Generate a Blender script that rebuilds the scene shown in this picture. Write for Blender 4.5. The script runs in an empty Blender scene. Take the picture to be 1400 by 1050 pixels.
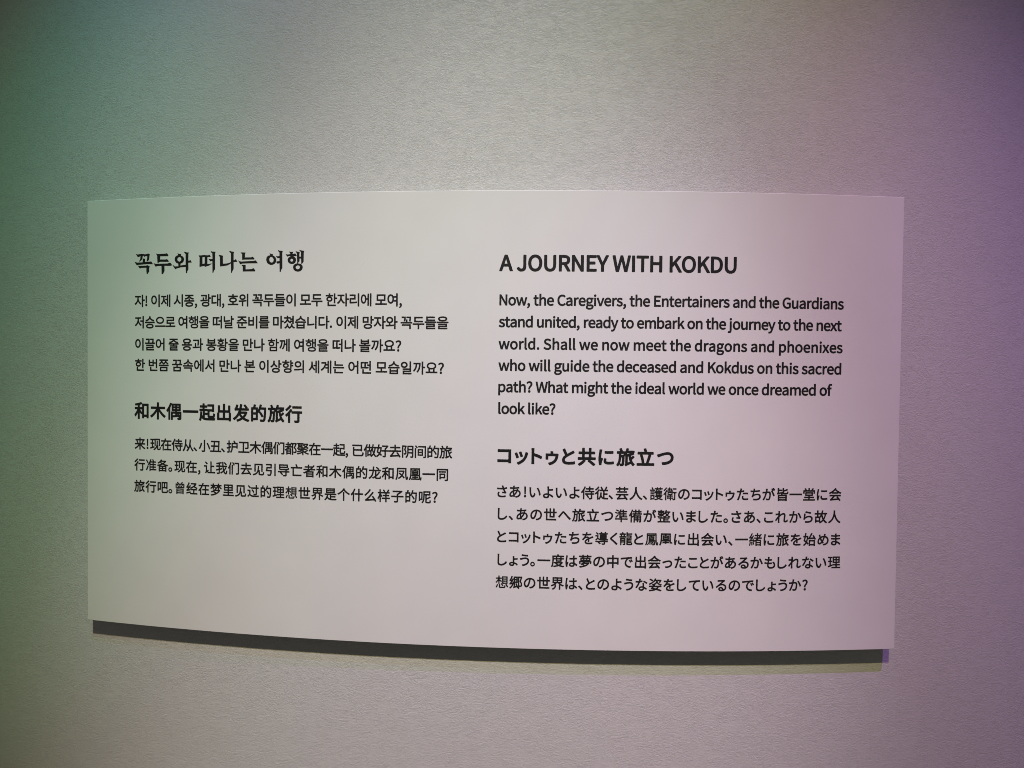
import bpy, bmesh, math
from mathutils import Vector, Matrix

# ---------------------------------------------------------------- scene, camera, light
sc = bpy.context.scene
C = sc.collection
R = 3.41469            # radius of the bowed wall, measured to the face of the panel (metres)
PW, PH = 1.12912, 0.6  # panel width along the bow, height
GAP = 0.020            # face of the panel to the wall
THICK = 0.008          # thickness of the board


def surf(s, v, out=0.0):
    """point on the bowed face: s along the bow, v up, out towards the viewer"""
    a = s / R
    return Vector(((R + out) * math.sin(a), R - (R + out) * math.cos(a), v))


def make_camera():
    cd = bpy.data.cameras.new('camera')
    cam = bpy.data.objects.new('camera', cd)
    C.objects.link(cam)
    cd.sensor_width = 36.0
    cd.lens = 36.0 * 950.0 / 1400.0
    cd.clip_start, cd.clip_end = 0.01, 100.0
    yaw, pitch, roll = -0.0651699, -0.0201523, 0.0113909
    fwd = Vector((math.sin(yaw) * math.cos(pitch), math.cos(yaw) * math.cos(pitch), math.sin(pitch)))
    rt = Vector((math.cos(yaw), -math.sin(yaw), 0))
    up = rt.cross(fwd)
    r2 = math.cos(roll) * rt + math.sin(roll) * up
    u2 = -math.sin(roll) * rt + math.cos(roll) * up
    m = Matrix((r2, u2, -fwd)).transposed().to_4x4()
    m.translation = Vector((0.108644, -0.905077, 0.0664958))
    cam.matrix_world = m
    sc.camera = cam


make_camera()

w = bpy.data.worlds.new('World')
sc.world = w
w.use_nodes = True
bg = w.node_tree.nodes['Background']
bg.inputs['Color'].default_value = (1.0, 0.94, 0.82, 1)
bg.inputs['Strength'].default_value = 0.074


def spot(name, loc, aim, half, blend, rgb, radius):
    ld = bpy.data.lights.new(name, 'SPOT')
    m = max(rgb)
    ld.color = tuple(c / m for c in rgb)
    ld.energy = m
    ld.spot_size = 2 * math.radians(half)
    ld.spot_blend = blend
    ld.shadow_soft_size = radius
    o = bpy.data.objects.new(name, ld)
    C.objects.link(o)
    o.location = loc
    d = surf(*aim) - Vector(loc)
    o.rotation_euler = d.to_track_quat('-Z', 'Y').to_euler()


# five gallery spotlights above the visitor: warm white, a narrow neutral one, cool blue, violet and green
spot('warm_spotlight', (0.233, -2.389, 2.916), (0.070, -0.110), 14.41, 1.0, (288.0, 238.0, 106.0), 0.012)
spot('neutral_spotlight', (0.233, -2.389, 3.036), (-0.042, -0.275), 9.32, 1.0, (384.0, 360.0, 380.0), 0.012)
spot('cool_spotlight', (0.5, -2.4, 4.14), (-0.088, 0.634), 8.05, 1.0, (86.0, 188.0, 366.0), 0.03)
spot('violet_spotlight', (1.022, -1.034, 1.95), (0.488, -1.309), 24.46, 1.0, (82.0, 32.0, 138.0), 0.012)
spot('green_spotlight', (0.35, -2.45, 3.596), (-0.673, 0.142), 5.61, 1.0, (66.0, 230.0, 108.0), 0.015)

sc.view_settings.view_transform = 'Standard'
sc.view_settings.look = 'None'
sc.view_settings.exposure = 0.0
sc.view_settings.gamma = 1.0
sc.cycles.filter_width = 0.95
sc.view_settings.use_curve_mapping = False


# ---------------------------------------------------------------- materials
def new_mat(name):
    m = bpy.data.materials.new(name)
    m.use_nodes = True
    return m, m.node_tree.nodes, m.node_tree.links, m.node_tree.nodes['Principled BSDF']


def wall_material():
    m, N, K, b = new_mat('embossed_wallpaper')
    uv = N.new('ShaderNodeUVMap')

    def mp(sx, sy):
        n = N.new('ShaderNodeMapping')
        n.inputs['Scale'].default_value = (sx, sy, 1)
        K.new(uv.outputs['UV'], n.inputs['Vector'])
        return n

    def noise(vec, scale, detail, rough, dist):
        n = N.new('ShaderNodeTexNoise')
        n.inputs['Scale'].default_value = scale
        n.inputs['Detail'].default_value = detail
        n.inputs['Roughness'].default_value = rough
        n.inputs['Distortion'].default_value = dist
        K.new(vec.outputs[0], n.inputs['Vector'])
        return n

    def math_node(op, a, bb):
        n = N.new('ShaderNodeMath')
        n.operation = op
        for i, v in enumerate((a, bb)):
            if isinstance(v, (int, float)):
                n.inputs[i].default_value = v
            else:
                K.new(v, n.inputs[i])
        return n.outputs[0]

    fine = noise(mp(1.0, 1.7), 230, 4, 0.6, 1.0)
    crease = noise(mp(1.0, 1.9), 110, 3, 0.6, 2.0)
    calm = noise(mp(1, 1.4), 55, 3, 0.55, 0.8)
    ridge = math_node('ABSOLUTE', math_node('SUBTRACT', crease.outputs['Fac'], 0.5), 0)
    h = math_node('ADD', math_node('MULTIPLY', fine.outputs['Fac'], 0.75), math_node('MULTIPLY', math_node('MINIMUM', ridge, 0.1), -4.0))
    depth = N.new('ShaderNodeMapRange')
    depth.inputs['From Min'].default_value = 0.38
    depth.inputs['From Max'].default_value = 0.54
    depth.inputs['To Min'].default_value = 0.5
    depth.inputs['To Max'].default_value = 1.0
    K.new(calm.outputs['Fac'], depth.inputs['Value'])
    h = math_node('MULTIPLY', h, depth.outputs['Result'])
    bump = N.new('ShaderNodeBump')
    bump.inputs['Strength'].default_value = 0.55
    bump.inputs['Distance'].default_value = 0.00115
    K.new(h, bump.inputs['Height'])
    K.new(bump.outputs['Normal'], b.inputs['Normal'])
    ramp = N.new('ShaderNodeValToRGB')
    ramp.color_ramp.elements[0].position = 0.3
    ramp.color_ramp.elements[1].position = 0.7
    ramp.color_ramp.elements[0].color = (0.52, 0.52, 0.515, 1)
    ramp.color_ramp.elements[1].color = (0.585, 0.585, 0.58, 1)
    K.new(fine.outputs['Fac'], ramp.inputs['Fac'])
    K.new(ramp.outputs['Color'], b.inputs['Base Color'])
    b.inputs['Roughness'].default_value = 0.48
    b.inputs['Specular IOR Level'].default_value = 0.42
    return m


def plain_material(name, lo, hi, scale, rough, spec, bumpy=0.0):
    m, N, K, b = new_mat(name)
    tc = N.new('ShaderNodeTexCoord')
    n = N.new('ShaderNodeTexNoise')
    n.inputs['Scale'].default_value = scale
    n.inputs['Detail'].default_value = 4
    K.new(tc.outputs['Object'], n.inputs['Vector'])
    r = N.new('ShaderNodeValToRGB')
    r.color_ramp.elements[0].position = 0.3
    r.color_ramp.elements[1].position = 0.7
    r.color_ramp.elements[0].color = (*lo, 1)
    r.color_ramp.elements[1].color = (*hi, 1)
    K.new(n.outputs['Fac'], r.inputs['Fac'])
    K.new(r.outputs['Color'], b.inputs['Base Color'])
    b.inputs['Roughness'].default_value = rough
    b.inputs['Specular IOR Level'].default_value = spec
    if bumpy:
        f = N.new('ShaderNodeTexNoise')
        f.inputs['Scale'].default_value = 700
        f.inputs['Detail'].default_value = 2
        K.new(tc.outputs['Object'], f.inputs['Vector'])
        bp = N.new('ShaderNodeBump')
        bp.inputs['Strength'].default_value = bumpy
        bp.inputs['Distance'].default_value = 0.0004
        K.new(f.outputs['Fac'], bp.inputs['Height'])
        K.new(bp.outputs['Normal'], b.inputs['Normal'])
    return m


WALL = wall_material()
BOARD = plain_material('matte_white_board', (0.655, 0.655, 0.65), (0.68, 0.68, 0.675), 14, 0.62, 0.25)
INK = plain_material('black_print', (0.010, 0.010, 0.011), (0.014, 0.014, 0.015), 60, 0.5, 0.25)


def link(name, me, mat, parent=None):
    o = bpy.data.objects.new(name, me)
    C.objects.link(o)
    if mat:
        me.materials.append(mat)
    if parent:
        o.parent = parent
        o.matrix_parent_inverse = parent.matrix_world.inverted()
    return o


# ---------------------------------------------------------------- the bowed wall
def build_wall():
    bm = bmesh.new()
    uvl = bm.loops.layers.uv.new('UVMap')
    s0, s1, v0, v1, n = -2.2, 2.2, -1.35, 1.45, 440
    back = 0.10
    rows = []
    for i in range(n + 1):
        s = s0 + (s1 - s0) * i / n
        rows.append([bm.verts.new(surf(s, v, -GAP - d)) for v, d in ((v0, 0), (v1, 0), (v1, back), (v0, back))])
    for i in range(n):
        a, b = rows[i], rows[i + 1]
        f = bm.faces.new((a[0], b[0], b[1], a[1]))
        for lp, (ss, vv) in zip(f.loops, ((i, v0), (i + 1, v0), (i + 1, v1), (i, v1))):
            lp[uvl].uv = (s0 + (s1 - s0) * ss / n, vv)
        bm.faces.new((a[1], b[1], b[2], a[2]))
        bm.faces.new((a[2], b[2], b[3], a[3]))
        bm.faces.new((a[3], b[3], b[0], a[0]))
    bm.faces.new((rows[0][0], rows[0][1], rows[0][2], rows[0][3]))
    bm.faces.new((rows[-1][3], rows[-1][2], rows[-1][1], rows[-1][0]))
    me = bpy.data.meshes.new('gallery_wall')
    bm.to_mesh(me)
    bm.free()
    o = link('gallery_wall', me, WALL)
    o['label'] = 'bowed wall in embossed grey wallpaper behind the white text panel'
    o['category'] = 'wall'
    return o


build_wall()

# ---------------------------------------------------------------- the panel
panel = bpy.data.objects.new('text_panel', None)
C.objects.link(panel)
panel.location = surf(0, -PH / 2, -GAP)
panel.empty_display_size = 0.1
panel['label'] = 'white rectangular exhibition panel with black text in four languages on a textured wall'
panel['category'] = 'sign'
bpy.context.view_layer.update()


def bowed_slab(bm, w_, z0, z1, out_front, out_back, n, bev):
    """a slab following the bow, its front rim eased by bev"""
    rings = []
    for i in range(n + 1):
        s = -w_ / 2 + w_ * i / n
        rings.append(s)
    prof = [(z0, out_back), (z0, out_front - bev), (z0 + bev, out_front), (z1 - bev, out_front), (z1, out_front - bev), (z1, out_back)]
    cols = []
    ss = [(-w_ / 2, bev)] + [(s, 0) for s in [-w_ / 2 + bev] + rings[1:-1] + [w_ / 2 - bev]] + [(w_ / 2, bev)]
    for s, drop in ss:
        cols.append([bm.verts.new(surf(s, z, (o - drop) if o > out_front - bev * 1.5 and drop and o == out_front else o)) for z, o in prof])
    for a, b in zip(cols, cols[1:]):
        for k in range(6):
            bm.faces.new((a[k], b[k], b[(k + 1) % 6], a[(k + 1) % 6]))
    bm.faces.new(list(reversed(cols[0])))
    bm.faces.new(cols[-1])


bm = bmesh.new()
bowed_slab(bm, PW, -PH / 2, PH / 2, 0.0, -THICK, 160, 0.0006)
bowed_slab(bm, PW - 0.16, -PH / 2 + 0.08, PH / 2 - 0.08, -THICK + 0.0005, -GAP - 0.0005, 32, 0.0004)  # spacer that carries the board off the wall
bmesh.ops.recalc_face_normals(bm, faces=bm.faces)
me = bpy.data.meshes.new('board')
bm.to_mesh(me)
bm.free()
link('board', me, BOARD, panel)

# ---------------------------------------------------------------- the printing
# letter outlines by stroke weight, contours split by |
GLYPHS = {
 0.021: {
'!': '80-17 17 3 14 9 10 16 3 16-3 19-10 15-14 9-16 4-16-4-15-9-10-14-3-18 3-18 9-14 14-11|60 101 39-1 5 3 3 6 7 266-3 7-6 3-48 0-6-2-3-6 6-266 2-6',
',': '36-106 6 2 18 8 14 10 14 12 12 14 8 14 8 18 4 18 1 18-3 26-4 12-12 16-18 10-20 1-16-5-12-12-8-16 0-18 4-12 10-12 12-6 10-4-2-8-8-14-13-14-21-12-4-6 0-6 12-28 4-4',
'.': '68-17 18 3 14 9 10 16 3 16-3 19-10 15-14 9-16 4-18-4-13-9-9-14-4-18 3-18 9-15 14-10',
'?': '110-17 17 3 14 9 10 15 3 17-3 20-10 14-14 9-16 4-18-4-13-9-9-14-3-18 2-18 9-14 14-11|84 101 45-1 8 3 3 6 2 28 6 20 12 20 31 40 14 21 12 27 4 26-1 22-6 20-9 17-13 15-15 11-18 9-20 5-22 2-16-2-30-7-26-13-10-8-20-19-4-6 1-6 2-4 26-24 5-2 8 1 22 20 14 6 16 4 18 0 14-6 7-5 8-14 4-18-4-18-8-16-45-60-13-26-8-28 0-32 2-4',
'、': '136-38 6 2 36 30 3 6-1 6-57 62-57 52-6 2-6 0-36-32-2-4 0-6 60-56 54-60',
'。': '96-41 18 1 16 6 16 8 12 10 11 13 8 14 5 18 2 16-2 18-4 16-10 16-10 13-12 9-16 9-16 5-18 1-16-1-18-5-14-8-12-11-10-12-9-16-5-16-2-18 2-16 6-18 8-14 10-12 12-11 14-8 18-6|90 7-8 2-14 9-8 13-2 16 2 14 8 12 14 10 14 3 16-4 14-9 8-12 3-16-3-14-10-14-12-8-16-3',
'一': '21 164 461 0 6 4 2 4 0 44-2 7-8 3-458 0-8-4-2-6 0-44 4-6',
'丑': '22-36 456 0 8 4 2 6 0 38-2 6-3 2-5 2-80 0 12 170 8 194-1 6-3 4-8 2-350 0-8-2-2-8 0-38 0-4 4-4 6-2 108 0 2-2-8-118-92 0-6-4-4-6 0-40 2-4 4-4 90-2-16-138-118-1-4-3-2-6 0-38 2-6|198 22 0 2 14 136 136 0-10-138|218 220-1 2 9 118 128 0 2-2-5-118',
'世': '98-18 363 0 4 1 5 3 2 6 0 38-4 6-5 4-314 0-1 2 0 204 1 2 66 0 2 0 1-2 0-146 1-4 4-5 6-1 172 0 4 0 4 4 2 6 0 147 2 1 62 0 6 2 3 4 2 4 0 36-3 8-6 4-66 0 0 106-4 8-6 2-40 0-6-2-3-4-1-108 0-2-2 0-73 0 0 112-2 6-5 4-42 0-5-2-3-4-2-116-69 0 0 100-2 6-3 4-6 1-40 0-7-5-2-6 0-100-63 0-6-2-4-8 0-38 2-6 6-4 62 0 2 0 1-2 0-254 3-7|277 146 0 102 72 0 2-2 0-100-2-1',
'个': '229-50 42 0 6 4 3 6 0 312-3 8-6 4-42 0-7-4-2-6 0-314 2-6|44 178 7 2 56 31 56 40 51 45 37 41 42-45 52-44 52-37 56-33 6 0 6 4 13 18 15 16 2 6-4 8-59 32-26 16-53 40-48 44-19 22 10 18 0 6-2 4-37 18-6 1-6-3-21-32-24-30-26-26-28-26-32-24-33-22-71-38-3-6 2-7 15-17 13-18',
'么': '437-44 5 0 38 22 4 6 0 6-24 42-31 48-35 48-35 44-5 3-8-1-34-17-4-3-1-6 2-6 35-46 23-32-1-1-204-17-2 2 37 34 61 62 60 70 61 78 1 8-4 4-44 22-6-1-4-3-60-80-90-102-45-44-35-32-26-20-21-10-4-6 0-6 17-40 4-4 4-2 42 7 294 25 28-48|58 170 7 2 27 22 57 52 53 58 46 60 20 30 2 8-3 6-43 16-6 0-4-2-38-56-45-54-53-52-56-46-2-6 2-7 30-29',
'亡': '99-20 343 0 8 2 3 8 0 40-3 6-6 2-292 0-2 2 0 226 4 2 322 0 6 4 2 6 0 38-4 6-6 3-168 0-21 53-25 48-4 4-6 1-42-13-4-4-2-4 1-6 23-48 11-30-209-1-6-2-3-3-1-6 0-36 4-8 6-2 60 0 2-2 0-276 2-6',
'什': '302-50 42 0 6 2 2 6 2 242 124 0 8 4 2 6 0 38-2 6-4 2-128 2-1 158-3 6-6 4-42 0-6-4-2-4-1-158-1-2-128 0-8-4-3-6 1-40 2-5 4-3 132 0 1-2 0-238 3-7|90-48 44-1 4 3 4 6 0 340 26 50 23 58-1 4-4 4-38 12-6 0-6-4-25-58-31-54-33-48-37-42-2-4 0-6 22-38 4-4 6-2 8 4 36 42 0-252 2-6',
'从': '56-50 4 1 4 3 19 24 17 26 14 28 12 30 21 64 9 45 2 2 28-41 34-58 4-2 6 0 16 12-8-16-26-38-34-34-3-6 1-6 2-4 38-26 8-2 6 4 36 40 18 26 14 24 24 54 10 32 10-26 26-54 15-26 19-26 20-22 22-20 6-2 8 2 16 20 14 16 2 6-2 6-29 24-21 24-21 30-17 30-14 32-12 35-16 63 9 76 7 86-2 6-2 4-6 2-42 2-6-2-3-6-5-72-8-64-9-60-13-56-16-42-16 28-23 36-53 70 7 72 5 86-4 5-6 3-42 2-4-2-4-4-2-6-8-130-8-60-11-56-14-50-17-44-22-40-28-35-2-5 1-6 3-4 36-26',
'们': '168-50 40 0 6 4 2 6 0 360-2 6-8 4-38 0-6-4-4-6 0-360 4-8|68-48 6-2 36 0 6 3 3 7 0 338 21 52 18 58-2 6-4 3-38 11-6-2-5-4-19-58-22-54-24-50-28-41-2-5 0-6 12-18 8-20 6-5 6-1 6 3 16 25 0-2 0-230 2-4|356-48 64 0 24 6 14 8 9 14 4 20 1 402-2 6-6 4-176 0-7-2-4-6 0-38 3-6 4-2 128-1 1-1-1-348-64 0-8-4-2-4 0-6 8-18 4-18|245 296 9 0 32 19 3 5 1 6-28 50-34 50-4 3-6 1-34-18-4-4 0-6 34-54 26-48',
'侍': '80-50 38 0 6 4 2 4 1 336 28 52 25 60-2 6-4 5-38 11-6 0-6-6-24-56-30-54-32-46-36-42-2-4 0-6 22-38 4-4 4-1 8 3 32 36 0-2 0-248 4-6|302-50 42 1 30 2 16 4 14 8 8 9 5 16 1 130 2 2 60 0 6 4 2 6 0 34-2 8-8 4-58 0-2 2 0 30 2 2 62 0 6 3 4 7 0 36-4 6-6 4-137 0 1 42 108 0 6 2 4 4 0 4 0 34-1 6-3 4-6 2-108 0-1 52-3 6-6 4-40 0-7-4-3-6 0-52-104 0-6-2-4-6 0-38 4-8 6-2 104 0 0-42-136 0-6-3-4-7 1-38 3-4 6-4 208 0 0-34-200 0-8-4-3-6 0-38 5-6 6-2 50 0 2-2-20-11-2-5 0-6 36-48 14-22 11-22 7-4 6 1 36 20 3 3 1 6-2 6-26 42-33 40 1 2 114 0 2-2 0-112-4-1-66 1-6-4-2-4 0-6 8-20 5-18 3-4',
'做': '292-51 8 3 26 18 24 21 34 39 8-13 18-24 22-22 26-21 6 0 6 3 25 32 1 6-2 4-27 22-20 20-18 24-13 22 16 40 16 50 11 56 7 50 16 1 6 3 2 4 0 40-4 4-6 3-102 0-2 1 16 76 0 6-2 4-6 3-36 6-6-1-4-6-10-60-10-36-2 0-3 4-5 2-56 0 0 82-4 7-6 3-38 0-4-2-4-4-2-86-60 0 27 72 0 6-3 5-4 2-36 10-6-1-6-6-20-56-26-55-28-47-31-42-3-6 2-6 20-38 6-5 6 0 4 2 28 38 1-1 1-248 2-5 6-2 36 0 8 2 4 7 0 346 2 7 2-3 0-22 2-4 4-4 63-2-1-73-46 0-6-3-3-6 1-216 2-5 6-2 40 1 4 4 2 4 0 24 82-1 1-1-17-12 0-8 1-4 24-26|308 27 0 2 0 138 0 2 6 4 10 17 2-1 8-38 11-36 11-30-16-24-20-24|194 59 0 2 0 88 58 1 0-91|386 156-16 67-8 56 48 1-3-35-7-42|252 204 0 73 50 1-6-23-23-42-1-8-2-1',
'偶': '79-50 38 0 6 4 2 4 0 334 27 54 24 60-1 6-4 4-38 11-5-1-4-4-23-56-29-54-31-48-36-44 1-6 22-38 5-4 4 0 5 2 27 34 1-2 1-248 2-4|372-50 49 1 26 3 18 8 11 18 2 20 0 170-1 6-4 4-4 0-129 0 0 20 3 2 106 0 4 0 3 4 1 194-4 4-4 1-267-1-4-4-2-4 2-190 3-4 4 0 102 0 2-2 0-18-1-2-1 0-126 0-7-4-2-6 1-214 4-4 6-1 36 0 4 1 3 4 1 96 5-24 4-4 5-1 164 18 12-31 4-2 4 0 20 6-1-14-63 0-6-2-3-6 0-4 8-16 4-16 3-4|425 61-7 15-28 52 1 1 35-1|207 72 0 57 82-1-1-48-75-6|341 86 0 43 33-1-19-6-4-6 1-6 12-22|231 249-1 1 0 28 1 2 56 0 2-2 0-28-2-1|341 250 0 30 62 0 0-30|231 327-1 1 0 26 1 4 58-2 0-28-2-1|341 328 0 29 63-1-1-28',
'准': '182-49 35 0 6 1 3 7 0 26 3 1 248 0 6 2 3 5 0 38-2 4-3 3-113 1 1 49 88 1 6 3 2 7 0 34-2 4-4 3-90 0 0 48 88 0 6 3 3 8 0 32-2 4-4 4-91 1 0 48 102 2 3 3 2 4 0 36-3 5-6 2-84 0 1 9-13 26-28 46-6 5-6-2-31-13-6-6 1-6 21-36 10-22-3-1-82 0 11 25 14 38 0 6-2 4-5 3-34 8-8-2-3-3-22-56-27-53-31-47-38-44 0-4 3-5 28-27 6-2 6 2 35 40 0-262 1-6|59-25 6 0 6 6 37 80 35 88-1 6-2 4-37 19-6 0-5-5-38-90-39-80 1-6 3-3|227 38 0 50 86 1 0-51|227 140 0 48 84 0 3-1-1-47|227 240 0 48 86 1 0-49|87 261 8-1 36 20 3 3 2 6-33 58-39 56-3 3-6 1-36-17-3-3-1-6 40-62 29-54',
'凤': '49-52 5 0 4 4 20 38 16 40 10 40 8 40 9 84 2 72 0 82 1 2 2 0 248 0 2-142 2-68 4-58 8-52 12-38 19-28 23-9 4-1 12 3 8 4 8 9 11 26 7 60-2 6-24 28-4 2-6 0-4-2-4-6-2-46-2 0-2 6-5 38-6 110-1 204-1 4-3 4-6 2-346 0-4 0-5-4-3-6 0-162-4-72-4-36-8-38-9-36-13-34-18-34 0-4 0-4 4-4 18-11 14-11|138-14 6 2 33 18 33 24 32 28 20 22 30-33 30-39 4-2 6-2 4 2 30 30 2 6-2 6-32 40-37 38-1 2 17 28 19 40 16 44 12 48 0 6-4 4-30 10-178-1-4-1-5-4-1-6 0-36 2-4 4-4 146 0 2-2-16-42-14-28-8-13-32 28-44 35-6 0-4-2-27-26-1-6 2-6 44-36 34-34-20-22-26-24-30-22-32-16-4-4-2-6 2-6 12-14 10-16',
'凰': '47-50 5 0 6 6 18 36 14 38 12 42 7 38 3 32 2-26 2-5 4-3 98 0 2-2 0-12-2-2-78 0-6-1-5-7 0-30 3-8 6-3 80 0 2-1 0-16-2-2-122-1-4-3-2-6 0-34 4-8 6-1 296 0 4 1 4 4 2 10 16-22 22-10 16 2 12 7 7 9 9 22 7 60-2 6-24 28-5 2-6 0-4-2-3-6-2-46-3 7-4 39-6 110 0 202-4 8-8 2-350 0-8-2-2-8-1-160-4-70-5-38-6-36-10-36-14-35-18-37 1-4 3-6 16-8 16-13|278 24-1 2 0 16 1 1 84 0 6 4 3 7 0 30-5 6-6 2-82 0-1 2 0 12 1 2 96 0 4 1 4 5 2-4 2-30 8-56|114 150 0 4 4 40 2 156 100 0-8-21-72 0-5-3-3-4 0-146 4-8 6-3 214 0 8 3 4 8 0 142-2 6-4 4-4 1-84 1 10 20 94 0 4-192-2-4-8 4-248 0-6-2|186 214 0 10 2 0 124 0 0-10-2-2-122 0|186 272 0 10 2 0 122 0 2 0 0-2 0-8-2-2',
'卫': '25-32 451 0 8 4 2 6 0 40-2 4-6 4-216 0-3 2 0 306 3 2 122 0 2-2 0-160-2-2-84 0-8-4-2-8 10-20 6-20 6-4 62 0 34 4 16 5 11 9 8 14 3 14 0 222-4 8-6 2-378 0-8-3-3-7 0-38 2-6 5-4 142 0 2-2 0-306-2-2-173 0-5-4-2-4 0-40 2-6',
'去': '416-46 6 2 38 20 4 6-2 6-22 38-28 42-34 44-34 39-5 3-7 0-34-16-5-6-1-6 2-4 36-42 20-28-2-1-201-15 40 50 51 76 238 0 7 2 3 6 0 40-3 6-5 4-198 0 0 72 162 2 4 2 3 6 0 40-3 6-8 4-158 0 0 70-4 6-8 3-40 0-6-5-2-6 0-66-2-2-152 0-8-2-4-8 0-40 4-6 4-2 156 0 2-4 0-68-2-2-192 0-4-2-4-4-2-6 0-38 2-4 4-4 143-2-27-42-35-48-29-34-12-9-9-5-3-3 0-9 14-40 4-2 6-2 20 6 44 5 248 20 22-39',
'同': '43-52 41 1 5 3 2 6 0 388 3 2 314 0 2-2-2-340-70 0-7-4-3-8 10-20 5-20 7-4 66 1 24 5 14 8 10 18 4 24 0 388-4 8-8 2-410 0-6 0-4-4-2-8 0-434 2-6|144 16 6-1 34 0 6 1 4 4 0 4 2 28 156 0 6 2 4 8 0 158-4 8-8 4-200 0-8-4-3-8 0-194 1-6|196 104-2 2 0 70 2 2 108 0 2-2-2-72|118 264 6-1 256 0 6 3 2 4 0 38-4 6-6 2-256 0-6-4-2-6 0-34 0-4',
'吧': '389-41 41 1 16 4 16 8 10 10 10 15 6 18 6 46-2 6-4 3-19 7-17 9-6 0-4-2-4-7-6-46-6-12-4-2-14-2-116 0-18 1-8 4-2 11 0 114 2 1 148 0 2-1 0-22 2-5 4-2 42-2 8 5 2 6 0 266-6 5-6 2-250-1-4-4-2-6 0-348 1-20 3-19 6-13 10-12 10-7 16-6 18-2|36 35 38-1 6 3 4 6 0 39 88 0 6 2 4 5 1 284-3 6-4 3-138 1-5-2-3-4-2-6 0-326 2-6|84 138 0 187 0 2 2 0 38 0 2-2 0-186|264 202 0 1 0 138 46 1 1-139-3-1|366 203 0 138 48 1 2-3 0-136-4-1-44 0',
'呢': '170-46 5 0 4 4 23 30 16 32 12 34 10 36 6 36 3 34 2 84 2 3 23-1-4-8 0-232 7-26 7-10 11-8 14-4 28-2 96 0 16 5 11 7 9 12 7 14 4 16 4 48-5 6-18 7-18 10-8-2-4-5-4-50-1-6-5-6-6-2-84 2-2 0-3 6 1 77 72 34 38 21 34 22 4 6 0 6-3 4-29 27-8 3-4-2-26-20-28-18-48-24-3 0 0 84-2 8 131 1 5 1 4 4 2 6 0 138-1 4-4 5-6 2-250 0-6-1-4-4-1-6-1-200-5-60-4-30-8-32-11-30-15-28-19-26-2-4 1-6 3-4 30-20|32 34 37 0 7 2 4 6 1 30 82 0 6 3 3 5 1 294-2 6-4 4-4 0-128 0-6-2-3-4-1-334 2-6|81 130-1 2 0 194 3 2 34 0 2-4 0-192-2-2|253 302-1 2 0 46 1 2 158 0 0-48 0-2-2 0',
'和': '122-50 40 0 6 4 2 4 1 184 1 4 40-56 6-4 6 0 5 2 25 36 1-142 1-5 4-4 4-1 38 0 6 2 4 6 0 32 2 1 88 0 1-29 1-4 4-4 4 0 40 0 4 1 4 3 2 6 0 386 0 4-4 5-8 3-184 0-6-1-4-4-1-5-1-94-6 2-76 0-1 2 1 70 36 10 38 12 6 2 2 4 0 6-2 4-28 32-8 2-38-14-48-11-102-17-6-4-2-4 0-6 11-32 5-4 6-1 70 10 1-59-1-2-88 0-5-2-3-4-2-40 2-4 2-4 6-2 70 0 2 0 2-2-14-30-24-46-28-42-28-34-1-8 23-40 6-2 6 1 29 33 23 36 22 42 1-174 2-6|312 70 0 256 90 1 1-257|254 130 0 2-80 92 0 2 74 0 7 2',
'在': '96-48 40 0 4 2 4 6 0 240 32 48 24 46 2 2 268 0 6 3 4 7 0 38-4 6-8 3-242 0 0 3 18 52 0 6-6 6-44 10-6-2-2-4-13-40-13-31-130 0-6-3-3-6 0-38 1-5 4-4 6-1 102 0-16-30-32-44-34-38-41-34-3-6 2-6 19-34 3-4 4-2 8 2 40 33 2-1 0-170 2-7|166-38 302 0 6 1 4 5 2 40-3 6-5 3-124 1-1 2 0 118 107 2 4 3 2 5 0 36-3 8-7 2-102 0-1 2 0 86-1 4-4 4-6 1-38 0-4-1-4-4-2-6 0-84-2-2-100 0-4 0-4-4-2-6 0-36 2-6 4-2 106-2 0-118-2-2-124-2-4-2-2-6 0-36 2-7',
'备': '84-49 42 0 6 4 1 10 1 2 2 0 226 0 2-2 0-6 2-4 6-3 42 0 6 3 2 6 0 214 2 1 38-6 6 2 26 37 1 8-3 4-4 1-52 8-52 10-46 12-26 9-1 2 17 11 31 25 29 28 24 32 1 6-3 5-26 17-4 1-10-2-152 0 15 23 1 6-2 4-6 3-44 8-5-3-23-33-31-33-41-32-52-30-1-6 1-4 16-14 12-15 4-2 6 0 40 24 30 21 28-25 22-15 0-2-28-11-48-14-50-11-48-9-4-1-4-4 1-8 9-16 8-19 4-4 6-1 40 8 2-2 0-210 2-5|134 18 0 38 86-1 0-37|278 18 0 38 86-1 0-36-2-1|134 104 0 32 84 0 3-1-1-31|278 104 0 31 2 1 82 0 2-1 0-30-2-1|146 189 54 19 50 20 46-19 68-20-6-1-208 0|248 289-40 24-20 16-4 4 0 1 130 1 4-2-24-18-44-27',
'好': '268-50 38 0 30 2 22 8 16 14 4 14 2 16 0 156 0 2 100 0 6 2 4 4 0 40-2 6-4 3-102 1-2 2 0 32 48 50 24 30 22 30 2 4-2 6-4 4-30 20-12-2-196-2-4-4-2-6 0-34 2-6 4-3 151-1-22-28-40-40-1-50-2-2-108-1 14 95-2 6-6 5-26 7-10-2-56 0-1 2 15 86-1 6-3 4-6 2-42 2-4-3-2-5-14-92-4-2-42 0-6-2-4-8 0-36 2-6 6-4 36 0-14-60-18-64 0-6 4-4 40-29 32-25-14-22-22-24-28-22-28-17-3-5 0-6 25-34 6-4 6 1 32 21 28 22 26 28 16 22 20-20 24-28 8-2 6 4 26 32 2 4 0 6-27 32-28 26 16 40 13 45 3-15 3-4 4-2 106 0 2-2 0-152-2-2-64 0-4-1-4-3-2-8 14-38 4-4|124 136-38 30 25 104 1 2 48 0 2-2-6-32-9-42-11-38-10-22',
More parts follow.
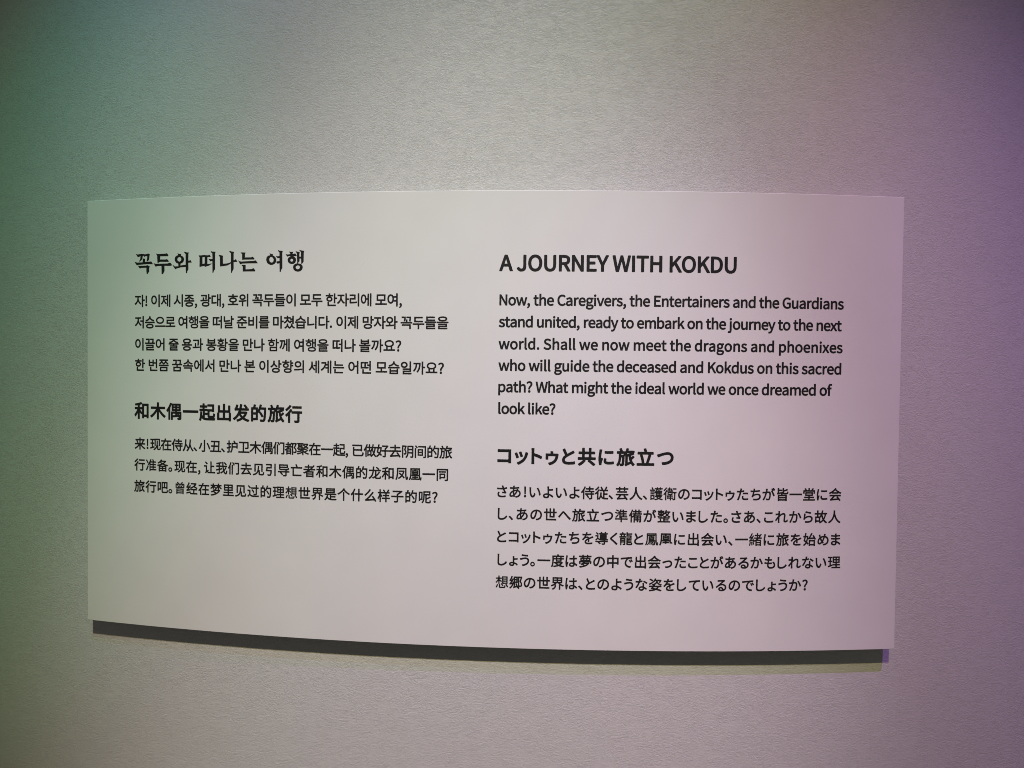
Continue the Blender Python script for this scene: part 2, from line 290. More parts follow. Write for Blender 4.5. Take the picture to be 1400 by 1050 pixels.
'子': '146-50 61 1 32 3 24 10 12 12 5 16 2 18 0 138 1 2 194 0 4 0 4 4 2 6 0 40-4 6-4 2-194 0-3 2 0 34 1 1 38 21 44 30 42 31 38 34 2 7-3 6-31 24-6 1-10-3-322 0-4 0-5-4-1-6 0-38 3-6 5-3 253-1-35-24-66-36-3-8-1-62-196 0-6-2-3-4 0-44 3-6 4-2 198 0 1-140-5-2-86 2-7-2-4-6 0-6 17-40 3-4',
'导': '241-48 83 2 16 3 12 5 12 10 8 18 2 110 98 0 6 2 4 6 0 40-2 4-4 3-102 1-1 2 0 28 1 1 22 0 18 2 16 5 14 7 10 9 9 16 7 32 0 6-4 6-22 5-20 9-1 120-5 5-6 1-348 0-6-4-1-6 0-146 1-18 5-14 10-14 13-10 16-6 42-5 166 0 4-1-2-30-282 0-6-2-4-6 0-38 3-6 7-4 70 0-4-6 0-8 48-47 20-23 15-22 5-4 8 2 30 26 2 4 2 6-18 24-20 22-26 26 151 0-1-94-84 0-6-2-3-4 0-8 7-16 6-18 4-4|140 240-18 4-2 2-2 6-1 16 1 2 295 0-3-16-6-10-4-2-16-3|118 325-1 3 0 26 1 2 248 0-2-31',
'小': '150-50 60 0 22 2 18 5 21 13 7 14 3 8 2 20 0 402-3 6-4 3-46 0-6-3-2-6 0-402-2-2-86 0-6-4-3-4 0-6 9-20 7-20 3-4|442 52 6-2 4 1 40 17 6 5 0 7-15 50-24 60-29 58-32 56-6 5-6 0-38-14-5-5-1-6 32-60 28-60 22-56 14-50|47 60 7-2 5 4 17 24 16 26 26 56 20 60 15 58-1 8-4 4-46 8-6-2-4-4-14-54-18-56-22-50-32-48 0-6 4-6',
'已': '178-36 190 0 30 2 24 4 20 10 14 12 12 18 8 24 6 28 4 34-2 4-4 3-20 7-22 10-6-2-4-6-6-50-5-16-5-10-6-6-10-6-28-2-208 0-24 3-6 3-4 4-4 10 0 130 240 0 2-16 2-6 4-2 44 0 7 4 2 6 0 232-1 4-4 4-6 2-366 0-6-2-3-4-1-44 4-6 4-2 316-1 3-1-1-110-240 1 0 73-4 6-6 3-40 0-4-1-4-4-2-6 0-250 2-24 4-18 9-16 11-12 18-10 22-5',
'引': '390-50 40 0 6 2 3 8 0 456-3 6-6 4-40 0-6-4-4-6 0-456 4-8|192-46 26 2 12 4 16 12 8 12 11 26 5 20 7 52 8 92-3 5-6 3-170 0-2 2 8 54 160 0 7 4 3 8 0 152-4 6-6 2-222-2-6-4-1-6 1-36 2-5 4-3 174 0 0-59-152-1-8-3-3-5-13-76-14-72 2-8 8-4 178 0-8-64-6-30-7-16-3-4-8-2-84 4-6-2-4-6 0-6 9-18 5-20 5-6',
'想': '209-36 122 0 14 3 10 5 11 10 8 12 4 16 6 38-1 4-4 4-18 6-16 8-6-1-3-5-5-40-4-8-4-2-12-2-98 0-24 2-3 4-2 86-5 3-40-1-3-2-2-4 1-92 4-16 4-8 7-8 12-6 13-4|54-20 3-1 5 3 15 26 13 28 20 56 0 4-3 3-36 14-4-1-3-2-20-54-12-26-16-26 3-7|438-8 7-1 34 17 4 4 1 4-28 50-33 52-4 4-4 0-34-15-4-3-1-4|271 38 4-2 5 2 27 22 3 4 0 4-33 36-20 20 2 2 192 0 4 0 3 4 0 264-3 6-198 0-4 0-3-2-1-4 0-262-12 10-6 2-28-21-3-5 2-6 38-38|116 122 39-2 4 2 3 4 1 106 50-44 4-2 4 1 3 3 22 34-3 6-80 58 0 17 72 1 4 1 3 5 0 34-2 4-5 2-72 0-1 68-2 4-5 2-36 0-6-4-2-70-84 0-4-2-3-4 0-34 5-6 72 0 3-2-13-26-23-34-25-31-28-25-2-2 0-4 27-30 5-2 4 0 21 22 21 24 24 35 1-103|299 170-1 2 0 30 1 2 108 0 1-2 0-30-1-2|299 247-1 3 0 28 1 2 108 0 1-2 0-28-1-3|299 324-1 2 0 28 1 2 108 0 1-2 0-28-1-2',
'我': '423-52 17 2 14 4 12 10 8 12 7 16 5 20 7 52-1 6-4 5-16 8-16 13-6 1-6-3-4-6-2-42-5-26-5-12-2 0-10 3-16 15-14 24-11 30 20 22 22 28 23 32 18 32 1 8-5 6-34 15-6 1-4-2-32-50-22-26-8 32-6 47 134 1 6 4 2 6 0 36-4 8-8 2-136 1-4 59-2 74-2 6-6 4-44 0-4-2-4-4 2-78 4-58-2-2-88 0-3 2 0 66 1 2 36 8 40 12 6 6 1 6-1 4-28 32-4 4-6 0-42-13-50-13-106-19-6-3-3-4 0-6 12-34 5-4 6-2 78 14 2-2 0-55-96-1-6-2-4-6 0-38 2-6 4-3 98-1 2 0 0-2 0-67-106-21-6-4-2-4 0-6 12-38 2-4 4-2 6 0 88 20 2-2 0-88-72 0-6-2-3-6 0-6 8-18 5-20 3-4 7-3 64 3 24 4 16 10 7 10 5 22 1 112 2 2 83 20 4 2 4 6-4 38-2 4-4 2-6 2-76-17-1 3 0 52 1 2 2 0 94 0 2-2 10-68 15-62-23-20-28-20-30-20-34-18-3-6 1-6 16-17 12-15 4-3 6 0 58 34 42 32 12-27 12-17 12-15 14-12 14-8 16-6|425 292 5-2 6 2 30 22 5 6 0 6-39 46-46 44-4 2-6-2-32-22-2-4 0-6 2-4 45-44',
'护': '190-52 8 4 20 24 15 24 13 28 8 28 12 56 4 46 142 0 2-2 1-22 1-4 4-2 44-2 6 4 2 4 1 198-1 6-4 4-6 2-75 0-1 8-14 26-34 46-6 4-6 0-36-13-4-4-1-5 1-6 26-36 12-20-102 0-6-2-2-6-2-162-4-54-4-26-8-28-11-26-13-24-20-25-1-5 1-4 2-4 16-13 14-14|42-48 4 0 34 0 24 4 18 6 10 10 6 12 3 14 1 142 52 18 4 2 4 4-6 40-6 8-6 0-42-12-1 70 1 2 46 0 7 2 3 4 1 4 0 36-3 8-6 4-48 0-1 0 0 90-3 6-6 4-40 0-4-2-3-4-1-6-2-88-56 0-6-4-4-6 0-38 4-8 6-2 54 0 2 0 2-2-2-87-66-19-6-4-2-4 0-4 12-38 4-6 8 0 50 14 2-2-2-112-48 0-6-2-2-6 0-6 5-14 6-22|272 214 0 2 0 70 0 3 142-1 0-74',
'旅': '42-49 4 1 6 3 19 30 16 30 13 32 10 32 6 30 4 32 4 48 0 3 34 0 2-3-4-106-4-44-4-24-4-5-46 0-7-5-1-8 6-16 4-18 2-5 6-2 38 0 26 4 13 7 9 10 8 24 4 20 6 94 4 124-4 5-6 4-80 0-2 1 0 40 2 2 82 0 2-2-14-18-1-6 2-4 33-26 6-1 6 2 2-1 0-208-4-16-12-14-1-6 1-5 22-31 4-2 6 0 28 17 90 43 3 4 1 4-4 27 23-39 21-27 26-23 6-1 6 2 14 17 14 15 3 5-1 4-4 6-24 22-22 28-20 36-12 32 34 27 38 35 3 4 0 6-3 5-28 24-8 2-5-3-47-44-6 24-6 32 2 2 40 13 44 16 6 3 2 6-2 7-26 23 28 1 8 5 2 6 0 34-4 7-8 4-158 0 15 47-1 7-6 6-42 7-4-2-3-4-14-46-17-39-10-18-1 3-1 16-6 5-58 2-1 1 0 6-12 34-17 36-4 4-8 2-37-14-3-4 0-6 16-38 8-20-2-1-82 0-6-3-3-8 0-36 3-7 6-3 42 0 2-1 1-1-1-92-4-58-5-30-8-32-11-30-15-30-19-28-2-6 2-4 2-5 28-21|302 38 0 3 0 176 2 2 22 5 2-1 15-74 11-40 17-44-9 0|262 263 8 10 20 35 122-1-20-8-42-13',
'是': '45-51 7 2 25 20 22 24 19 26 7 13 8-10 19-19 23-17 26-11 28-9 32-5 34-3 172 0 6 1 4 4 6 20 9 18-2 8-5 5-160 0-40 2-1 1 0 46 1 1 156 0 5 3 4 6 0 34-4 8-7 3-154 0-1 3 0 30 1 3 190 0 5 3 2 6 0 34-2 6-3 3-6 2-446-1-5-4-1-6 0-34 1-4 4-4 5-1 77-1-14-54-8-22-11-20-13-20-14-16-17-16-19-14-2-4 0-6 1-4 30-27|221 31-24 11-21 17-19 26-5 12 12 48-3 6-4 3-4 1 72 0 0-122 0-2|76 225 7-1 332 0 6 0 4 4 2 5 0 166-1 6-5 4-4 1-334 0-6-1-4-4-1-6 0-166 1-5|129 273-1 18 1 2 2 0 234 0 2 0 1-2-1-18|129 341-1 18 3 1 234 0 3-1-1-18',
'曾': '98-48 38 0 4 1 4 5 0 20 216 0 1-18 3-5 44-1 4 2 3 6 0 202-1 4-6 3-314-1-3-6 0-204 1-6|144 23 0 31 217 0 0-30-3-2|144 97 0 31 214 0 2 0 1-2 0-28-3-2|63 190 379 0 4 6 0 162-4 4-4 0-90 0-1 2 33 43 2 5-4 6-40 12-4 0-2-2-22-34-24-32-80 1 0 1 1 6-2 4-19 26-24 28-6 1-32-13-4-4 0-6 22-28 10-14-2-1-86-1-5-4-1-162 2-4|112 234-2 2 1 82 23 0-14-9-2-3 0-4 31-36 20-32|186 234 20 14 2 6-24 36-26 28 64 0 1-84|274 234 0 84 62 0-21-32-28-36-1-4 2-4 16-8|326 234 24 28 29 38 1 4-2 4-20 10 34 0 0-84',
'木': '229-50 43 0 6 4 2 4 0 220 2 4 20-30 46-57 50-49 26-22 27-18 7-2 6 3 14 17 16 17 2 5-2 6-2 3-30 19-26 20-27 24-26 26-25 28-23 30-30 46 3 1 163 1 5 3 2 5-1 44-3 4-6 2-187 0-1 2 0 110-2 6-8 4-40 0-6-2-4-4-2-116-184 0-8-4-3-6 0-40 3-6 4-2 162-1 2-1-29-46-47-60-26-26-28-24-26-20-30-18-4-6 1-8 31-35 6-2 7 3 27 17 24 19 28 26 48 54 42 56 2-2 0-216 2-6',
'来': '229-50 41 0 6 3 4 5 0 154 22-26 48-46 50-38 52-31 6-1 6 4 28 32 2 4 0 6-4 4-52 28-50 35-45 41-23 26 2 2 150 0 4 0 5 4 2 6 0 36-2 6-5 4-98 0-2 2 22 34 28 54 1 8-6 6 3 2 28 0 4 1 4 4 2 5-1 40-3 4-6 2-172 0 0 52-4 6-6 2-42 0-6-2-2-8-2-50-166 0-8-3-2-7 0-40 4-5 4-1 40 0 5-2-11-5-2-5 0-6 28-50 15-36-3-2-96 0-6-3-2-7 0-38 2-5 5-3 151 0 4-2-22-26-46-40-50-35-52-27-4-8 3-8 28-32 5-2 6 0 26 14 52 36 48 41 44 46 2-149 2-7|180 210 3 4 1 6-8 24-12 24-26 45 78 1 4-2 0-102-4-2-34 0|280 209 0 104 84 0 2-1-20-44-28-50 0-8-4-2',
'样': '90-50 39 0 6 4 3 4 0 214 1 2 16-32 8-3 8 4 24 29 2 4-2 8-57 86 1 8 42 0 10 6 4-4 4-1 103-1-1-46-88-1-6-3-3-8 0-36 3-5 4-3 90-1 0-49-124 0-4-3-3-5 0-38 3-8 6-2 122-1 1-109 1-5 4-4 4-1 40 0 5 2 3 4 1 112 1 2 112 0 6 1 3 3 2 6 0 36-2 6-5 4-116 0-1 2 0 46 1 2 88 0 5 2 3 4 1 40-5 8-6 1-86 0-1 1 1 47 104 0 4 1 4 4 1 6 0 34-3 8-6 2-40 0-3 2 36 68 1 8-4 5-42 15-8-2-3-4-22-50-22-40-1-2-48 0-1 2-2 8-18 40-26 40-5 4-7 0-35-14-4-4-1-4 2-6 24-42 10-22-3-2-44 0-10-4-4 3-4 1-42 0-1 86-4 8-7 2-36 0-4 0-4-4-2-6-1-86-53 0-6-2-3-6-1-38 4-8 6-2 48 0 2 0 1-2-10-38-18-50-20-46-24-38-1-6 22-42 6-4 6 0 6 6 15 26 19 42 2-2 0-164 2-6',
'梦': '58-53 62 12 53 14 53 19 50 22 46 28 42 34 36 38 28 45 0 6-1 4-27 19-6 3-10-1-120 0-3 1 7 6 2 6 0 6-4 4 18 14 22 20 18 21 1-3 0-62 1-6 5-4 5-1 36 0 4 2 4 3 1 4 1 75 24-28 24-22 26-20 6 0 4 1 28 30 1 4 0 6-3 5-28 17-24 21-31 33 3 1 64 0 6 3 3 8 0 34-3 7-6 2-94 0-2 45-4 6-6 1-34 0-8-3-3-6 0-40-1-3-72 0-8-3-8 3-70 0-2 1 0 42-4 6-6 3-34 0-6-1-6-6 0-45-80 0-8-3-2-6 0-34 0-4 4-5 6-2 56 0 2-1-28-33-22-20-27-21-1-6 2-5 26-29 6-2 6 1 20 17 22 21 18 22 0-65 2-6 4-4 4-1 40 1 4 3 2 5 0 77 44-42 8-2 8 6 11-13-1-1-10 4-6-2-34-32-42-29-48-26-52-23-4-3-2-6 2-6 33-30 9 1 54 26 0-1 0-8 5-6 46-24 23-14-2-2-20-8-48-15-50-11-56-10-4-6 0-6 12-18 10-20|268 76-40 24-51 25 19 11 144 0-5-7-21-21-24-19-20-13|240 264 4 9-2 8-54 42 2 1 46 0 8 4 8-4 50 0 0-1-5-8-21-23-24-20',
'现': '188-52 7 2 30 18 26 18 22 20 20 22 16 22 10 18 1-66 7-20 7-8 9-6 22-5 76 1 14 4 10 8 10 14 5 14 4 18 4 52-5 7-16 6-18 11-8-2-4-6-5-60-1-8-3-8-7-2-40 0-5 2 0 126-3 4-4 4-20 0-1 2 3 20 3 32 0 118-2 6-5 4-40 0-5-2-3-4-2-130-3-30-7-30-12-30-17-30-24-28-31-26-42-25-5-5 0-6 1-4 14-14 10-14|26 4 7 0 170 50 4 2 3 4 1 6-5 36-5 6-8 2-50-16-2 0 0 2 0 99 44 1 7 4 2 8 0 34-2 4-3 4-6 2-42 0 0 88 52 0 8 4 3 6 0 36-2 6-5 4-170 0-6-2-3-4-1-40 4-8 6-2 56 0 1-2-1-86-50 0-6-4-3-8 0-34 2-4 2-4 7-2 48 0 1-2 0-116-65-18-6-4-2-8 9-36 1-4|212 120 41-1 7 3 2 6 0 222 1 2 2 0 126 0 2-2 1-224 3-5 6-2 38 0 4 1 4 4 2 6 0 264-1 6-3 4-6 2-224 0-6-1-3-3-2-6 0-266 1-6',
'理': '158-32 324 0 4 0 5 4 1 4 0 36-2 5-4 3-126 0-1 2 0 48 1 1 106 0 6 2 4 5 0 38-2 4-4 2-110 1-1 3 0 36 1 2 100 0 4 2 4 4 0 228 0 4-4 2-6 2-254 0-7-2-3-6 1-228 3-4 4-2 100 0 0-38 0-2-2-1-106-1-4-2-2-4 0-18-2-4-2 12-4 2-4 2-46-14 0 101 42 1 6 2 2 8 0 34-2 6-6 2-42 2 0 90 48 0 6 2 4 4 0 4 0 34-2 6-4 2-4 1-156 0-6-3-2-6 0-34 2-8 6-2 52 0 2-2 0-88-50-2-5-2-2-6 0-36 3-6 6-2 46 0 2-2 0-116-2-3-60-19-4-2-2-8 10-38 2-4 4-3 6 1 156 52 6 6-2 12 6-3 104 0 2-1 0-48-2-2-140 0-6-1-3-3-1-4 0-36 2-6|248 214-1 4 0 42 1 1 56-1 0-46|356 215 0 45 56 1 2-1 0-44|248 310-1 2 0 42 1 1 56-1 0-44|356 310 0 44 56 1 2-1 0-42-2-2',
'界': '84-52 4 0 34 16 26 18 20 20 16 20 10 22 6 22 2 20 1 50-1 5-4 3-20 2 18 14 34 34 46 0 30-34 18-14-14-3-4-7 0-176 2-4 4-4 42 0 5 2 3 4 0 158 2 2 36-21 56-21 6 2 12 18 15 16 1 6-4 6-46 16-40 18-38 24-12 10 4 2 70 0 4 2 3 4 1 204-2 4-2 4-6 1-342 0-4-1-4-2-2-6 0-204 2-4 6-2 72 0 2-2-12-11-36-23-42-21-43-15-5-6 2-8 14-16 10-16 8-3 54 23 42 24 2 1 0-1 0-28-2-14-4-14-8-14-10-14-16-14-22-14-28-12-6-6 2-8 14-14 12-16|126 244 0 36 94 0 2-2-1-34|278 244 0 36 96 0 1-2 0-32-1-2|126 328 0 35 96-1-1-34|278 328 0 34 96 0 1-32-1-2',
'的': '372-42 31 3 20 9 16 16 7 12 6 20 10 60 7 98 6 164-1 6-4 4-5 2-136 0-1 2 18 58-2 6-2 4-5 2-36 8-6 0-5-6-15-52-17-48-21-44-8-12-1 4 0 66-2 6-5 4-4 0-68 0 21 60 0 8-3 4-4 2-42 8-6-2-5-6-9-42-10-32-48 0-6-2-3-6-1-368 1-6 4-4 5-2 36 0 4 2 4 4 1 4 1 30 128 0 7 2 3 4 1 4 0 208 1 2 20-14 6 0 5 2 27 44 20 42 108 0 2-2-7-164-8-68-8-36-7-10-4-1-82 2-6-3-3-6 0-6 8-16 5-20 4-4 6-2|89 58 0 99 83-1 0-98-1-1|352 84 5 1 34 21 3 6 0 6-36 56-44 60-7 4-6 0-32-18-3-4 0-8 44-62 34-58|89 212 0 83 82 1 1-2 0-82-1-1',
'经': '184-36 296 0 4 0 5 4 2 6 0 36-3 6-4 3-120 1-2 2 0 98 2 1 94 0 6 3 4 8 0 36-4 6 6 4 23 34-1 8-4 4-54 30-52 24 0 2 36 38 20 28 18 32 0 6-4 6-32 16-10-2-198 0-4-1-4-3-2-6 0-36 2-6 4-2 158-2-26-28-24-20-26-19-28-17-28-15-60-25-4-4-2-4 1-6 25-34 8-3 8 3-4-4-1-6 0-34 3-8 8-3 86 0 2-1 0-100-118 0-6-2-4-4-1-4 0-36 3-8|22-18 8-1 166 44 4 3 2 6-5 38-5 5-6 1-171-40-4-4-1-6 7-40|28 82 6-2 14 6 22 6 122 26 4 2 3 6 1 36-2 5-4 3-6 2-71-12 41 50 52 78 3 6-1 6-4 4-32 20-8 2-6-4-32-51-40-3 32 52 41 82-1 6-4 4-38 18-6 0-6-4-30-68-28-52-24-38-8-8-8-4-4-6 0-6 14-36 4-6 6-1 22 5 36 6-15-20-32-36-13-12-14-8-4-4 0-6 12-38|216 177-1 1 59 26 32 18 26 18 66-31 54-31-4-2',
'者': '131-50 43 0 5 6 3 10 180 0 2-10 8-4 40 0 4 0 4 4 2 6 0 210-2 8-8 4-172 0 48 31 186 0 6 3 4 8 0 34-2 6-4 3-4 1-112 0-4 2 44 41 30 33 26 32 3 8-4 8-33 18-6 2-8-4-38-46-2-1-4 3-4 2-114 0-1 52-1 6-4 3-4 1-38 0-8-2-3-6 0-52-1-2-116 0-4-1-5-3-3-6 0-34 2-6 6-4 120 0 1-2 0-40-1-2-160 0-8-2-4-6 0-38 4-6 4-2 156-1 3-1-65-35-52-23-54-20-4-4-2-4 2-8 24-32 4-3 4-1 50 20 30 13 2-1 0-156 2-6|182 20-2 2 0 28 2 1 178 0 2-1 0-30|182 102-2 2 0 24 2 2 180 0 0-28|248 270 0 44 70 0 2-2-14-13-36-28',
'聚': '231-54 41 0 4 2 2 4 2 105 26-20 48-28 52-21 56-16 6 0 3 2 23 32 2 8-4 5-44 10-38 11-36 16-16 8 0 2 44 20 60 34 2 6-2 6-32 22-4 2-6-2-54-32-54-27-18 15-16 20 0 12 4 2 72 8 72 13 6 3 2 6-2 6-27 24-5 2-76-10-25-2 31 15 26 16 18 13 34-22 36-28 8 2 24 28 2 6-2 6-32 25-30 19 0 2 12 14 16 24 15 26 12 28 0 6-3 4-28 12-8-2-154 1-2 15-4 3-4 1-240 0-4-4-2-4 0-30 1-4 7-4 30 0 0-2 0-126-40-4-6-4-2-6 8-34 4-3 4-1 164 18 1-2 0-12-1-2-46-3-90-3-7-4-1-8 21-34 5-4 150 10 1-2 0-12-1-2-24 13-4 1-82-24-92-18-6-6 0-8 32-28 6-2 46 9 68 19 56 18 1-2 0-22-1-2-14 6-6 0-40-18-46-16-50-16-52-12-6-4 0-8 34-32 8-2 96 30 48 19 28 13 1-2 0-74 3-6|244 188-1 18 9 1 12-17|112 238 0 17 78 1 1-2 0-6-1-2|274 240-2 8-4 4-25 0 1 110 18 0 0-14 2-4 4-4 12 0 0-2-22-22-2-6 3-6 65-36 0-2-22-14|112 298 0 11 78-1 1-8-1-2|368 302-70 37 4 1 94 0 0-2-9-14|112 351 0 11 78 0 1-2-1-8 0-1',
'行': '95-52 39 0 6 3 3 5 1 262 28 38 28 42-2 6-4 5-38 14-6 0-4-3-30-42-35-42-37-36-38-30-4-8 2-8 28-32 6-3 8 3 38 34 2-2 0-196 2-6|280-48 6-1 58 1 22 1 16 4 12 6 12 13 6 24 0 204 2 2 64 0 6 2 3 4 1 4 0 36-4 8-6 2-282 0-6-1-3-3-2-6 0-38 3-6 4-2 160 0 2-2-1-194-3-2-78 1-6-2-4-5 0-6 8-20 5-18|34 272 6-2 6 3 35 27 36 32 31 32 30 36 2 6-2 6-4 3-38 15-8 0-26-32-28-28-30-26-34-26-3-6 1-6|214 344 252 0 4 2 4 6 0 40-4 6-6 2-248 0-6-2-3-8 0-38 3-6',
'见': '44-50 72 22 54 28 40 36 28 40 10 26 1-92 3-14 6-12 9-10 11-6 26-6 122 0 16 4 12 6 12 14 8 16 4 18 6 52-6 6-18 6-18 10-6 0-4-2-4-6-4-54-2-8-3-4-13-2-82 0-12 0-4 2-2 132-2 4-6 3-34 1 0 2 4 18 5 60 3 70-4 5-6 3-44 0-4-3-2-5-2-64-5-56-9-46-14-38-24-35-34-28-46-23-62-18-4-2-4-6 2-6 12-17 10-17|88 96 42 0 4 2 4 6 0 238 2 2 218 0 2-240 2-6 6-2 42 0 6 2 4 4 0 6 0 284-3 8-9 2-320 0-6-2-4-8 0-286 2-6',
'让': '94-39 7 2 25 24 36 28 2-42 2-5 6-3 306 0 6 1 4 5 2 42-3 6-5 3-138 1-1 2 0 182 1 1 102 2 4 2 3 5 0 38-3 7-6 4-100 0-1 1 0 150-1 4-4 4-6 1-40 0-6-2-2-7-2-394-109 0 43 34 3 8-13 35-4 4-4 2-6-1-44-32 0 2 0 188-4 7-8 3-114 0-5-2-3-4-2-42 4-7 6-2 69-1-1-172-9-20-19-22-2-6 2-7 26-25|142 299 8 3 26 29 2 4 0 6-4 5-76 73-6 3-6-1-27-28-1-4 0-6 78-81',
'起': '44-54 4 0 6 4 10 24 16 55 20-21 20-16 26-12 26-8 30-6 36-2 234-1 7 5 7 20 10 20-2 8-4 3-4 1-242 0-42 4-28 8 0 82 2 1 68 0 6 1 6 8 0 34-3 8-7 3-72 1 0 52 81 2 3 2 3 6 0 36-3 6-6 4-86 0 0 40 76 2 4 4 2 4 0 36-4 8-6 2-70 0-2 2 0 46-4 6-4 2-38 0-8-4-2-6 0-44-2-2-72 0-6-2-4-6 0-36 2-6 8-4 72 0 2-2 0-38-2-2-84 0-6-2-4-4 0-4 0-34 1-6 3-4 4-2 97 0-1-152-8 12-9 18-9 24 4 66-2 6-3 4-5 2-38 2-6-2-3-6-2-66-5-60-11-50-19-46 2-4 2-5|322 32 14-2 104 2 14 4 12 7 10 11 6 14 4 18 5 48-5 6-18 6-20 10-7-2-4-6-4-48-5-12-10-2-92 0-4 2-2 8 0 118 84 0 4-9 8-3 38 0 5 2 3 4 1 188-1 6-6 4-188 0-6-2-3-4-1-38 4-6 4-3 140-1 0-80-2-4-130 0-6-1-4-5 0-182 3-14 7-14 6-8 10-6 14-5',
'过': '44-39 4 1 4 2 36 45 14 12 8 3 12-4 24-18 22-14 16-6 34-9 36-4 44-1 176 5 6 6 12 46-3 6-7 3-112-8-70-2-40 2-34 3-26 7-26 11-32 22 0 2 0 162-3 6-7 4-108 0-6-3-4-7 0-36 4-7 6-3 58 0 2-2-1-112-13-7-18-13-40-38-4-6 2-8 26-36|274 37 4-1 46 0 36 4 24 6 14 11 6 12 4 18 0 196 60 1 6 2 4 7 0 38-2 4-4 4-4 1-59 1-1 78-2 6-6 4-42 0-4-2-4-4 0-80-2-3-182 0-8-3-4-9-35 43-43 43-6 3-6-1-32-22-3-5 1-6 44-47 31-41 5-4 8 1 36 26 2-3 0-24 2-4 6-3 186-1-1-186-1-2-2-1-82 2-6-3-2-4-2-6 9-20 5-20|260 127 6 1 32 20 4 5 0 6-32 50-41 52-5 4-6 0-34-18-4-6 0-6 42-56 30-47',
'都': '300-50 40 0 4 2 4 4 2 98 6-14 3-18 3-5 6-3 48 1 26 6 22 14 12 17 8 30 2 36-8 30-8 18-20 32-28 28 0 2 36 70 33 74 1 8-6 6-30 18-10-2-144 0-6-2-42 14-4-2-4-2-17-36-3-4-6 2-52 0-1 2 0 44-3 6-8 2-38 0-4-2-3-6-1-46-68 0-6-4-2-6 0-34 1-4 4-4 5-2 66 0 1-38-91-1-6-3-3-6 0-36 1-4 5-4 97-2-40-32-34-22-36-20-4-6 2-8 24-32 4-2 8 0 24 14 2-2 0-154 2-4 6-4 40 0 4 3 2 5 1 20 1 2 2 0 88 0 2-16 6-6 40-1 4 1 4 4 2 6 0 220-4 4-6 3-92 1 28 26 86 0 6 2 4 6 1-272 3-8|120 34-1 2 1 30 90 0 0-32|350 69-1 3 0 272 1 2 2 0 62 0 1-2-29-68-26-56 4-8 30-30 22-30 6-12 6-22 0-18-1-10-5-10-8-6-20-3-36 1|120 117-1 3 0 24 1 1 88 0 3-1-1-27|290 272-2 4-6 3-46 1 28 42 26 52|168 280-1 4 1 34 27 0',
'里': '26-36 448 0 8 4 2 6 0 36-2 6-6 4-194 0 0 50 2 1 162 0 6 1 5 6 1 40-4 6-4 2-166 1-2 1 0 34 2 2 146 0 6 2 4 4 1 230-4 8-7 2-354 0-4 0-4-4-2-6 2-230 2-4 6-2 144 0 1-36-3-1-160-1-4-2-4-6 1-40 3-5 6-2 160-1 1-48-1-2-196 0-5-4-2-4-1-38 2-6|126 218-1 2 0 40 1 2 94 0 4-2-2-42|280 220 0 40 2 2 96 0 3-2-1-41-98-1|126 314-1 2 0 38 1 2 94 0 4-2-2-40|280 314 0 40 2 2 96 0 3-2-1-40',
'间': '44-49 42 0 4 3 3 5 0 348-3 7-6 2-40 0-6-2-2-5 0-348 2-7|368-45 6-1 46 0 16 4 12 6 11 11 3 4 3 16 0 400-3 4-6 2-284-1-4-3-1-4 0-36 2-6 5-3 235-1 0-340-3-1-46 0-6-3-2-8 13-36|152 41 4-1 188 0 8 3 2 6 0 228-4 7-6 2-188 0-4 0-4-3-2-6 0-228 2-4|200 89-2 2 0 46 2 1 98 0 2-1 0-46-2-2|200 188-2 3 0 44 2 1 98 0 2-1 0-46|112 313 6 1 32 21 3 4 0 6-29 40-36 35-4 2-6 0-30-19-4-4 0-6 36-41 26-36',
'阴': '202-54 8 2 18 20 14 20 12 20 18 46 5 22 6 36 3 1 125-1 0-100-1-2-56 0-6-2-4-4 0-6 8-20 4-18 4-5 6-2 46 1 16 2 16 5 16 13 5 12 3 16 0 394-1 4-3 4-6 2-216 0-4 0-4-4-2-6-1-224-5-58-5-28-8-26-12-28-15-25-20-23-4-6 2-6 3-4 17-10 14-10|36-48 6-2 38 0 6 4 2 6 0 392 2 3 53-1-35-102 2-6 22-28 13-26 3-10 4-20 0-24-4-10-4-4-10-1-26 1-4-2-4-3-2-5 0-4 7-18 3-18 4-4 6-2 42 2 18 6 12 8 12 18 6 26 1 32-4 26-5 16-14 28-20 28 49 128-1 4-4 4-28 17-140-1-6-2-4-6 0-440 0-6|290 168-2 2 0 62 2 2 120 0 1-2 0-62-1-2|290 289-2 1 0 60 2 2 120 0 1-2 0-58-1-3',
'龙': '45-43 7 2 36 26 30 29 28 33 20 35 19 41 14 42 11 48 6 40 2 1 32 0 2-1 0-170-48-33-56-29-4-8 2-7 14-14 12-16 6-3 6 1 42 22 26 16 2 0 2-11 4-12 8-10 12-8 14-5 32-2 96 0 28 4 14 7 10 10 8 14 4 14 5 40-1 4-4 4-20 7-18 9-8-1-4-5-2-32-4-14-2-3-4-2-100 0-12 3 0 32 37 34 37 41 34 43 28 45 2 5-2 6-4 4-36 15-6 0-4-2-22-37-24-32-27-32-13-12 0 2 0 118 2 1 160 1 5 2 3 6 0 38-2 6-8 4-70 0 21 20 2 6-1 6-46 38-50 36-6 3-6-3-26-21-2-5 0-7 4-4 48-38 36-31-152 0-1 2 7 104-2 6-3 4-5 2-40 1-8-2-3-7-7-110-136 0-6-2-4-8 0-36 2-6 4-3 132-2 2-1-4-32-10-40-12-38-16-34-20-29-22-27-28-23-34-22-3-5 0-6 1-4 16-16 14-17',
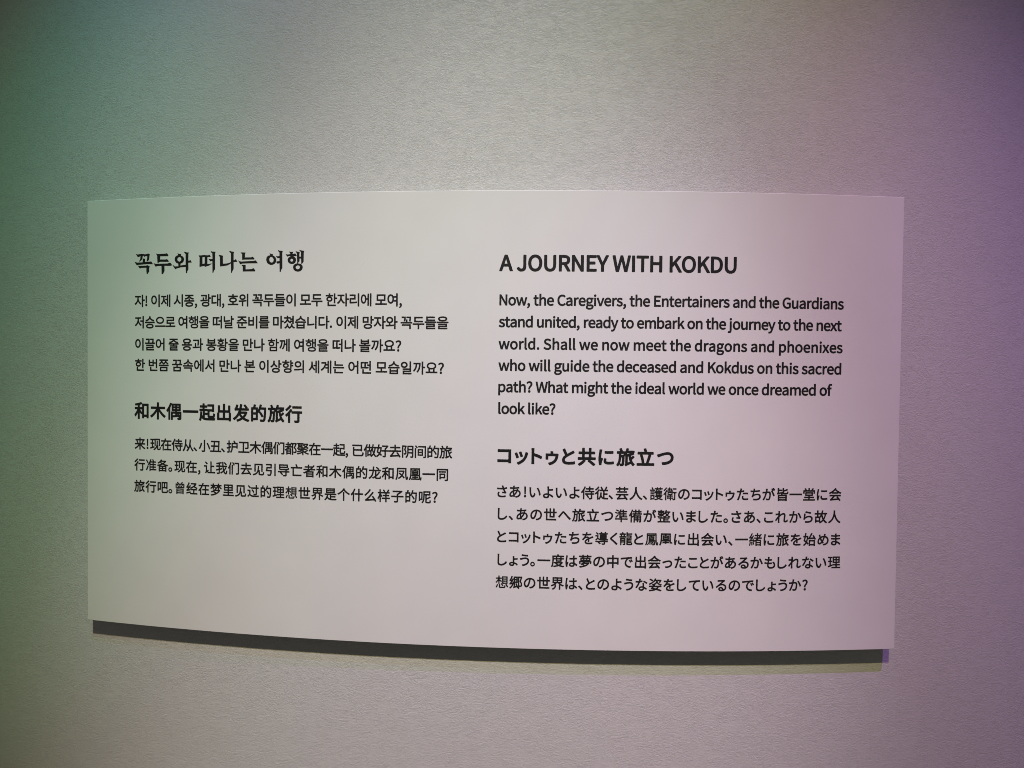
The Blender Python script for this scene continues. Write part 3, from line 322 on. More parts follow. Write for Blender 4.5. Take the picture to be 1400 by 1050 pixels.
'계': '368-50 42 0 6 4 4 6 0 452-4 8-6 4-42 0-6-3-3-7 0-454 3-6|274-26 46 0 6 2 2 6 0 418-1 6-5 5-6 1-38 0-4-2-4-4-2-6-1-102-43 0 3 22 1 36-2 6-6 4-176 0-6-2-3-4-1-4 0-34 2-6 4-4 125-2-3-22-9-32-11-30-17-30-19-26-26-27-28-23-34-24-4-6 2-8 26-32 6-2 8 2 30 20 28 22 24 24 20 23 20 27 14 27 12 27 8 23 54 1 2-2 0-2 0-54-2-1-68 0-6-1-6-8 0-36 4-8 6-2 70 0 2-2 0-144 2-6',
'과': '329-50 43 0 6 3 4 5 0 220 2 0 62 1 6 3 2 6 0 36-4 8-6 3-60 0-2 1 0 178-3 6-7 4-44 0-6-4-2-6 0-454 2-6|21 50 5 0 98 1 72 3 112 13 6 3 2 6-4 34-4 6-6 2-72-6-62-4-2 130-2 4-6 3-44 0-6-3-2-8-2-128-84-1-6-2-3-5-1-6 6-36|248 150 16 0 4 2 3 6 7 58 4 50 2 98-2 6-4 4-6 0-226 0-8-2-3-8 0-36 3-6 4-2 180-2-4-78-9-78 3-6 4-2',
'광': '229-48 37 2 30 4 26 6 24 10 20 14 13 16 9 18 4 22-4 24-8 16-15 16-19 14-24 10-26 6-30 4-34 2-36-2-30-4-26-6-24-11-20-14-14-15-8-18-4-22 4-22 9-18 13-15 20-14 24-11 28-6 30-4|198 8-28 4-14 6-12 6-6 6-3 6-1 10 0 6 4 6 8 6 10 6 14 6 18 3 42 3 44-3 18-3 14-6 12-6 6-6 3-6 1-8-2-8-3-6-7-7-10-5-14-6-18-3-20-2|330 122 2-1 46 0 6 3 3 4 1 116 56 1 5 3 3 6 0 38-4 7-6 2-52 0-2 1 0 112-3 6-5 4-46 0-6-3-3-5-1-284 2-6|23 152 103 1 74 4 110 13 4 2 4 6-2 34-4 6-6 2-74-6-62-4-1 76-1 6-4 4-4 2-44 0-6-4-3-6-1-80-84-1-6-2-4-5 0-4 4-36 2-4|260 228 8 2 3 4 8 42 3 32 2 76-2 6-2 4-6 2-224 0-8-4-3-6 0-36 3-6 6-4 173 0-3-48-8-48 2-6 2-4 6-2',
'까': '338-50 43 0 5 3 4 5 0 223 2 1 56 0 6 2 4 6 0 38-2 4-4 4-4 2-56 0-2 0 0 176-2 6-8 4-44 0-5-4-3-6 0-454 2-6|184 22 4 1 6 3 28 40 23 40 19 44 12 42 9 44 6 42 3 90-4 4-6 3-110 0-6-2-8 2-122 0-6-1-4-4-1-6 0-36 3-6 6-2 74-2-7-54-7-30-11-32-13-28-16-28-18-26-24-28-2-4 2-6 2-4 36-25 6 0 4 2 30 35 24 36 18 38 15 38 10 38 11 80 64-2-6-60-6-34-10-34-12-34-14-32-20-32-24-34 0-6 2-4 34-24',
'께': '370-50 43 0 6 4 3 6 0 452-4 8-7 4-42 0-5-4-4-6 0-454 3-6|283-26 44 0 7 2 3 6 0 418-1 6-4 4-5 2-40 0-6-2-3-6-2-158-35 0 4 54 1 58-2 6-4 4-89 2-8-3-8 3-100 0-6-2-3-4-2-6 0-34 2-4 2-4 7-2 52 0 1-2-4-48-12-62-10-28-12-28-15-27-19-29 0-6 1-3 38-23 6 0 6 4 23 36 17 34 14 38 11 38 6 36 6 40 1 32 42-2 1-2-2-54-4-34-7-34-9-32-12-32-16-32-22-32 0-8 5-6 32-18 6-2 6 3 27 41 19 42 13 42 8 34 43 2 2-2 0-2 0-204 1-6',
'꼭': '340-47 43 0 6 3 3 5 0 156-1 5-4 4-6 2-310 0-6-2-4-4-1-5 0-36 3-6 6-3 260 0 1-109 3-7|21 155 6-1 408 0 5 3 4 6 0 36-3 6-8 4-164 0 0 80-2 6-4 3-4 2-42 0-6-3-4-6-1-82-183-1-5-3-3-6 0-36 2-5|165 227 12-1 7 3 10 28 9 44 4 36 1 56-2 6-3 3-6 2-136 0-6-2-3-3-2-6 0-34 1-4 4-4 6-1 85-1-2-22-4-28-14-58 2-6 5-3|365 227 10-1 4 1 4 3 2 5 7 44 4 38 2 76-2 6-3 3-6 2-152 0-6-2-5-7 0-36 3-6 4-3 105-1-4-52-8-58 3-5 4-2',
'꿈': '75-43 307 0 4 1 5 3 2 6 0 158-1 6-4 4-6 1-122 0 0 3 0 50 0 3 174 0 6 1 4 4 1 4 0 36-5 7-6 2-49 1 5 32 5 40 1 74-4 7-6 2-144 0-4-1-4-4-2-4 0-36 2-5 4-4 96-1-4-54-8-44-2-3-114 1 10 56 3 36 1 54-2 5-4 3-6 1-144 0-8-3-2-6 0-36 2-6 4-3 97-1-1-24-7-48-7-28-118-1-4-1-4-4-2-4 0-36 2-5 4-4 4 0 172 0 2-3-2-53-120 0-6-1-3-4-1-6 0-158 2-7|128 12-1 1 0 68 1 1 200 0 3-1-1-69',
'끌': '74-43 322 0 6 2 4 4 1 4 0 34-3 6-6 4-272 0 0 32 2 1 252 0 6 1 5 4 1 6 0 112-2 6-4 3-6 2-306 0-7-3-4-8 0-34 3-6 4-3 258 0 2-1 0-2 0-24-2-1-254 0-4-1-4-4-2-4 0-120 2-6|20 205 6-1 410 0 6 3 3 6 0 36-3 6-6 3-52 0-2 1 6 30 4 38 2 70-4 6-4 3-148 0-6-2-4-7 0-34 1-6 4-4 5-1 93-1-4-52-9-40-2-1-110 0 0 1 6 30 4 38 2 68-2 8-8 3-148 0-6-3-4-6 0-36 2-4 4-4 4-1 96-1-1-22-7-44-8-27-116 0-6-2-4-7 0-34 2-6',
'나': '330-49 44 0 6 4 2 4 1 228 63 1 6 3 3 6 0 36-1 4-4 5-6 2-60 0-1 1 0 168-3 8-8 3-44 0-4-3-4-6 0-454 2-6|38 67 4-1 88 0 54 4 54 6 58 10 6 3 2 6-4 38-4 5-6 4-56-10-52-6-86-4-2 1 0 246-2 6-6 4-46 0-4-2-4-6 0-294 2-6',
'날': '89-44 303 0 6 2 4 4 0 4 0 36-3 6-5 4-250 0-2 0 0 28 2 2 232 0 6 2 4 4 0 4 0 110-2 8-8 4-286 0-8-2-4-8 0-34 2-6 6-4 236 0 2-2 0-22-2-1-232 0-6-2-4-5 0-4 0-118 2-6|329 176 5-1 42 0 6 1 4 4 0 6 0 86 2 2 56 0 6 4 2 4 1 38-1 4-4 4-6 2-54 0-2 2 0 82-2 6-6 4-46 0-5-4-3-6 0-230 1-4|46 196 88 2 52 2 54 8 56 9 6 3 2 6-6 38-4 6-6 2-54-9-50-6-84-4-2 1 0 142-2 4-6 4-46 0-5-4-3-6 0-188 2-6',
'는': '76-38 316 0 6 4 2 4 0 38-3 6-7 2-260 0-1 2 0 86-1 6-8 4-44 0-6-2-4-8 0-132 2-6|21 140 415-1 6 3 3 6 0 36-3 6-8 4-410 0-8-4-2-6 0-36 2-4|79 234 309 0 6 2 4 6 0 38-4 6-6 2-256 0-2 114-3 4-5 2-44 0-6-4-2-6 0-154 2-7',
'니': '353-50 44 0 6 4 3 6 0 452-4 8-7 4-42 0-7-4-2-6 0-454 2-6|48 68 5-1 90 1 58 4 56 7 58 11 5 2 3 6-6 40-3 4-5 3-58-9-54-7-52-4-40-1 0 244-2 7-6 4-46 0-5-3-3-6 0-292 1-6',
'다': '330-50 44 0 6 4 2 4 1 230 1 2 2 0 62 0 6 4 3 6 0 36-1 4-4 4-6 2-62 0-1 168-3 7-6 3-44 0-6-2-4-8 0-454 2-6|40 64 4-1 96 1 54 2 50 4 50 8 8 4 2 8-4 36-4 6-6 2-50-7-48-5-96-2 0 204 162 2 5 4 1 6 0 34 0 4-4 4-6 2-210 0-4-1-4-3-2-8 0-294 2-6',
'대': '368-50 42 0 6 4 3 6 0 452-3 8-8 4-42 0-4-4-3-4-1-174-42 0 0 2 0 158-2 6-4 4-4 2-40 0-7-4-3-6 0-422 4-6 6-2 40 0 6 2 2 4 2 206 40 2 2-2 0-2 0-224 2-6|38 62 122 2 40 4 38 8 4 0 5 4 1 6-4 36-4 6-4 2-40-6-34-3-68-3-1 2 0 192 1 2 118 0 6 4 2 6 0 36-6 8-6 1-168 0-4-1-4-4-2-6 0-286 2-6',
'두': '207-48 43 0 6 3 3 5 1 148 178 0 5 4 2 6 0 36-3 6-8 3-410 0-6-3-4-6 0-36 2-6 6-4 174 0 2-2 0-144 2-6|76 202 6-1 300 0 6 1 4 4 2 4 0 36-4 6-4 3-252 1 0 86 244 0 6 4 4 6 0 36-2 4-4 4-6 2-294 0-6-2-4-4-2-4 0-176 2-6',
'들': '74-44 320 0 6 2 4 4 1 4 0 34-3 6-6 4-270 0 0 24 2 1 252 0 6 1 4 4 2 6 0 106-2 4-4 4-6 2-306 0-6-2-3-4-1-4 0-34 2-6 6-4 256 0 2-2 0-18-2-1-252 0-6-1-4-4-1-6 0-110 2-6|20 182 6-2 408 0 6 3 4 5 0 38-3 6-7 3-410 0-6-3-4-6 0-36 2-4|74 252 6-2 308 1 6 5 2 6 0 34-4 6-4 2-256 1-1 3 0 44 1 2 250 0 6 4 3 6-1 38-4 5-6 2-300 0-6-1-4-4-1-6 0-138 1-4',
'떠': '360-50 44 0 6 4 2 6 0 452-2 8-8 4-44 0-5-4-3-4-1-158-75 0-6-2-4-8 0-36 2-4 4-4 4 0 76-2 0-242 2-6|33 68 5-1 68 1 56 10 2-2 4-7 6-2 88 2 30 3 30 6 6 4 2 6-4 36-2 4-4 4-6 1-50-8-36-2-2 1 0 198 72 2 4 1 4 3 2 6 0 34-4 8-8 2-122 0-8-4-2-6 0-244-2 0-4 6-6 2-30-6-30-2-2 0 0 198 60 2 6 2 4 6 0 38-4 6-6 2-112 0-8-4-2-8 0-288 1-6',
'떤': '99-40 315 0 6 4 3 4 1 38-4 6-8 4-260 0 0 94-2 6-4 4-4 2-44 0-6-3-2-7 0-140 2-8|356 74 46 0 7 2 3 6 0 330-4 8-6 4-44 0-4-4-4-4 0-116-2 0-70 0-6-4-4-6 0-36 2-5 4-3 74-2 2-2 0-158 2-6|36 146 68 2 28 2 32 7 4-8 6-3 88 2 32 4 30 5 4 3 4 6-4 36-4 6-4 3-6 0-48-7-38-2-1 0 0 128 73 2 6 2 4 2 1 6 0 34-3 6-8 4-124 0-8-2-3-8-1-170-4 4-6 1-42-7-24-2 0 128 62 2 6 1 6 7-1 38-4 6-7 2-114 0-6-2-4-8 0-220 2-6',
'로': '24 6 410 0 8 4 4 6 0 36-4 6-4 4-178 0 0 64 138 0 6 4 1 6 0 34-3 6-4 4-270 0 0 2 0 48 0 2 256 0 6 3 4 3 0 6 0 136-4 8-8 2-308 0-7-4-3-6 0-36 2-4 4-4 260 0 2-2 0-46-2-2-254 0-8-2-2-8 0-140 1-6 3-3 6-1 120 0 2-4 0-58-2-2-174 0-4-4-4-6 0-36 2-6',
'를': '74-44 324 0 6 2 4 4 0 4 0 32-3 6-5 4-272 0-2 0 0 20 2 0 254 0 6 2 4 3 2 5 0 96-2 6-4 4-4 2-310 0-6-2-4-4-1-4 0-32 3-6 6-3 258 0 2-1 0-2 0-14-2 0-260-1-4-3-2-6 0-102 2-6|19 162 7-1 410 0 6 3 2 4 1 36-3 7-8 3-410 0-7-4-3-6 0-34 1-4|76 226 314 0 6 2 4 4 0 4 0 32-3 6-5 4-262 0-1 0 1 18 256 0 4 4 2 4 0 96 0 4-4 4-6 2-310 0-4-4-2-4 0-32 2-6 6-4 254 0 2-2 0-14-252 0-6-1-4-5-1-4 0-98 3-6',
'리': '354-50 44 0 6 4 2 6 0 454-2 6-8 4-44 0-6-4-2-6 0-454 2-6|48 60 98 0 56 2 58 6 58 8 6 4 2 6-4 36-2 6-6 3-60-8-54-5-96-2 0 82 2 2 154 0 4 0 4 4 2 6 0 162-2 4-3 4-5 2-210 0-4-1-4-3-2-6 0-36 2-6 6-2 158-2 0-72-154 0-6-2-4-4-2-6 0-172 2-6',
'마': '330-50 44 0 6 4 2 4 1 228 65 2 6 2 3 6 0 38-5 8-6 2-62 0-1 0 0 170-3 6-8 4-44 0-4-4-4-6 0-454 2-6|38 66 4 0 208 0 5 0 5 4 1 6 0 292-1 4-4 4-6 2-208 0-4 0-4-4-2-8 0-290 2-6|94 120 0 204 104 0 1-204',
'만': '94-40 303 0 6 4 3 4 0 38-3 6-6 4-250 0-1 0 0 96-2 6-3 4-4 2-44 0-6-3-3-7 0-142 2-8|330 72 47 0 6 2 3 4 0 152 57 1 7 3 3 6 0 36-1 4-4 4-5 2-56 0-1 128-2 6-7 4-44 0-6-3-3-7 0-332 2-6|38 154 5-1 208 0 8 3 3 8 0 208-3 8-8 3-208 0-6-3-4-8 0-208 1-6|95 208 0 120 104 0 1-2 0-118-1 0',
'망': '230-49 37 2 28 4 26 7 24 10 21 15 12 16 9 18 3 24-3 23-9 17-13 17-20 14-22 10-26 8-32 4-34 2-34-2-30-4-26-8-22-10-21-15-13-15-9-17-4-24 4-24 8-18 13-15 21-15 23-11 26-6 30-6|205 7-34 6-23 10-8 8-4 8-1 6 1 10 4 6 6 6 13 8 12 5 18 4 42 3 44-3 18-4 14-6 16-12 4-7 1-10 0-6-4-8-7-7-12-6-14-6-34-6|330 137 47-1 4 2 4 3 1 6 1 109 56 0 7 3 3 6 0 36-4 8-6 3-54 0-3 1 0 102-3 6-6 3-44 0-6-3-3-6 0-268 2-6|39 175 4-1 208 0 8 3 3 8 0 194-3 7-8 4-208 0-6-3-4-8 0-194 1-6|95 228 0 107 104 0 1-2 0-104',
'모': '24 8 410 0 8 4 4 6 0 36-4 6-4 4-178 0 0 88 124 0 6 2 4 4 2 218-4 8-8 2-310 0-6 0-3-4-3-8 2-216 2-4 6-2 124 0 2-2 0-84-2-2-174 0-4-4-4-6 0-36 2-6|124 206 0 126 208 0 2-2 0-122-1-2',
'번': '106-40 302 0 6 4 4 4 0 38-4 6-6 4-248 0-2 0 0 94-1 6-5 4-4 2-44 0-6-4-2-8 0-140 2-6|352 68 46 0 6 4 4 4 0 336-4 8-6 4-44 0-4-2-4-4-1-6-1-116-82 0 0 88-4 6-4 3-44 1-4-2-4-4-2-6 0-66-2-2-98 0-1 2 0 66-3 8-8 4-42 0-6-4-4-8 0-226 3-8 7-3 208 1 6 2 2 6 0 88 82-1 1-163 2-6|100 200-1 2 0 56 1 2 98 0 2-2 0-56-2-2',
'본': '76-40 312 0 6 3 4 5 0 38-3 6-7 4-258 0 0 80-2 6-8 5-44 0-6-3-3-8 0-126 2-6|22 122 410 0 8 2 4 8 0 34-2 6-6 4-174 1-2 1 0 24 2 2 118 0 4 1 4 3 2 6 0 180-2 8-4 3-4 1-42 0-6-2-4-8 0-46-2 0-194 0-2 0 0 46-4 8-8 2-40 0-6-2-2-4-2-6 0-180 2-6 4-3 4-1 118 0 2-2 0-24-4-1-172-1-6-4-2-6 0-36 2-4|130 258 0 36 2 2 196-2 0-36',
'볼': '74-44 320 0 6 2 4 4 1 4 0 34-3 6-6 3-270 1 0 20 2 2 252 0 6 1 4 5 2 4 0 102-2 4-4 4-6 2-306 0-6-2-3-4-1-4 0-32 2-8 6-3 256 0 2-1 0-16-2-2-252 0-6 0-4-4-1-6 0-106 2-6|24 170 408 0 8 2 3 4 1 4 0 34-2 6-6 4-174 0-2 2 0 20 120 0 4 2 4 3 2 7 0 148-2 6-4 4-4 1-42 0-4-1-4-4-2-4 0-32-2-2-194 0-2 2 0 32-2 4-3 4-5 1-42 0-6-2-2-3-2-6 0-148 2-6 4-4 4-2 118 0 2-20-4-2-172 0-4-2-4-6 0-36 2-6|130 302 0 20 2 0 194 0 2 0 0-2 0-18-2-2-194 0',
'봉': '227-48 37 1 32 4 28 7 22 9 20 13 16 16 10 20 2 20-3 20-11 20-14 14-18 12-24 10-28 7-34 4-34 1-34-1-32-3-28-8-22-8-21-14-15-16-8-16-4-20 3-24 11-20 14-16 18-11 24-9 28-8 32-3|204 6-22 2-32 8-12 6-6 6-4 8-1 6 1 6 4 6 6 6 12 6 34 8 44 3 24-1 40-6 14-4 14-6 6-6 4-6 0-6 0-6-4-8-8-6-12-6-32-8-22-2|20 144 6-2 406 0 6 2 4 4 2 4 0 36-2 6-6 3-176 1 0 26 2 0 118 0 4 2 5 4 1 6 0 166-2 6-4 3-4 1-42 0-6-2-4-6 0-40-2-2-194 0-2 2 0 40-4 6-8 2-40 0-6-2-2-4-2-4 0-166 2-6 4-4 4-2 118 0 2-2 0-22-2-2-174-1-5-3-3-6 0-36 2-5|130 280 0 28 2 0 196 0 0-28-2-2',
'비': '352-50 44 0 6 3 4 7 0 454-4 7-6 3-44 0-6-3-3-7 0-454 3-7|46 60 4-1 214 0 4 1 4 4 2 6 0 304-2 6-2 3-6 3-42 0-4-2-4-4-2-6 0-106-2-2-106 0-2 2 0 106-1 6-4 4-5 2-42 0-4-2-4-3-2-7 0-304 2-6|104 114-2 2 1 96 109 0 0-96-2-2',
'상': '230-48 36 1 30 5 24 6 26 11 20 15 12 14 9 18 3 24-2 20-8 18-16 17-20 14-22 9-24 7-32 5-34 2-34-2-30-4-26-7-24-10-20-15-13-14-9-18-4-24 4-22 9-18 12-14 21-16 24-10 26-7 30-4|200 8-28 4-16 6-10 6-6 6-4 8-1 6 1 8 4 8 6 6 10 5 14 5 18 4 42 4 46-4 30-8 10-6 6-6 6-8 0-8 0-6-5-8-7-6-10-6-12-4-20-5-20-3|330 130 46-2 4 2 5 4 1 6 0 110 2 1 56 0 6 3 3 6 0 38-5 7-6 2-56 1 0 106-2 6-6 4-46 0-6-4-2-4 0-276 2-6|42 146 6 0 20 8 20 12 18 14 16 14 14 16 20 34 2 0 8-14 26-30 32-24 36-18 6 0 6 4 24 34 0 8-4 4-26 12-18 12-18 14-16 17-12 18-8 19-6 20-2 22 0 50-2 4-4 4-46 0-4 0-4-4-2-6 0-44-2-26-5-22-9-22-14-22-14-16-16-14-22-15-24-11-4-4-2-4 2-6 22-34',
'서': '355-50 43 0 6 3 4 7 0 454-4 7-6 3-44 0-4-2-4-5 0-145-2-2-94 0-6-2-4-8 0-36 2-4 4-4 6 0 92 0 2-2 0-254 2-6|50 46 6 2 20 12 18 15 18 17 29 40 13 24 10 22 10-22 25-40 15-18 20-18 16-13 20-12 6-1 6 3 28 37 0 6-4 6-24 14-20 17-19 21-17 24-14 26-10 28-6 28-2 30 0 82-2 4-4 4-48 1-8-5-1-6 0-80-3-30-6-30-10-28-14-29-16-23-18-22-21-18-25-16-3-4-1-6 2-4 26-34',
'세': '368-50 44 0 6 4 2 6 0 452-3 8-7 4-42 0-6-4-3-6 0-454 3-6|273-26 45 0 6 2 3 6 0 422-3 8-6 2-42 0-6-3-2-5-2-144-64 0-6-3-4-7 0-36 2-4 4-4 6-2 62 0 1-2 0-220 1-6|42 48 8 0 18 12 16 15 16 17 24 36 10 20 6 18 4-14 22-38 26-30 15-14 17-11 6-1 6 2 26 36 0 6-2 6-22 16-16 16-16 20-13 24-10 24-8 26-4 26-1 26 0 86-2 5-5 3-45 2-6-4-3-4-2-118-5-28-8-26-10-26-14-24-16-20-18-18-24-18-2-6 2-8 26-30',
'속': '340-50 44 0 6 4 3 4 1 150-2 5-4 5-6 1-312 0-4-1-4-4-2-6 0-34 2-6 6-3 262 0 1-105 2-6|22 142 414 0 6 2 3 6 0 38-4 6-7 3-174 1 0 58-3 6-7 4-44 0-5-4-3-6 0-58-2-1-174-1-6-4-2-6 0-36 2-4|60 222 6-1 26 5 26 8 26 11 22 11 22 14 20 16 20 24 22-24 18-15 22-14 22-11 24-10 28-9 26-6 8 2 4 3 16 34 1 6-3 5-4 3-32 7-26 8-26 12-24 15-16 14-15 18-9 18-4 20 0 22-4 6-6 3-44 0-6-3-2-6 0-22-4-20-9-18-15-18-18-14-24-16-26-11-26-9-30-6-5-4-2-4 1-6 16-34',
'습': '76-44 302 0 8 2 4 4 0 4 0 176-2 6-4 4-4 0-42 0-6-2-4-8 0-42-200 0 0 42-4 8-8 2-40 0-6-2-3-4-1-4 0-176 2-6|128 12 0 35 200-1 0-34-2-1|20 164 6-1 408 0 6 3 4 4 0 38-4 7-8 3-408 0-6-4-4-6 0-36 2-4|62 228 30 6 26 8 26 10 22 10 22 14 20 16 20 23 2 0 20-23 20-16 20-12 48-22 28-8 28-6 7 2 3 4 16 34 0 4-2 6-4 4-32 6-28 9-24 11-24 14-18 14-16 18-8 16-3 18 0 22-5 7-6 2-44 0-6-3-2-6 0-22-4-18-9-18-15-16-18-14-24-14-26-12-26-8-32-6-4-4-2-6 1-6 15-32 4-4',
'승': '227-49 37 1 32 5 26 6 25 10 21 15 14 13 8 18 4 22-4 24-8 16-14 16-21 14-25 10-26 5-32 5-36 1-36-1-30-4-28-7-24-9-20-14-14-14-8-18-4-22 2-22 12-22 12-13 18-12 26-10 28-8 32-4|188 7-24 4-16 6-10 5-7 7-3 6-1 6 1 8 4 7 17 11 15 6 18 3 46 4 46-4 18-3 16-5 16-11 6-8 1-8-1-6-5-8-7-5-10-6-16-5-18-3-22-2-48 0|20 155 6-1 408 0 6 2 4 5 0 38-4 7-8 2-408 0-6-3-4-6 0-36 2-4|64 223 28 5 26 8 26 10 24 12 22 15 18 15 20 24 2-1 22-24 18-15 20-13 26-13 24-10 26-8 26-5 8 2 4 6 16 32 0 4-2 6-6 3-30 6-26 9-26 11-24 15-18 15-16 19-8 16-3 20 0 20-5 7-6 2-44 0-6-2-2-5 0-22-4-20-9-18-15-17-18-16-24-14-26-11-26-9-30-5-6-4-2-6 2-6 16-34',
'시': '352-50 44 0 6 3 4 7 0 454-4 7-6 3-44 0-6-3-3-7 0-454 3-7|42 46 6-2 4 2 20 11 20 15 18 16 17 20 15 22 24 46 10-20 13-22 15-20 16-18 20-18 16-12 18-10 8-2 6 2 28 36 0 6-2 6-26 16-21 16-21 22-16 24-14 26-11 28-7 28-2 30 0 82-2 4-4 4-48 1-5-3-3-4 0-84-3-30-7-32-10-28-15-28-18-26-19-20-22-18-24-14-4-6 2-8',
'어': '355-50 43 0 6 4 4 6 0 452-2 6-4 4-6 2-42 0-4-2-4-4-2-166-78 0-2 22-8 26-12 26-14 22-16 16-22 14-22 8-26 3-26-3-24-10-20-14-16-18-16-24-11-32-7-32-2-36 3-36 7-32 8-26 14-24 20-22 22-16 22-8 26-4 26 4 24 8 20 14 18 18 14 22 11 26 7 30 3 22 77 1 2-237 2-7|134 112-12 5-10 9-10 12-8 16-6 20-4 20-1 28 1 24 4 22 6 18 8 16 8 12 12 10 10 5 14 2 12-2 12-5 10-9 10-13 8-16 5-18 4-22 1-26-1-24-3-22-7-20-8-16-9-12-12-9-12-5-12-2',
'에': '368-50 44 1 6 3 2 6 0 452-3 8-7 4-42 0-6-3-3-7 0-454 3-6|275-26 45 0 6 2 4 6 0 420-2 6-4 5-6 1-40 0-4-2-4-4-2-160-35 0-3 22-6 26-10 26-12 22-14 16-18 14-20 9-24 3-24-4-20-8-19-16-16-22-12-24-7-26-6-30-2-38 2-36 6-32 8-30 12-22 14-20 20-16 20-8 22-4 26 3 20 9 16 12 18 20 11 20 9 26 9 52 35 1 1-209 1-6|124 110-6 2-8 4-8 8-8 12-6 16-4 18-4 22 0 26 0 26 4 22 4 18 6 16 8 12 8 8 8 5 8 1 10-1 8-5 8-8 8-12 6-16 4-18 4-22 0-26 0-26-4-22-4-18-6-16-8-12-8-8-8-4',
'여': '355-50 43 0 6 4 4 6 0 452-2 6-4 4-6 2-42 0-6-4-2-6-2-91-98 0-16 25-23 22-29 14-16 4-18 1-24-3-26-10-20-14-16-18-16-24-11-32-7-32-2-36 3-36 7-32 8-26 14-24 20-22 22-16 24-8 24-4 18 2 18 4 14 6 16 10 12 11 12 13 14 26 2 1 94 0 2-165 2-7|134 112-12 5-10 9-10 12-8 16-6 20-4 20-1 28 1 24 4 22 6 18 8 16 8 12 12 10 10 5 14 2 12-2 12-5 10-9 10-13 8-16 5-18 4-22 1-26-1-24-3-22-7-20-8-16-9-12-12-9-12-5-12-2|266 180 2 50-4 36 2 2 78 0 0-88',
'와': '330-50 43 0 6 4 3 4 0 222 63 2 7 2 2 6 0 38-1 4-4 4-4 2-60 0-3 0 0 176-2 6-7 4-44 0-5-4-4-6 0-454 3-6|25 48 100 2 72 2 74 8 36 6 7 4 2 6-3 32-3 6-5 3-64-6-49-3 0 56 13 4 20 7 18 11 16 14 14 16 8 16 7 22 2 24-3 24-7 22-12 22-16 16-19 14-22 10-24 6-28 2-26-2-24-6-22-10-20-14-17-18-10-20-8-24-2-24 2-22 6-20 10-20 11-14 16-14 20-11 20-7 13-4 1-58-2 0-112-3-5-5 0-8 6-36 4-4|145 218-14 4-10 4-11 8-9 10-5 8-4 12-1 12 1 14 4 10 6 12 8 8 9 8 12 6 28 4 16-2 14-3 20-11 8-10 6-10 4-12 1-14-1-12-4-12-5-10-8-8-11-7-10-5-14-4-14-1',
'요': '24 8 410 0 8 4 4 6 0 36-2 4-4 4-6 2-90 0 0 106 22 16 20 22 14 28 3 16 1 16-4 28-10 26-16 22-22 18-26 14-28 10-34 8-36 2-36-2-34-8-28-10-24-14-22-18-16-22-10-26-4-28 2-16 3-16 13-28 20-22 22-16 1-2 0-104-91 0-4-2-4-4-2-4 0-36 2-6|178 64-1 2 1 80 50-4 54 4 0-82|210 196-28 5-20 7-16 8-12 10-10 12-6 14-2 16 2 16 5 12 9 14 14 10 15 8 19 8 24 4 24 2 26-2 22-4 20-7 16-9 12-10 12-14 4-12 3-16-3-16-6-12-10-14-12-10-16-8-20-7-24-4-24-1',
'용': '227-48 37 1 34 5 26 6 22 9 20 13 16 16 10 22 2 18-2 20-12 22-14 14-18 12-24 10-28 7-34 4-34 1-34-1-32-3-28-8-22-8-22-14-14-14-8-18-4-22 3-24 9-18 13-14 21-15 24-9 28-7 32-4|204 6-22 2-18 3-16 6-10 5-6 6-4 8-1 6 1 8 4 6 6 6 12 6 14 5 18 3 46 4 24-2 40-5 14-5 14-8 6-4 4-6 1-8-1-6-3-6-9-8-12-6-32-8-22-2|20 148 6-2 408 0 6 3 4 5 0 38-4 6-6 2-90 0-1 2 0 44 1 2 16 8 12 9 16 19 7 14 3 22-4 26-8 16-16 16-22 15-22 9-30 8-32 4-34 2-38-2-32-4-26-7-26-11-20-12-16-18-9-18-3-20 3-26 7-14 15-18 11-10 18-9 1-45-3-2-92 0-4-4-2-6 0-34 2-4|178 200 0 2 0 28 18-2 32-1 53 3-1-29|200 282-38 6-16 6-10 5-8 7-4 8 0 6 1 10 3 6 7 6 14 8 13 4 20 4 46 4 48-4 18-3 16-6 18-12 5-7 1-10 0-6-4-6-8-8-14-8-14-5-40-6',
'위': '354-50 44 0 6 4 2 6 0 452-4 8-6 4-42 0-6-4-4-6 0-454 2-6|154-36 44 0 6 4 2 4 0 154 2 2 54 6 68 10 4 4 2 6-4 32-4 6-6 3-40-5-76-7-76-3-106-2-8-4-2-8 6-36 2-4 4-2 118 0 0-150 2-6|155 196 19 0 26 2 22 5 22 9 18 12 16 14 11 18 7 18 2 24-2 20-8 24-10 18-16 14-18 12-22 10-24 5-26 1-24-1-24-5-20-9-20-12-16-16-12-19-6-18-3-24 3-22 6-20 12-18 16-14 18-12 22-9 22-5|156 252-10 2-20 10-8 8-6 8-4 18 1 10 3 10 6 8 8 8 10 6 22 6 14 2 16-2 12-2 12-5 9-7 13-14 3-10 1-10-2-10-2-8-6-8-8-8-20-10-12-2',
'으': '24 10 412 0 6 4 3 4 1 38-4 7-8 3-410 0-6-4-4-8 1-36 3-6|228 124 36 3 32 7 30 11 27 15 21 20 16 24 10 26 4 30-4 30-10 26-16 22-22 21-26 15-30 12-32 6-36 3-36-3-32-6-28-12-26-16-22-18-16-24-10-28-4-28 4-30 10-26 16-24 22-20 24-14 30-12 32-6|212 180-30 6-20 8-18 10-11 10-9 12-6 16-3 18 3 18 6 14 8 12 14 14 16 8 20 8 24 5 22 1 26-1 20-5 20-6 18-11 12-11 10-14 7-16 2-16-3-18-5-14-9-12-16-14-16-10-18-6-24-5-24-1',
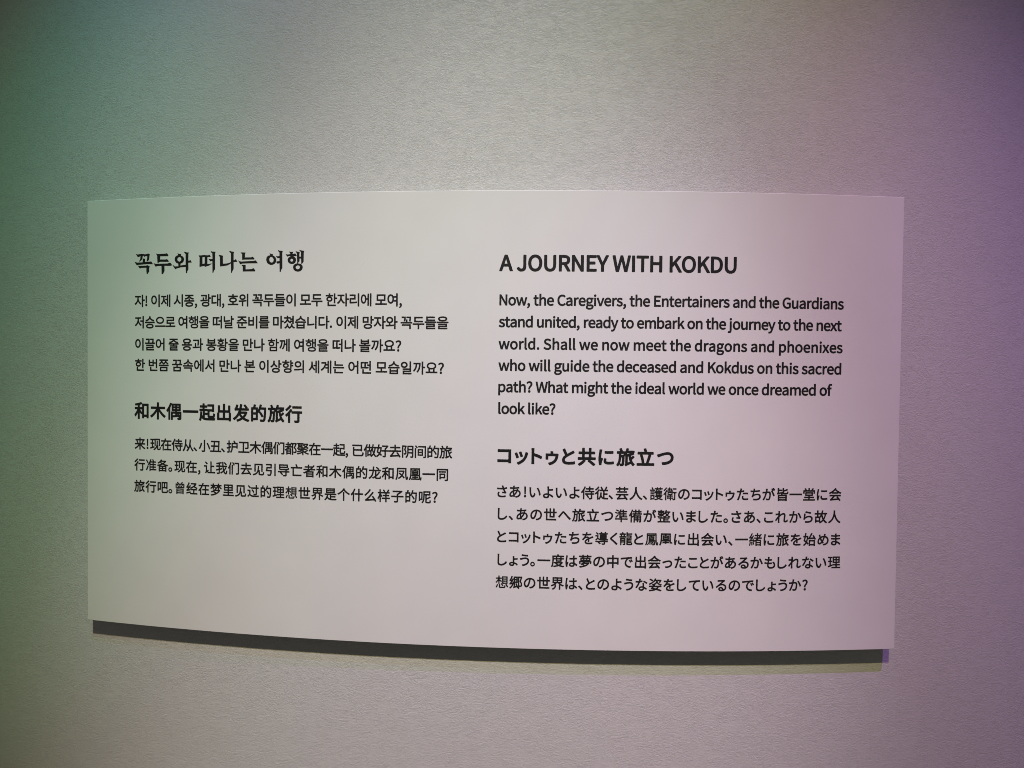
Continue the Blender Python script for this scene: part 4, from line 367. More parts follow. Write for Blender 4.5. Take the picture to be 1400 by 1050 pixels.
'을': '74-44 320 0 6 2 4 4 1 4 0 34-3 6-6 3-270 1 0 24 2 0 252 0 6 2 4 4 2 4 0 102-2 6-4 4-6 1-306 0-6-2-4-7 0-34 3-6 5-4 256 0 2-2 0-14-2-2-252 0-6-2-4-4-1-4 0-110 2-6|20 176 6-2 408 0 7 4 3 6 0 36-4 6-8 3-408 0-6-3-4-6 0-36 2-5|203 240 25-2 36 2 34 4 30 7 22 9 20 12 16 16 10 20 2 20-2 20-11 20-15 14-22 14-22 8-28 6-34 4-36 2-36-2-32-3-30-7-22-8-20-12-16-17-10-19-2-20 2-20 10-20 16-16 18-12 24-9 30-7|186 294-24 4-16 4-12 8-6 5-4 7 0 6 1 6 5 8 6 5 10 5 16 5 42 6 24 1 48-3 20-4 16-5 16-10 6-8 1-6-1-6-6-8-6-6-10-5-16-5-20-4-22-2-50 0',
'의': '351-50 44 0 6 4 3 6 0 454-3 7-6 3-44 0-6-2-3-8 0-454 2-6|28 50 5-1 102 1 76 4 78 8 38 7 7 3 2 6-3 34-4 6-6 2-40-4-76-7-76-3-106-2-6-4-2-6 6-38|158 158 13-1 28 2 24 7 24 10 18 13 17 17 11 20 7 24 3 24-3 24-7 23-12 21-16 17-18 13-24 10-24 7-28 2-26-2-26-7-22-9-20-15-15-16-12-20-8-24-2-24 2-24 8-24 12-20 15-16 20-15 24-10 22-5|171 214-28 4-12 6-10 7-9 9-6 10-4 12 0 12 1 12 3 12 6 10 9 9 10 7 12 6 28 4 16-2 14-3 11-5 9-6 10-10 5-10 4-12 2-12-2-12-4-12-5-10-10-10-8-6-12-5-14-3',
'이': '352-50 45 0 6 4 3 6 0 454-3 6-8 4-44 0-5-4-3-6 0-454 2-6|143 54 14-2 24 4 26 8 22 16 18 20 15 24 10 28 8 34 2 34-2 36-7 32-11 30-15 24-18 20-22 15-24 9-26 3-26-3-26-10-21-14-18-20-15-24-11-30-7-32-2-34 2-36 7-34 10-28 16-24 17-20 22-15 24-9|145 112-14 6-10 8-9 12-8 16-7 20-3 20-2 28 2 24 3 22 6 18 8 16 10 14 10 8 12 5 14 2 12-1 12-6 12-10 9-12 7-14 6-20 4-22 1-26-1-24-3-22-7-20-8-16-9-12-13-10-10-4-12-2',
'일': '104-44 306 0 6 2 4 4 2 4 0 34-4 8-6 3-256 0-1 1 0 24 1 4 238 0 6 1 4 3 2 6 0 108-2 7-4 3-6 2-292 0-6-2-4-8 0-34 2-6 6-4 242 0 2-2 0-22-2 0-238 0-6-2-2-4-2-6 0-114 2-6|350 172 2 0 44 0 7 2 3 6 0 234-3 6-7 4-44 0-6-3-2-7 0-232 1-6|144 186 34 2 24 6 22 10 18 12 16 16 12 20 7 22 2 22-3 24-6 20-12 20-16 17-18 13-22 9-24 7-26 2-26-2-24-6-22-10-19-14-15-16-12-20-7-22-3-22 4-24 6-20 12-20 15-16 21-14 20-8 24-6|136 242-24 9-15 13-5 8-4 12-2 12 2 12 4 12 5 8 15 14 24 9 16 1 14-1 24-9 10-6 7-8 6-10 3-10 2-12-1-10-5-12-4-10-8-6-10-8-10-4-16-4',
'자': '330-50 44 0 5 3 3 5 1 226 64 2 7 2 3 6 0 38-4 7-6 3-62 0-2 0 0 172-3 6-7 4-44 0-5-4-4-6 0-454 3-6|38 38 7 0 22 12 18 15 18 17 16 20 15 20 13 22 10 23 2 1 9-20 26-40 33-34 19-14 21-11 6 0 6 5 23 32 2 8-4 6-24 14-20 16-19 20-17 24-14 24-10 26-6 26-2 26 0 44 3 2 86 0 6 2 4 4 1 4 0 36-5 8-6 2-244 0-4-2-4-3-2-7 0-34 2-6 4-3 94-1 3-2 0-44-2-28-7-28-11-28-14-26-17-23-18-21-22-18-24-14-3-6 0-6 1-3 24-33',
'저': '354-50 44 0 6 4 4 6 0 454-4 7-6 3-44 0-6-2-2-6-1-156-89 0-5-4-3-6 0-36 2-6 4-2 91-2 0-244 2-6|42 40 8 0 20 12 20 16 18 18 16 20 14 20 14 24 8 20 2 2 8-20 28-42 16-18 16-16 20-14 20-12 8 0 4 2 24 32 4 8-4 8-26 16-20 16-18 20-18 24-13 24-11 28-6 26-2 28 0 40 92 0 6 4 4 4 0 4 0 34-4 6-8 4-244 0-8-4-2-6 0-36 0-4 4-4 6-2 91 0 0-40-3-30-6-28-11-30-13-24-18-26-20-22-20-16-24-14-3-6-1-4 2-5 26-33',
'제': '368-50 43 1 6 3 2 6 0 452-3 8-7 4-42 0-5-4-4-6 0-454 3-6|275-26 44 0 6 4 3 4 0 420-3 8-6 4-42 0-5-4-4-4 0-144-3 0-62 0-6-4-3-6 0-36 1-4 4-4 6-2 62 0 1-2 0-220 2-6|40 42 5-1 4 1 18 12 16 15 14 15 26 40 14 34 2 2 4-12 22-38 26-32 15-14 17-11 6-1 6 2 27 32 2 6-2 6-24 18-17 18-16 20-12 22-12 28-7 26-4 26-2 58 3 2 68 0 6 2 4 6 0 36-2 6-4 4-6 1-204 0-6-1-4-4-1-6 0-34 1-5 4-4 6-1 72 0 2-2-1-58-5-28-8-30-11-26-13-25-16-21-19-20-21-16-4-6 2-8',
'종': '227-48 37 1 32 4 28 7 22 8 20 14 16 16 10 20 2 18-2 20-10 20-16 14-20 14-22 8-28 7-34 4-34 1-34-1-32-3-28-8-24-8-20-14-14-14-10-22-2-18 2-18 10-22 14-14 18-12 26-10 28-8 32-3|204 6-22 2-32 8-12 6-6 6-4 6-1 6 1 8 10 10 12 6 32 8 46 3 24-1 40-5 14-5 14-7 6-5 4-6 1-6-1-6-4-6-8-7-10-5-34-8-22-2|20 146 6-2 408 0 6 3 4 5 0 38-3 6-7 3-174 0 0 55-3 6-7 3-44 0-5-3-3-6 0-54-176-2-4-2-4-6 0-36 2-4|62 220 30 4 28 7 26 9 22 10 22 14 20 16 18 20 20-21 18-15 24-14 22-10 26-9 28-7 28-4 6 0 6 6 15 34 0 6-3 4-6 4-28 4-26 6-28 10-20 11-18 13-14 14-8 16 130 2 4 2 3 6 0 36-1 4-4 4-6 1-334 0-4-1-4-4-2-4 0-34 2-6 4-4 131-2-11-18-12-12-20-14-20-10-26-10-26-6-30-5-4-2-2-5 0-6 15-34 3-4',
'준': '76-40 314 0 6 4 3 4 1 38-4 6-6 4-260 0-2 2 0 80-1 6-4 4-5 2-44 0-5-4-3-6 0-130 2-6|206 46 6-1 42 0 4 1 4 4 2 4 0 82 174 1 5 3 2 6 0 34-1 6-4 4-6 2-414-2-4-3-2-5 0-36 2-6 6-3 178-1 2-2 0-80 0-4|60 204 8 0 26 4 26 8 28 10 22 12 24 16 18 16 16 20 2 0 18-22 18-16 22-14 22-11 26-11 28-8 28-5 6 1 5 4 15 34 2 6-4 6-4 2-30 6-26 8-26 12-20 11-19 15-13 16-9 20 1 3 130 1 4 2 3 6 0 34-1 6-4 4-6 2-338-2-4-4-2-6 0-34 2-4 4-4 132-2-1-6-9-17-12-15-18-14-22-13-24-10-28-9-30-6-4-2-3-6 1-6 16-34',
'줄': '74-44 320 0 6 2 4 4 1 4 0 34-3 6-6 3-268 0-2 1 0 22 254 0 6 2 4 4 2 6 0 102-4 8-8 3-120 0 0 23 2 1 174 1 4 2 4 6 0 36-2 6-4 2-6 2-408 0-6-2-4-8 0-34 2-6 6-4 174-1 2-1 0-20-2-3-122 0-4-1-4-4-2-4 0-32 2-6 4-4 260-2 0-18-2-2-252 0-6-2-4-4-1-4 0-108 2-6|56 238 0-2 8 0 4 2 48 8 26 8 24 10 22 12 20 14 20 20 22-21 20-13 22-12 24-10 26-8 50-8 0-2 10 0 6 6 14 34 0 6-4 4-4 2-30 4-26 6-28 9-20 9-18 12-14 12-10 14 132 2 4 2 3 6-1 38-4 4-6 2-338 0-4-4-2-6 0-34 2-6 4-2 132-2-10-14-14-12-19-12-21-10-24-7-28-7-30-4-4-1-3-5 0-6 15-34',
'쯤': '74-44 308 0 6 2 4 4 2 4 0 150-1 6-5 5-6 1-312 0-4-4-2-6 0-152 2-6|126 12 0 62 204 0 2-2 0-60-2 0|24 152 412 0 6 4 2 4 1 38-3 6-8 4-410 0-6-4-4-8 1-36 3-6|224 216 8 0 32 15 26 20 20 23 4 8 26-30 26-18 32-14 6 0 4 2 21 32 1 4 0 6-6 6-18 6-16 9-14 11-10 10-14 22-4 12 0 10 0 2 58 0 7 2 3 4 1 4 0 36-3 6-4 2-6 2-166 0-4-2-6-3-4 3-4 2-170 0-6-4-4-6 0-36 4-8 6-2 58 0 2-2 0-8-4-12-6-12-10-11-22-21-16-8-20-9-4-5 0-4 0-4 20-34 4-2 6 0 33 14 27 20 24 30 6-10 20-23 26-20|228 276-20 14-20 22-10 20-4 18 0 2 46 0 4 2 4 3 8-5 46 0 2-2-4-18-11-22-19-20',
'쳤': '243-52 6 2 32 18 24 22 18 24 4 8 2 0 5-8 22-26 26-20 33-15 6 0 6 3 22 34 0 6-4 6-22 10-16 9-15 11-11 12-11 16-6 14-4 16-2 40 41 1 6 3 3 6 0 272-2 6-5 5-46 1-5-2-4-4-1-6 0-86-2-1-52 0-1 1 0 36-3 6-4 3-92 1-1 44-3 6-6 4-44 0-6-4-3-6-1-44-90 0-6-2-3-6-1-38 2-4 4-4 95-2-2-20-6-20-10-18-11-16-15-16-19-14-20-11-24-9-5-6-1-6 1-4 20-32 5-4 4 0 6 1 36 16 19 11 30 28 23 32 2 0 9-14 27-28 34-24 40-16 6 1 5 3 20 34 0 8 1 2 40 0 2-2 0-54-38 0-7-4-3-6-1-36-8-26-6-12-19-26-18-15-2-1-7 4-13 12-18 24-5 10-8 28 0 38-3 6-8 4-40 0-6-2-4-4-3-44-3-12-6-14-9-14-13-14-14-12-18-10-20-9-4-5-1-6 2-4 20-32 5-2 6-2 18 8 14 8 27 20 21 24 6 11 5-11 20-26 25-20|263 212-12 6-18 14-15 14-12 16-8 16-6 18-1 22 72 0 1-2 0-38 5-6 6-2 68 0 2-2 0-18-2 0-68 0-6-2-5-8 0-26',
'한': '94-40 304 0 6 4 2 4 0 38-3 6-7 4-248 0-2 2 0 82-2 6-4 4-4 2-42 0-6-4-4-8 0-130 2-6|330 64 48 0 6 2 2 4 0 148 58 2 6 2 3 6 0 36-4 8-5 3-54 0-4 1 0 138-2 6-6 4-44 0-6-4-4-6 0-340 2-6|136 122 24-1 24 1 22 5 20 7 18 12 13 12 12 18 7 18 2 20-3 24-6 16-11 18-14 14-16 10-20 8-24 5-24 1-22-1-24-5-22-8-18-12-14-14-10-16-7-18-3-22 3-20 7-20 10-14 14-13 18-11 20-8|144 176-20 6-8 5-10 11-4 16 0 8 4 10 6 8 12 10 10 4 26 3 12-1 22-6 14-10 6-8 4-16-2-12-7-12-7-6-18-8-12-2|22 314 274 0 4 2 4 6-1 38-3 6-6 2-102 0-1 46-3 6-6 4-44 0-6-4-4-6 0-46-102 0-6-2-4-8 0-34 2-6',
'함': '91-42 284 0 6 2 3 4 1 4 0 148-1 4-3 3-6 1-282 0-6-1-4-7 0-148 2-6|143 10-1 2 0 58 1 3 183-1-1-62|334 132 43 0 5 2 2 4 1 110 2 2 56 0 6 2 3 6 0 36-2 4-3 4-4 0-56 0-2 2 0 110-3 6-5 2-44 0-5-2-2-6 0-272 1-6|150 140 35 1 22 5 18 6 18 11 14 13 11 16 6 18 2 18-2 22-6 16-10 16-15 13-18 11-20 6-20 5-24 1-26-1-22-5-20-6-18-12-14-12-10-16-7-18-2-20 2-20 7-16 10-16 14-12 18-12 20-7 22-4|137 192-23 10-9 10-3 8-2 10 2 8 6 12 7 6 18 9 28 3 12 0 22-6 8-4 8-8 7-12 0-10-3-14-10-12-10-6-22-6-26 0|22 324 5-1 268 0 5 3 2 4 0 36-2 6-7 2-102 0-1 2 0 42-3 6-6 2-44 0-4-2-3-6-1-43-102-1-7-2-3-6 0-34 1-4',
'행': '256-47 36 1 32 4 26 6 22 10 20 13 14 15 8 17 4 22-4 22-8 16-14 15-19 13-23 10-28 7-30 3-34 1-34-1-30-3-28-7-24-11-20-13-12-14-9-16-3-22 3-22 9-17 13-15 19-12 24-11 28-6 30-4|226 5-14 1-30 8-12 6-8 7-4 6-1 6 1 10 11 12 11 6 34 9 44 2 24 0 38-6 14-5 12-6 6-6 4-8 2-6-2-6-4-8-6-7-12-6-32-8-18-2|364 119 44-1 4 3 3 6 0 286-1 4-2 4-6 1-40 0-5-1-3-4 0-116-2-1-36 0-2 1 0 104-3 6-5 3-40 0-7-3-3-6 0-41-4 4-4 0-84 0-1 43-3 6-6 2-40 0-7-2-3-6 0-43-86 0-7-3-1-6 0-34 2-5 6-2 230 0 4 0 4 4 0-179 2-4 4-3 4-2 40 0 6 4 2 5 0 104 38 1 1-1 1-2 0-118 2-5|116 141 22-1 22 1 20 5 16 6 18 11 12 12 9 14 6 18 2 18-2 20-5 14-11 18-12 12-15 10-18 7-22 4-22 2-20-2-18-4-20-7-16-10-12-13-10-15-6-16-2-20 2-18 8-19 10-15 12-11 14-9 18-7|122 190-14 5-12 9-5 7-3 6 0 16 8 13 12 10 18 6 12 1 22-3 8-4 12-9 6-14 0-16-6-13-12-9-18-5-22-1',
'향': '232-47 37 1 28 4 26 7 24 10 17 12 13 13 10 19 3 22-4 22-8 16-13 14-18 13-13 5-1 1-36 10-30 4-32 2-36-2-28-4-26-6-24-10-19-13-14-16-8-16-2-18 2-22 10-20 13-14 18-12 24-10 28-7 28-4|207 5-34 5-12 4-12 6-7 7-4 6-1 6 1 8 10 12 11 6 34 9 42 3 42-3 32-8 10-6 6-6 5-7 0-8 0-6-4-6-7-7-12-6-30-8-18-2|334 113 43 0 7 4 1 6 1 72 57 1 5 3 2 4 0 36-3 7-6 2-55 1 0 42 55 1 6 2 3 7 0 34-1 6-6 3-57 1-1 70-2 5-6 2-44 0-4-2-3-5 0-292 3-10|142 139 17-1 24 2 22 4 20 7 18 10 13 12 12 16 6 20 2 18-2 20-6 16-10 16-15 13-16 10-20 8-24 4-24 2-24-2-22-4-20-8-18-10-14-13-10-15-7-17-2-22 3-20 6-16 9-14 16-14 17-10 20-7|145 189-11 2-19 9-11 11-4 16 4 14 5 8 7 6 17 7 28 4 12-1 22-6 15-10 6-8 2-14-3-16-6-7-14-10-22-6|23 321 272-1 5 3 2 6 0 34-2 6-7 3-102 0-1 1 0 44-3 7-6 2-44 0-4-2-3-5-1-47-102 0-7-3-3-6 0-34 2-5',
'호': '24 4 412 0 6 3 3 5 1 38-4 6-8 2-174 1 0 43 44 6 24 10 20 10 18 16 11 14 9 20 2 20-4 22-10 20-13 16-19 14-22 10-28 8-30 4-34 2-34-2-30-5-26-7-22-10-18-12-16-20-8-16-4-24 3-22 7-18 13-16 15-14 20-10 24-9 45-7 1-2 0-40-2-2-174 0-4-2-4-6 0-36 2-6|206 156-20 2-18 4-22 11-8 9-2 6-2 8 1 10 5 8 5 6 11 6 14 6 16 4 42 4 42-4 18-4 14-6 10-6 6-6 5-8 1-10-2-8-2-6-8-8-12-7-12-5-16-4-20-2|40 304 6-2 368 0 6 4 3 6 0 36-3 6-8 4-152 0 0 50-4 6-6 2-44 0-4-2-4-6 0-48-1-2-153 0-5-2-3-4-2-4 0-34 2-6',
'황': '228-48 36 2 32 3 26 6 22 9 18 10 14 14 9 18 3 16-3 18-9 18-14 14-20 12-20 7-26 7-32 3-66 0-32-3-26-7-20-7-21-12-14-14-7-14-4-22 3-20 9-14 12-13 20-11 24-10 24-5 30-3|206 2-20 2-30 7-10 5-8 4-4 10 0 6 10 10 12 6 32 6 42 3 24-1 38-4 14-4 10-6 10-10 1-6-5-10-6-4-10-5-30-7-20-2|330 98 46 0 4 0 4 4 0 130 60 2 4 2 2 4 0 38-4 6-4 2-57 0-1 126-1 6-5 4-44 0-6-2-3-6 0-308 1-4|23 118 5 0 98 1 74 3 76 8 36 6 4 2 3 6-3 30-2 6-4 3-64-7-50-3-2 1 0 14 2 2 26 5 16 7 14 8 10 8 10 16 4 12 2 14-2 16-6 14-12 16-12 9-18 9-40 8 10 2 100 1 4 3 0 4 0 32-2 6-6 4-98 0-2 2 0 33-4 5-6 2-40 0-6-2-4-6 0-34-100 0-6-3-3-7 0-32 1-4 5-4 99 0 8-2-38-8-16-8-14-10-13-16-6-14-2-16 2-16 5-12 8-12 12-10 14-8 16-7 28-5 0-20-114-2-5-4-1-6 4-34|156 234-18 2-18 6-7 4-5 8-2 6 3 8 5 6 14 8 10 2 26 3 26-3 8-2 16-8 4-6 2-8 0-6-6-8-6-4-18-6-26-2',
 },
 0.031: {
'一': '20 159 462 0 8 4 5 8 1 46-6 10-10 4-460 0-6-2-4-3-2-5-2-6 1-44 5-8',
'偶': '78-54 40 0 8 4 3 6 1 336 26 54 14 34 2-4 0-166 2-6 4-5 6-2 98 0 2-1 0-10-2-2-122 0-6-2-4-4-2-8 0-210 2-8 4-4 6-2 38 0 8 4 5 8 0 60 1 3 10-3 158 18 2-1 9-23 5-6-4-2-34 0-6-4-4-6 0-6 8-18 4-16 4-6 8-2 50 0 26 4 18 8 4 4 10 16 3 20 0 172-2 8-5 4-6 2-124 0-1 2 0 10 1 1 102 0 6 1 6 6 2 6 0 186-2 6-4 5-8 3-266-1-4 7-6 4-36 10-8 1-7-5-24-58-27-52-32-48-35-42-3-6 2-8 22-38 6-5 6-1 6 2 22 25 2-1 0-236 4-8|212 79-1 3 0 40 1 3 72-1 0-38-2-2|420 82-22 42 0 1 23-1|346 90-1 2 0 16 1 5 10-21|234 254 0 22 48 0 2-2 0-20|346 254-1 2 0 18 1 2 52 0 0-22|234 332 0 21 50-1 0-20|346 332-1 2 0 16 1 3 53-1-1-20',
'出': '406-54 44 0 8 4 5 10 0 212-3 8-6 4-6 2-12 0-3 2 7 6 3 8 0 174-3 8-6 5-6 1-42 0-8-2-5-6-1-6-2-122-84 0-1 2 0 164-1 6-6 6-8 3-42 0-6-1-6-6-3-8-1-166-80 0-2 2 0 118-2 8-6 6-8 2-40 0-8-2-5-6-1-6 0-174 2-8 8-6-4-2-16 0-6-2-4-4-4-8 0-182 4-10 5-4 7-2 338 0 4-20 4-6|110 42-1 4 0 126-5 10-7 4 115 0 0-143|286 42-1 4 0 140 119 0-10-6-2-8 0-128-4-2',
'发': '457-57 7 1 6 4 26 36 2 9-4 9-6 4-46 12-40 13-36 17-17 9 18 18 27 36 24 42 19 50 1 6-3 6-5 5-32 14-12-2-142 0-2 1 7 20 3 1 218 1 6 4 4 8 1 40-3 8-4 4-6 3-36 0-2 1 10 7 4 5 2 8-2 6-66 74-6 5-6 0-8-2-31-19-5-6-1-8 3-8 37-40 18-22-1-1-108 0-2 1 16 90-1 8-3 5-6 4-46 8-10-4-6-7-10-62-8-42-2-1-50 0-2 1 10 22 16 50 0 10-6 6-6 3-40 8-6-1-6-3-5-7-13-42-13-32-13-22-10-8-4-6 0-8 14-38 6-7 8-2 16 6 18 2 66 0 1-1-21-50-17-32-19-30-23-28-25-26-29-24-35-24-4-10 2-10 18-15 14-17 8-3 8 2 48 33 41 38 35 42 16 23 22-31 28-32 0-2-16-10-34-17-36-14-38-10-6-4-5-7 1-10 20-34 6-5 6-2 6 0 44 14 42 17 38 19 26 18 30-19 40-20 44-17|294 99-34 36-17 24-2 4 1 2 102 0 1-2-3-4-16-26-20-23',
'和': '122-54 42 0 8 4 4 8 0 170 2 3 32-45 8-5 8 0 6 3 18 24 0-126 3-8 5-5 8-2 38 0 6 2 4 5 3 6 1 28 2 0 78 0 0-26 4-6 8-5 44-1 6 3 4 3 3 10 0 388-1 6-5 6-9 3-190-1-30 38-6 4-6 1-44-13-46-12-104-18-8-6-4-6 1-6 11-32 8-8 8-2 66 10 0-48 0-2-84 0-6-2-6-6-2-6 0-38 2-6 4-6 8-2 64 0 2-2-10-24-24-44-28-42-28-34-2-6 0-6 24-42 8-5 10 1 5 4 26 32 23 36 14 24 0-154 2-6 3-4|318 76 0 246 80 0 0-246|250 145-65 75 1 1 64 1|178 288-2 2 0 60 74 21 0-83',
'旅': '42-54 8 2 6 4 19 30 9 16 8-20 4-18 4-6 6-2 42-2 24 4 16 8 10 12 10 26 3 20 7 94 4 122 8-6 8-1 2-3-1-198-4-14-11-16-2-8 2-6 22-32 8-4 10 1 26 17 90 42 5 6 3 8 10-16 22-28 24-22 10-4 10 4 14 18 16 16 2 6 0 6-4 8-26 22-22 28-18 34-12 30 31 24 39 35 4 7 0 8-4 8-28 24-10 3-10-4-40-39-6 16-4 28 82 29 8 5 3 8-1 8-4 6-14 12 18 2 6 3 3 5 1 6 0 36-4 10-4 3-6 1-152 1 12 41 0 6-2 6-8 6-42 8-8-3-5-5-14-46-17-40-2-2-4 8-8 4-52 0-15 40-17 36-6 6-6 2-6-1-33-11-5-3-5-7 0-8 17-38 4-14 0-1-76-1-10-4-2-4-2-6 0-38 2-6 3-4 9-4 38 0 2 0 0-2 0-86-5-58-5-30-8-30-10-30-15-30-19-30-2-6 0-6 4-6 30-23|94 14-2 0 0 2 12 28 10 32 6 32 6 32 2 44 2 2 24 0 1-2-4-100-5-46-4-22 0-2-42 1|308 46-2 2 0 166 18 4 14-70 12-40 12-38|130 254 0 30 2 2 66 0 2-2-8-10-2-6 2-8 5-6-1-1-64-1|276 272 18 31 92-1-38-12',
'木': '228-56 44 1 8 4 4 7 1 204 1 5 12-17 47-58 49-48 26-22 28-19 10-2 8 3 16 20 14 14 4 10 0 6-4 6-32 20-26 20-27 24-25 25-26 29-21 28-25 38 2 2 156 1 6 3 4 8 1 40-2 8-5 6-8 2-182 0-1 2 0 106-5 10-10 5-42 0-6-3-6-6-2-6 0-108-182 0-10-4-4-10 0-42 4-8 6-3 154-1 3-2-25-38-46-58-26-26-28-24-26-20-30-20-4-4-2-6 3-10 31-35 8-3 10 2 28 18 25 20 27 26 49 52 33 47 2-1 0-204 4-8 4-4',
'的': '371-47 33 3 20 9 19 18 8 14 7 20 9 60 7 98 6 166-2 7-4 5-8 3-131 1 15 54-1 10-3 4-6 3-38 9-6 0-8-4-4-6-14-52-18-48-18-39-1 53-2 6-3 4-10 4-62 0 20 56-1 8-3 5-8 5-42 7-10-2-4-3-3-6-9-40-8-29-48-2-8-4-4-7 0-370 2-7 6-6 6-2 36 0 7 1 5 4 3 6 1 28 124 0 6 1 6 5 3 10 0 196 1 3 15-9 5-1 8 2 44-61 33-56 5-5 6-3 8 1 36 22 6 9 0 6-2 5-36 56-46 61-6 3-8 1-21-10 10 18 19 40 100 0 2-2-8-158-7-68-9-36-4-7-4 0-80 2-10-5-4-8 2-8 8-18 4-18 6-7 8-3|94 62 0 90 74-1 0-88-2-1|94 216 0 74 72 0 2-1 0-72-2-1',
'行': '94-57 43 1 7 3 4 8 0 262 33 43 0-2-1-1 0-44 4-8 7-4 156-1 1-1 0-184-1-2-76 1-6-2-4-3-3-6 0-8 8-20 5-20 6-7 8-2 60 0 22 2 18 4 12 7 13 14 7 26 1 200 1 1 60 0 8 4 5 5 1 6 0 38-3 8-5 5-8 2-282 0-6-2-6-4 21 33 0 8-2 6-7 5-38 14-6 0-7-3-33-46-32-38-38-37-40-32-4-9 1-6 2-6 28-32 7-5 6 0 6 2 33 27 0-186 5-9|32 267 7-1 8 2 35 27 37 32 33 34 32 38 0 10-4 8-41 18-6 1-6-2-5-3-23-29-28-28-31-27-33-25-5-7 1-10 24-33|214 339 253 0 7 4 4 8 0 42-4 8-9 5-250 0-9-5-4-10 0-40 4-8',
'起': '44-60 8 2 6 6 12 24 14 46 12-14 22-16 24-12 30-9 32-6 36-3 230 0 6 0 6 4 9 24 9 18 1 8-3 6-4 5-6 3-49 0 17 4 13 8 11 12 6 14 6 20 4 44 0 8-4 6-22 9-18 9-8 0-6-2-6-10-4-48-2-8-8-2-90 1-2 5 0 112 74 1 8-9 8-4 40 1 7 3 4 6 1 190-2 6-2 5-10 5-188-1-8-5-4-6 0-28-2-1-6 5-6 3-66 0-2 1 0 40-2 6-3 4-9 5-38 0-8-3-6-8-1-44-1-1-68 0-6-2-4-3-4-6 0-6 0-34 4-8 4-4 6-2 68 0 1-2 0-28-1-2-80 0-8-2-6-6-2-6 0-36 3-8 5-4 8-2 90-2 0-130-8 16-9 22 3 66-2 10-4 4-6 2-38 3-10-3-6-10-2-68-6-58-10-50-7-20-11-22 0-6 2-6 4-6 34-18|230 26-26 3-24 7 0 72 2 2 66 0 6 2 4 4 1-4 1-36 2-14 6-12 8-10 12-8 16-4 18-2-16-1-60 0|258 168-4 4-6 2-68 0 0 42 72 2 6 1 0-49|266 272-6 8-8 2-80 0 0 30 2 2 66 0 8 4 4 4 2 6 0 34 0-6 4-4 4-2 6-2 133-2 0-70-1-2-126 0',
 },
 0.03: {
'A': '0-15 49 0 6 1 5 5 34 104 1 2 2 0 110-1 32-101 3-6 9-4 52 0 7 2 6 6 1 6-1 6-124 366-4 6-5 3-58 2-7-3-6-6-124-368-1-6 2-7 5-5|117 164 34 114 35-113-3-1',
'D': '49-15 97 0 40 3 36 10 35 19 25 22 20 28 16 34 8 40 4 44-4 44-8 38-16 34-20 29-28 23-32 15-38 10-42 4-92 0-8-3-5-6-1-8 0-366 4-9|112 53 0 260 26 1 28-2 24-7 18-9 16-14 12-19 9-22 5-26 2-32-2-30-5-24-11-26-10-17-16-14-18-10-24-6-28-3',
'E': '49-15 219 0 8 3 4 5 2 6 0 42-4 8-6 5-160 1 0 102 126 1 8 5 4 10 0 42-2 7-6 4-6 2-122 0-2 1 0 83 2 0 148 0 6 2 6 5 2 8 0 42-2 6-4 4-8 3-212 0-8-3-4-5-2-9 0-366 4-9',
'H': '49-15 51 1 7 3 3 6 2 162 2 1 138 0 0-159 2-6 6-5 8-3 48 0 6 2 4 4 3 10 0 366-1 6-6 6-8 3-48 0-6-3-6-6-2-6 0-138-2-1-138 1 0 138-2 6-6 6-6 3-48 0-6-2-6-5-2-8 0-368 4-9',
'I': '49-15 51 1 8 4 4 9 0 368-2 6-3 4-9 5-50-1-8-4-4-8 0-370 4-9',
'J': '117-22 31 4 22 7 20 11 18 18 12 18 8 22 5 24 1 24 0 260-4 10-8 5-52 1-8-4-4-8 0-258-3-32-9-18-6-6-14-6-12-1-16 3-16 8-14 14-8 12-10 4-8-2-34-24-5-10 1-10 20-27 26-21 32-14',
'K': '49-15 49 0 6 2 6 5 2 7 0 112 46 53 101-175 9-4 54 0 6 2 6 5 2 7-2 8-126 218 108 133 2 5 0 6-2 6-4 4-8 3-52 0-10-4-128-153-2 4 0 138-2 6-6 6-6 3-48 0-6-2-6-5-2-8 0-368 4-9',
'N': '49-15 49 1 6 3 4 8 1 210-1 35 144-251 4-3 6-3 48 0 8 1 5 5 3 10 0 366-2 6-4 6-8 3-46 0-8-4-6-7 0-210 2-35-146 251-8 5-50 0-6-2-6-5-2-8 0-368 4-9',
'O': '184-22 38 4 34 12 28 16 26 26 20 30 15 34 9 40 3 44-3 44-10 40-14 34-20 30-26 24-28 17-34 11-36 4-36-4-34-10-30-18-24-24-21-30-15-34-9-40-3-44 3-44 9-40 16-36 20-30 24-22 30-19 34-11|172 50-8 2-16 6-16 10-14 16-10 18-9 24-5 26-2 32 2 30 5 28 8 22 11 19 14 15 16 10 18 8 20 2 20-3 18-7 15-10 13-14 12-20 8-22 6-28 2-30-2-30-6-28-8-24-12-19-14-15-16-10-18-7-18-2',
'R': '49-15 51 1 7 3 3 6 2 144 2 1 38 0 2-1 84-146 6-5 8-3 54 0 6 3 5 5 1 8-2 6-82 144 20 11 14 10 14 13 12 18 8 18 4 20 2 24-2 26-8 26-14 23-20 17-20 11-22 7-28 5-28 2-116 0-8-3-4-5-2-9 0-366 4-9|112 209 0 104 46 1 36-4 20-7 9-8 5-8 2-10 2-14-1-12-3-12-5-8-9-9-10-6-26-8-64 0',
'T': '125-15 51 1 8 3 4 8 0 314 2 1 94 0 8 3 4 4 3 6 0 42-3 8-6 5-6 2-270 0-6-3-6-6-2-6 0-42 3-6 5-5 6-2 94 0 4-1 0-312 1-6 3-4',
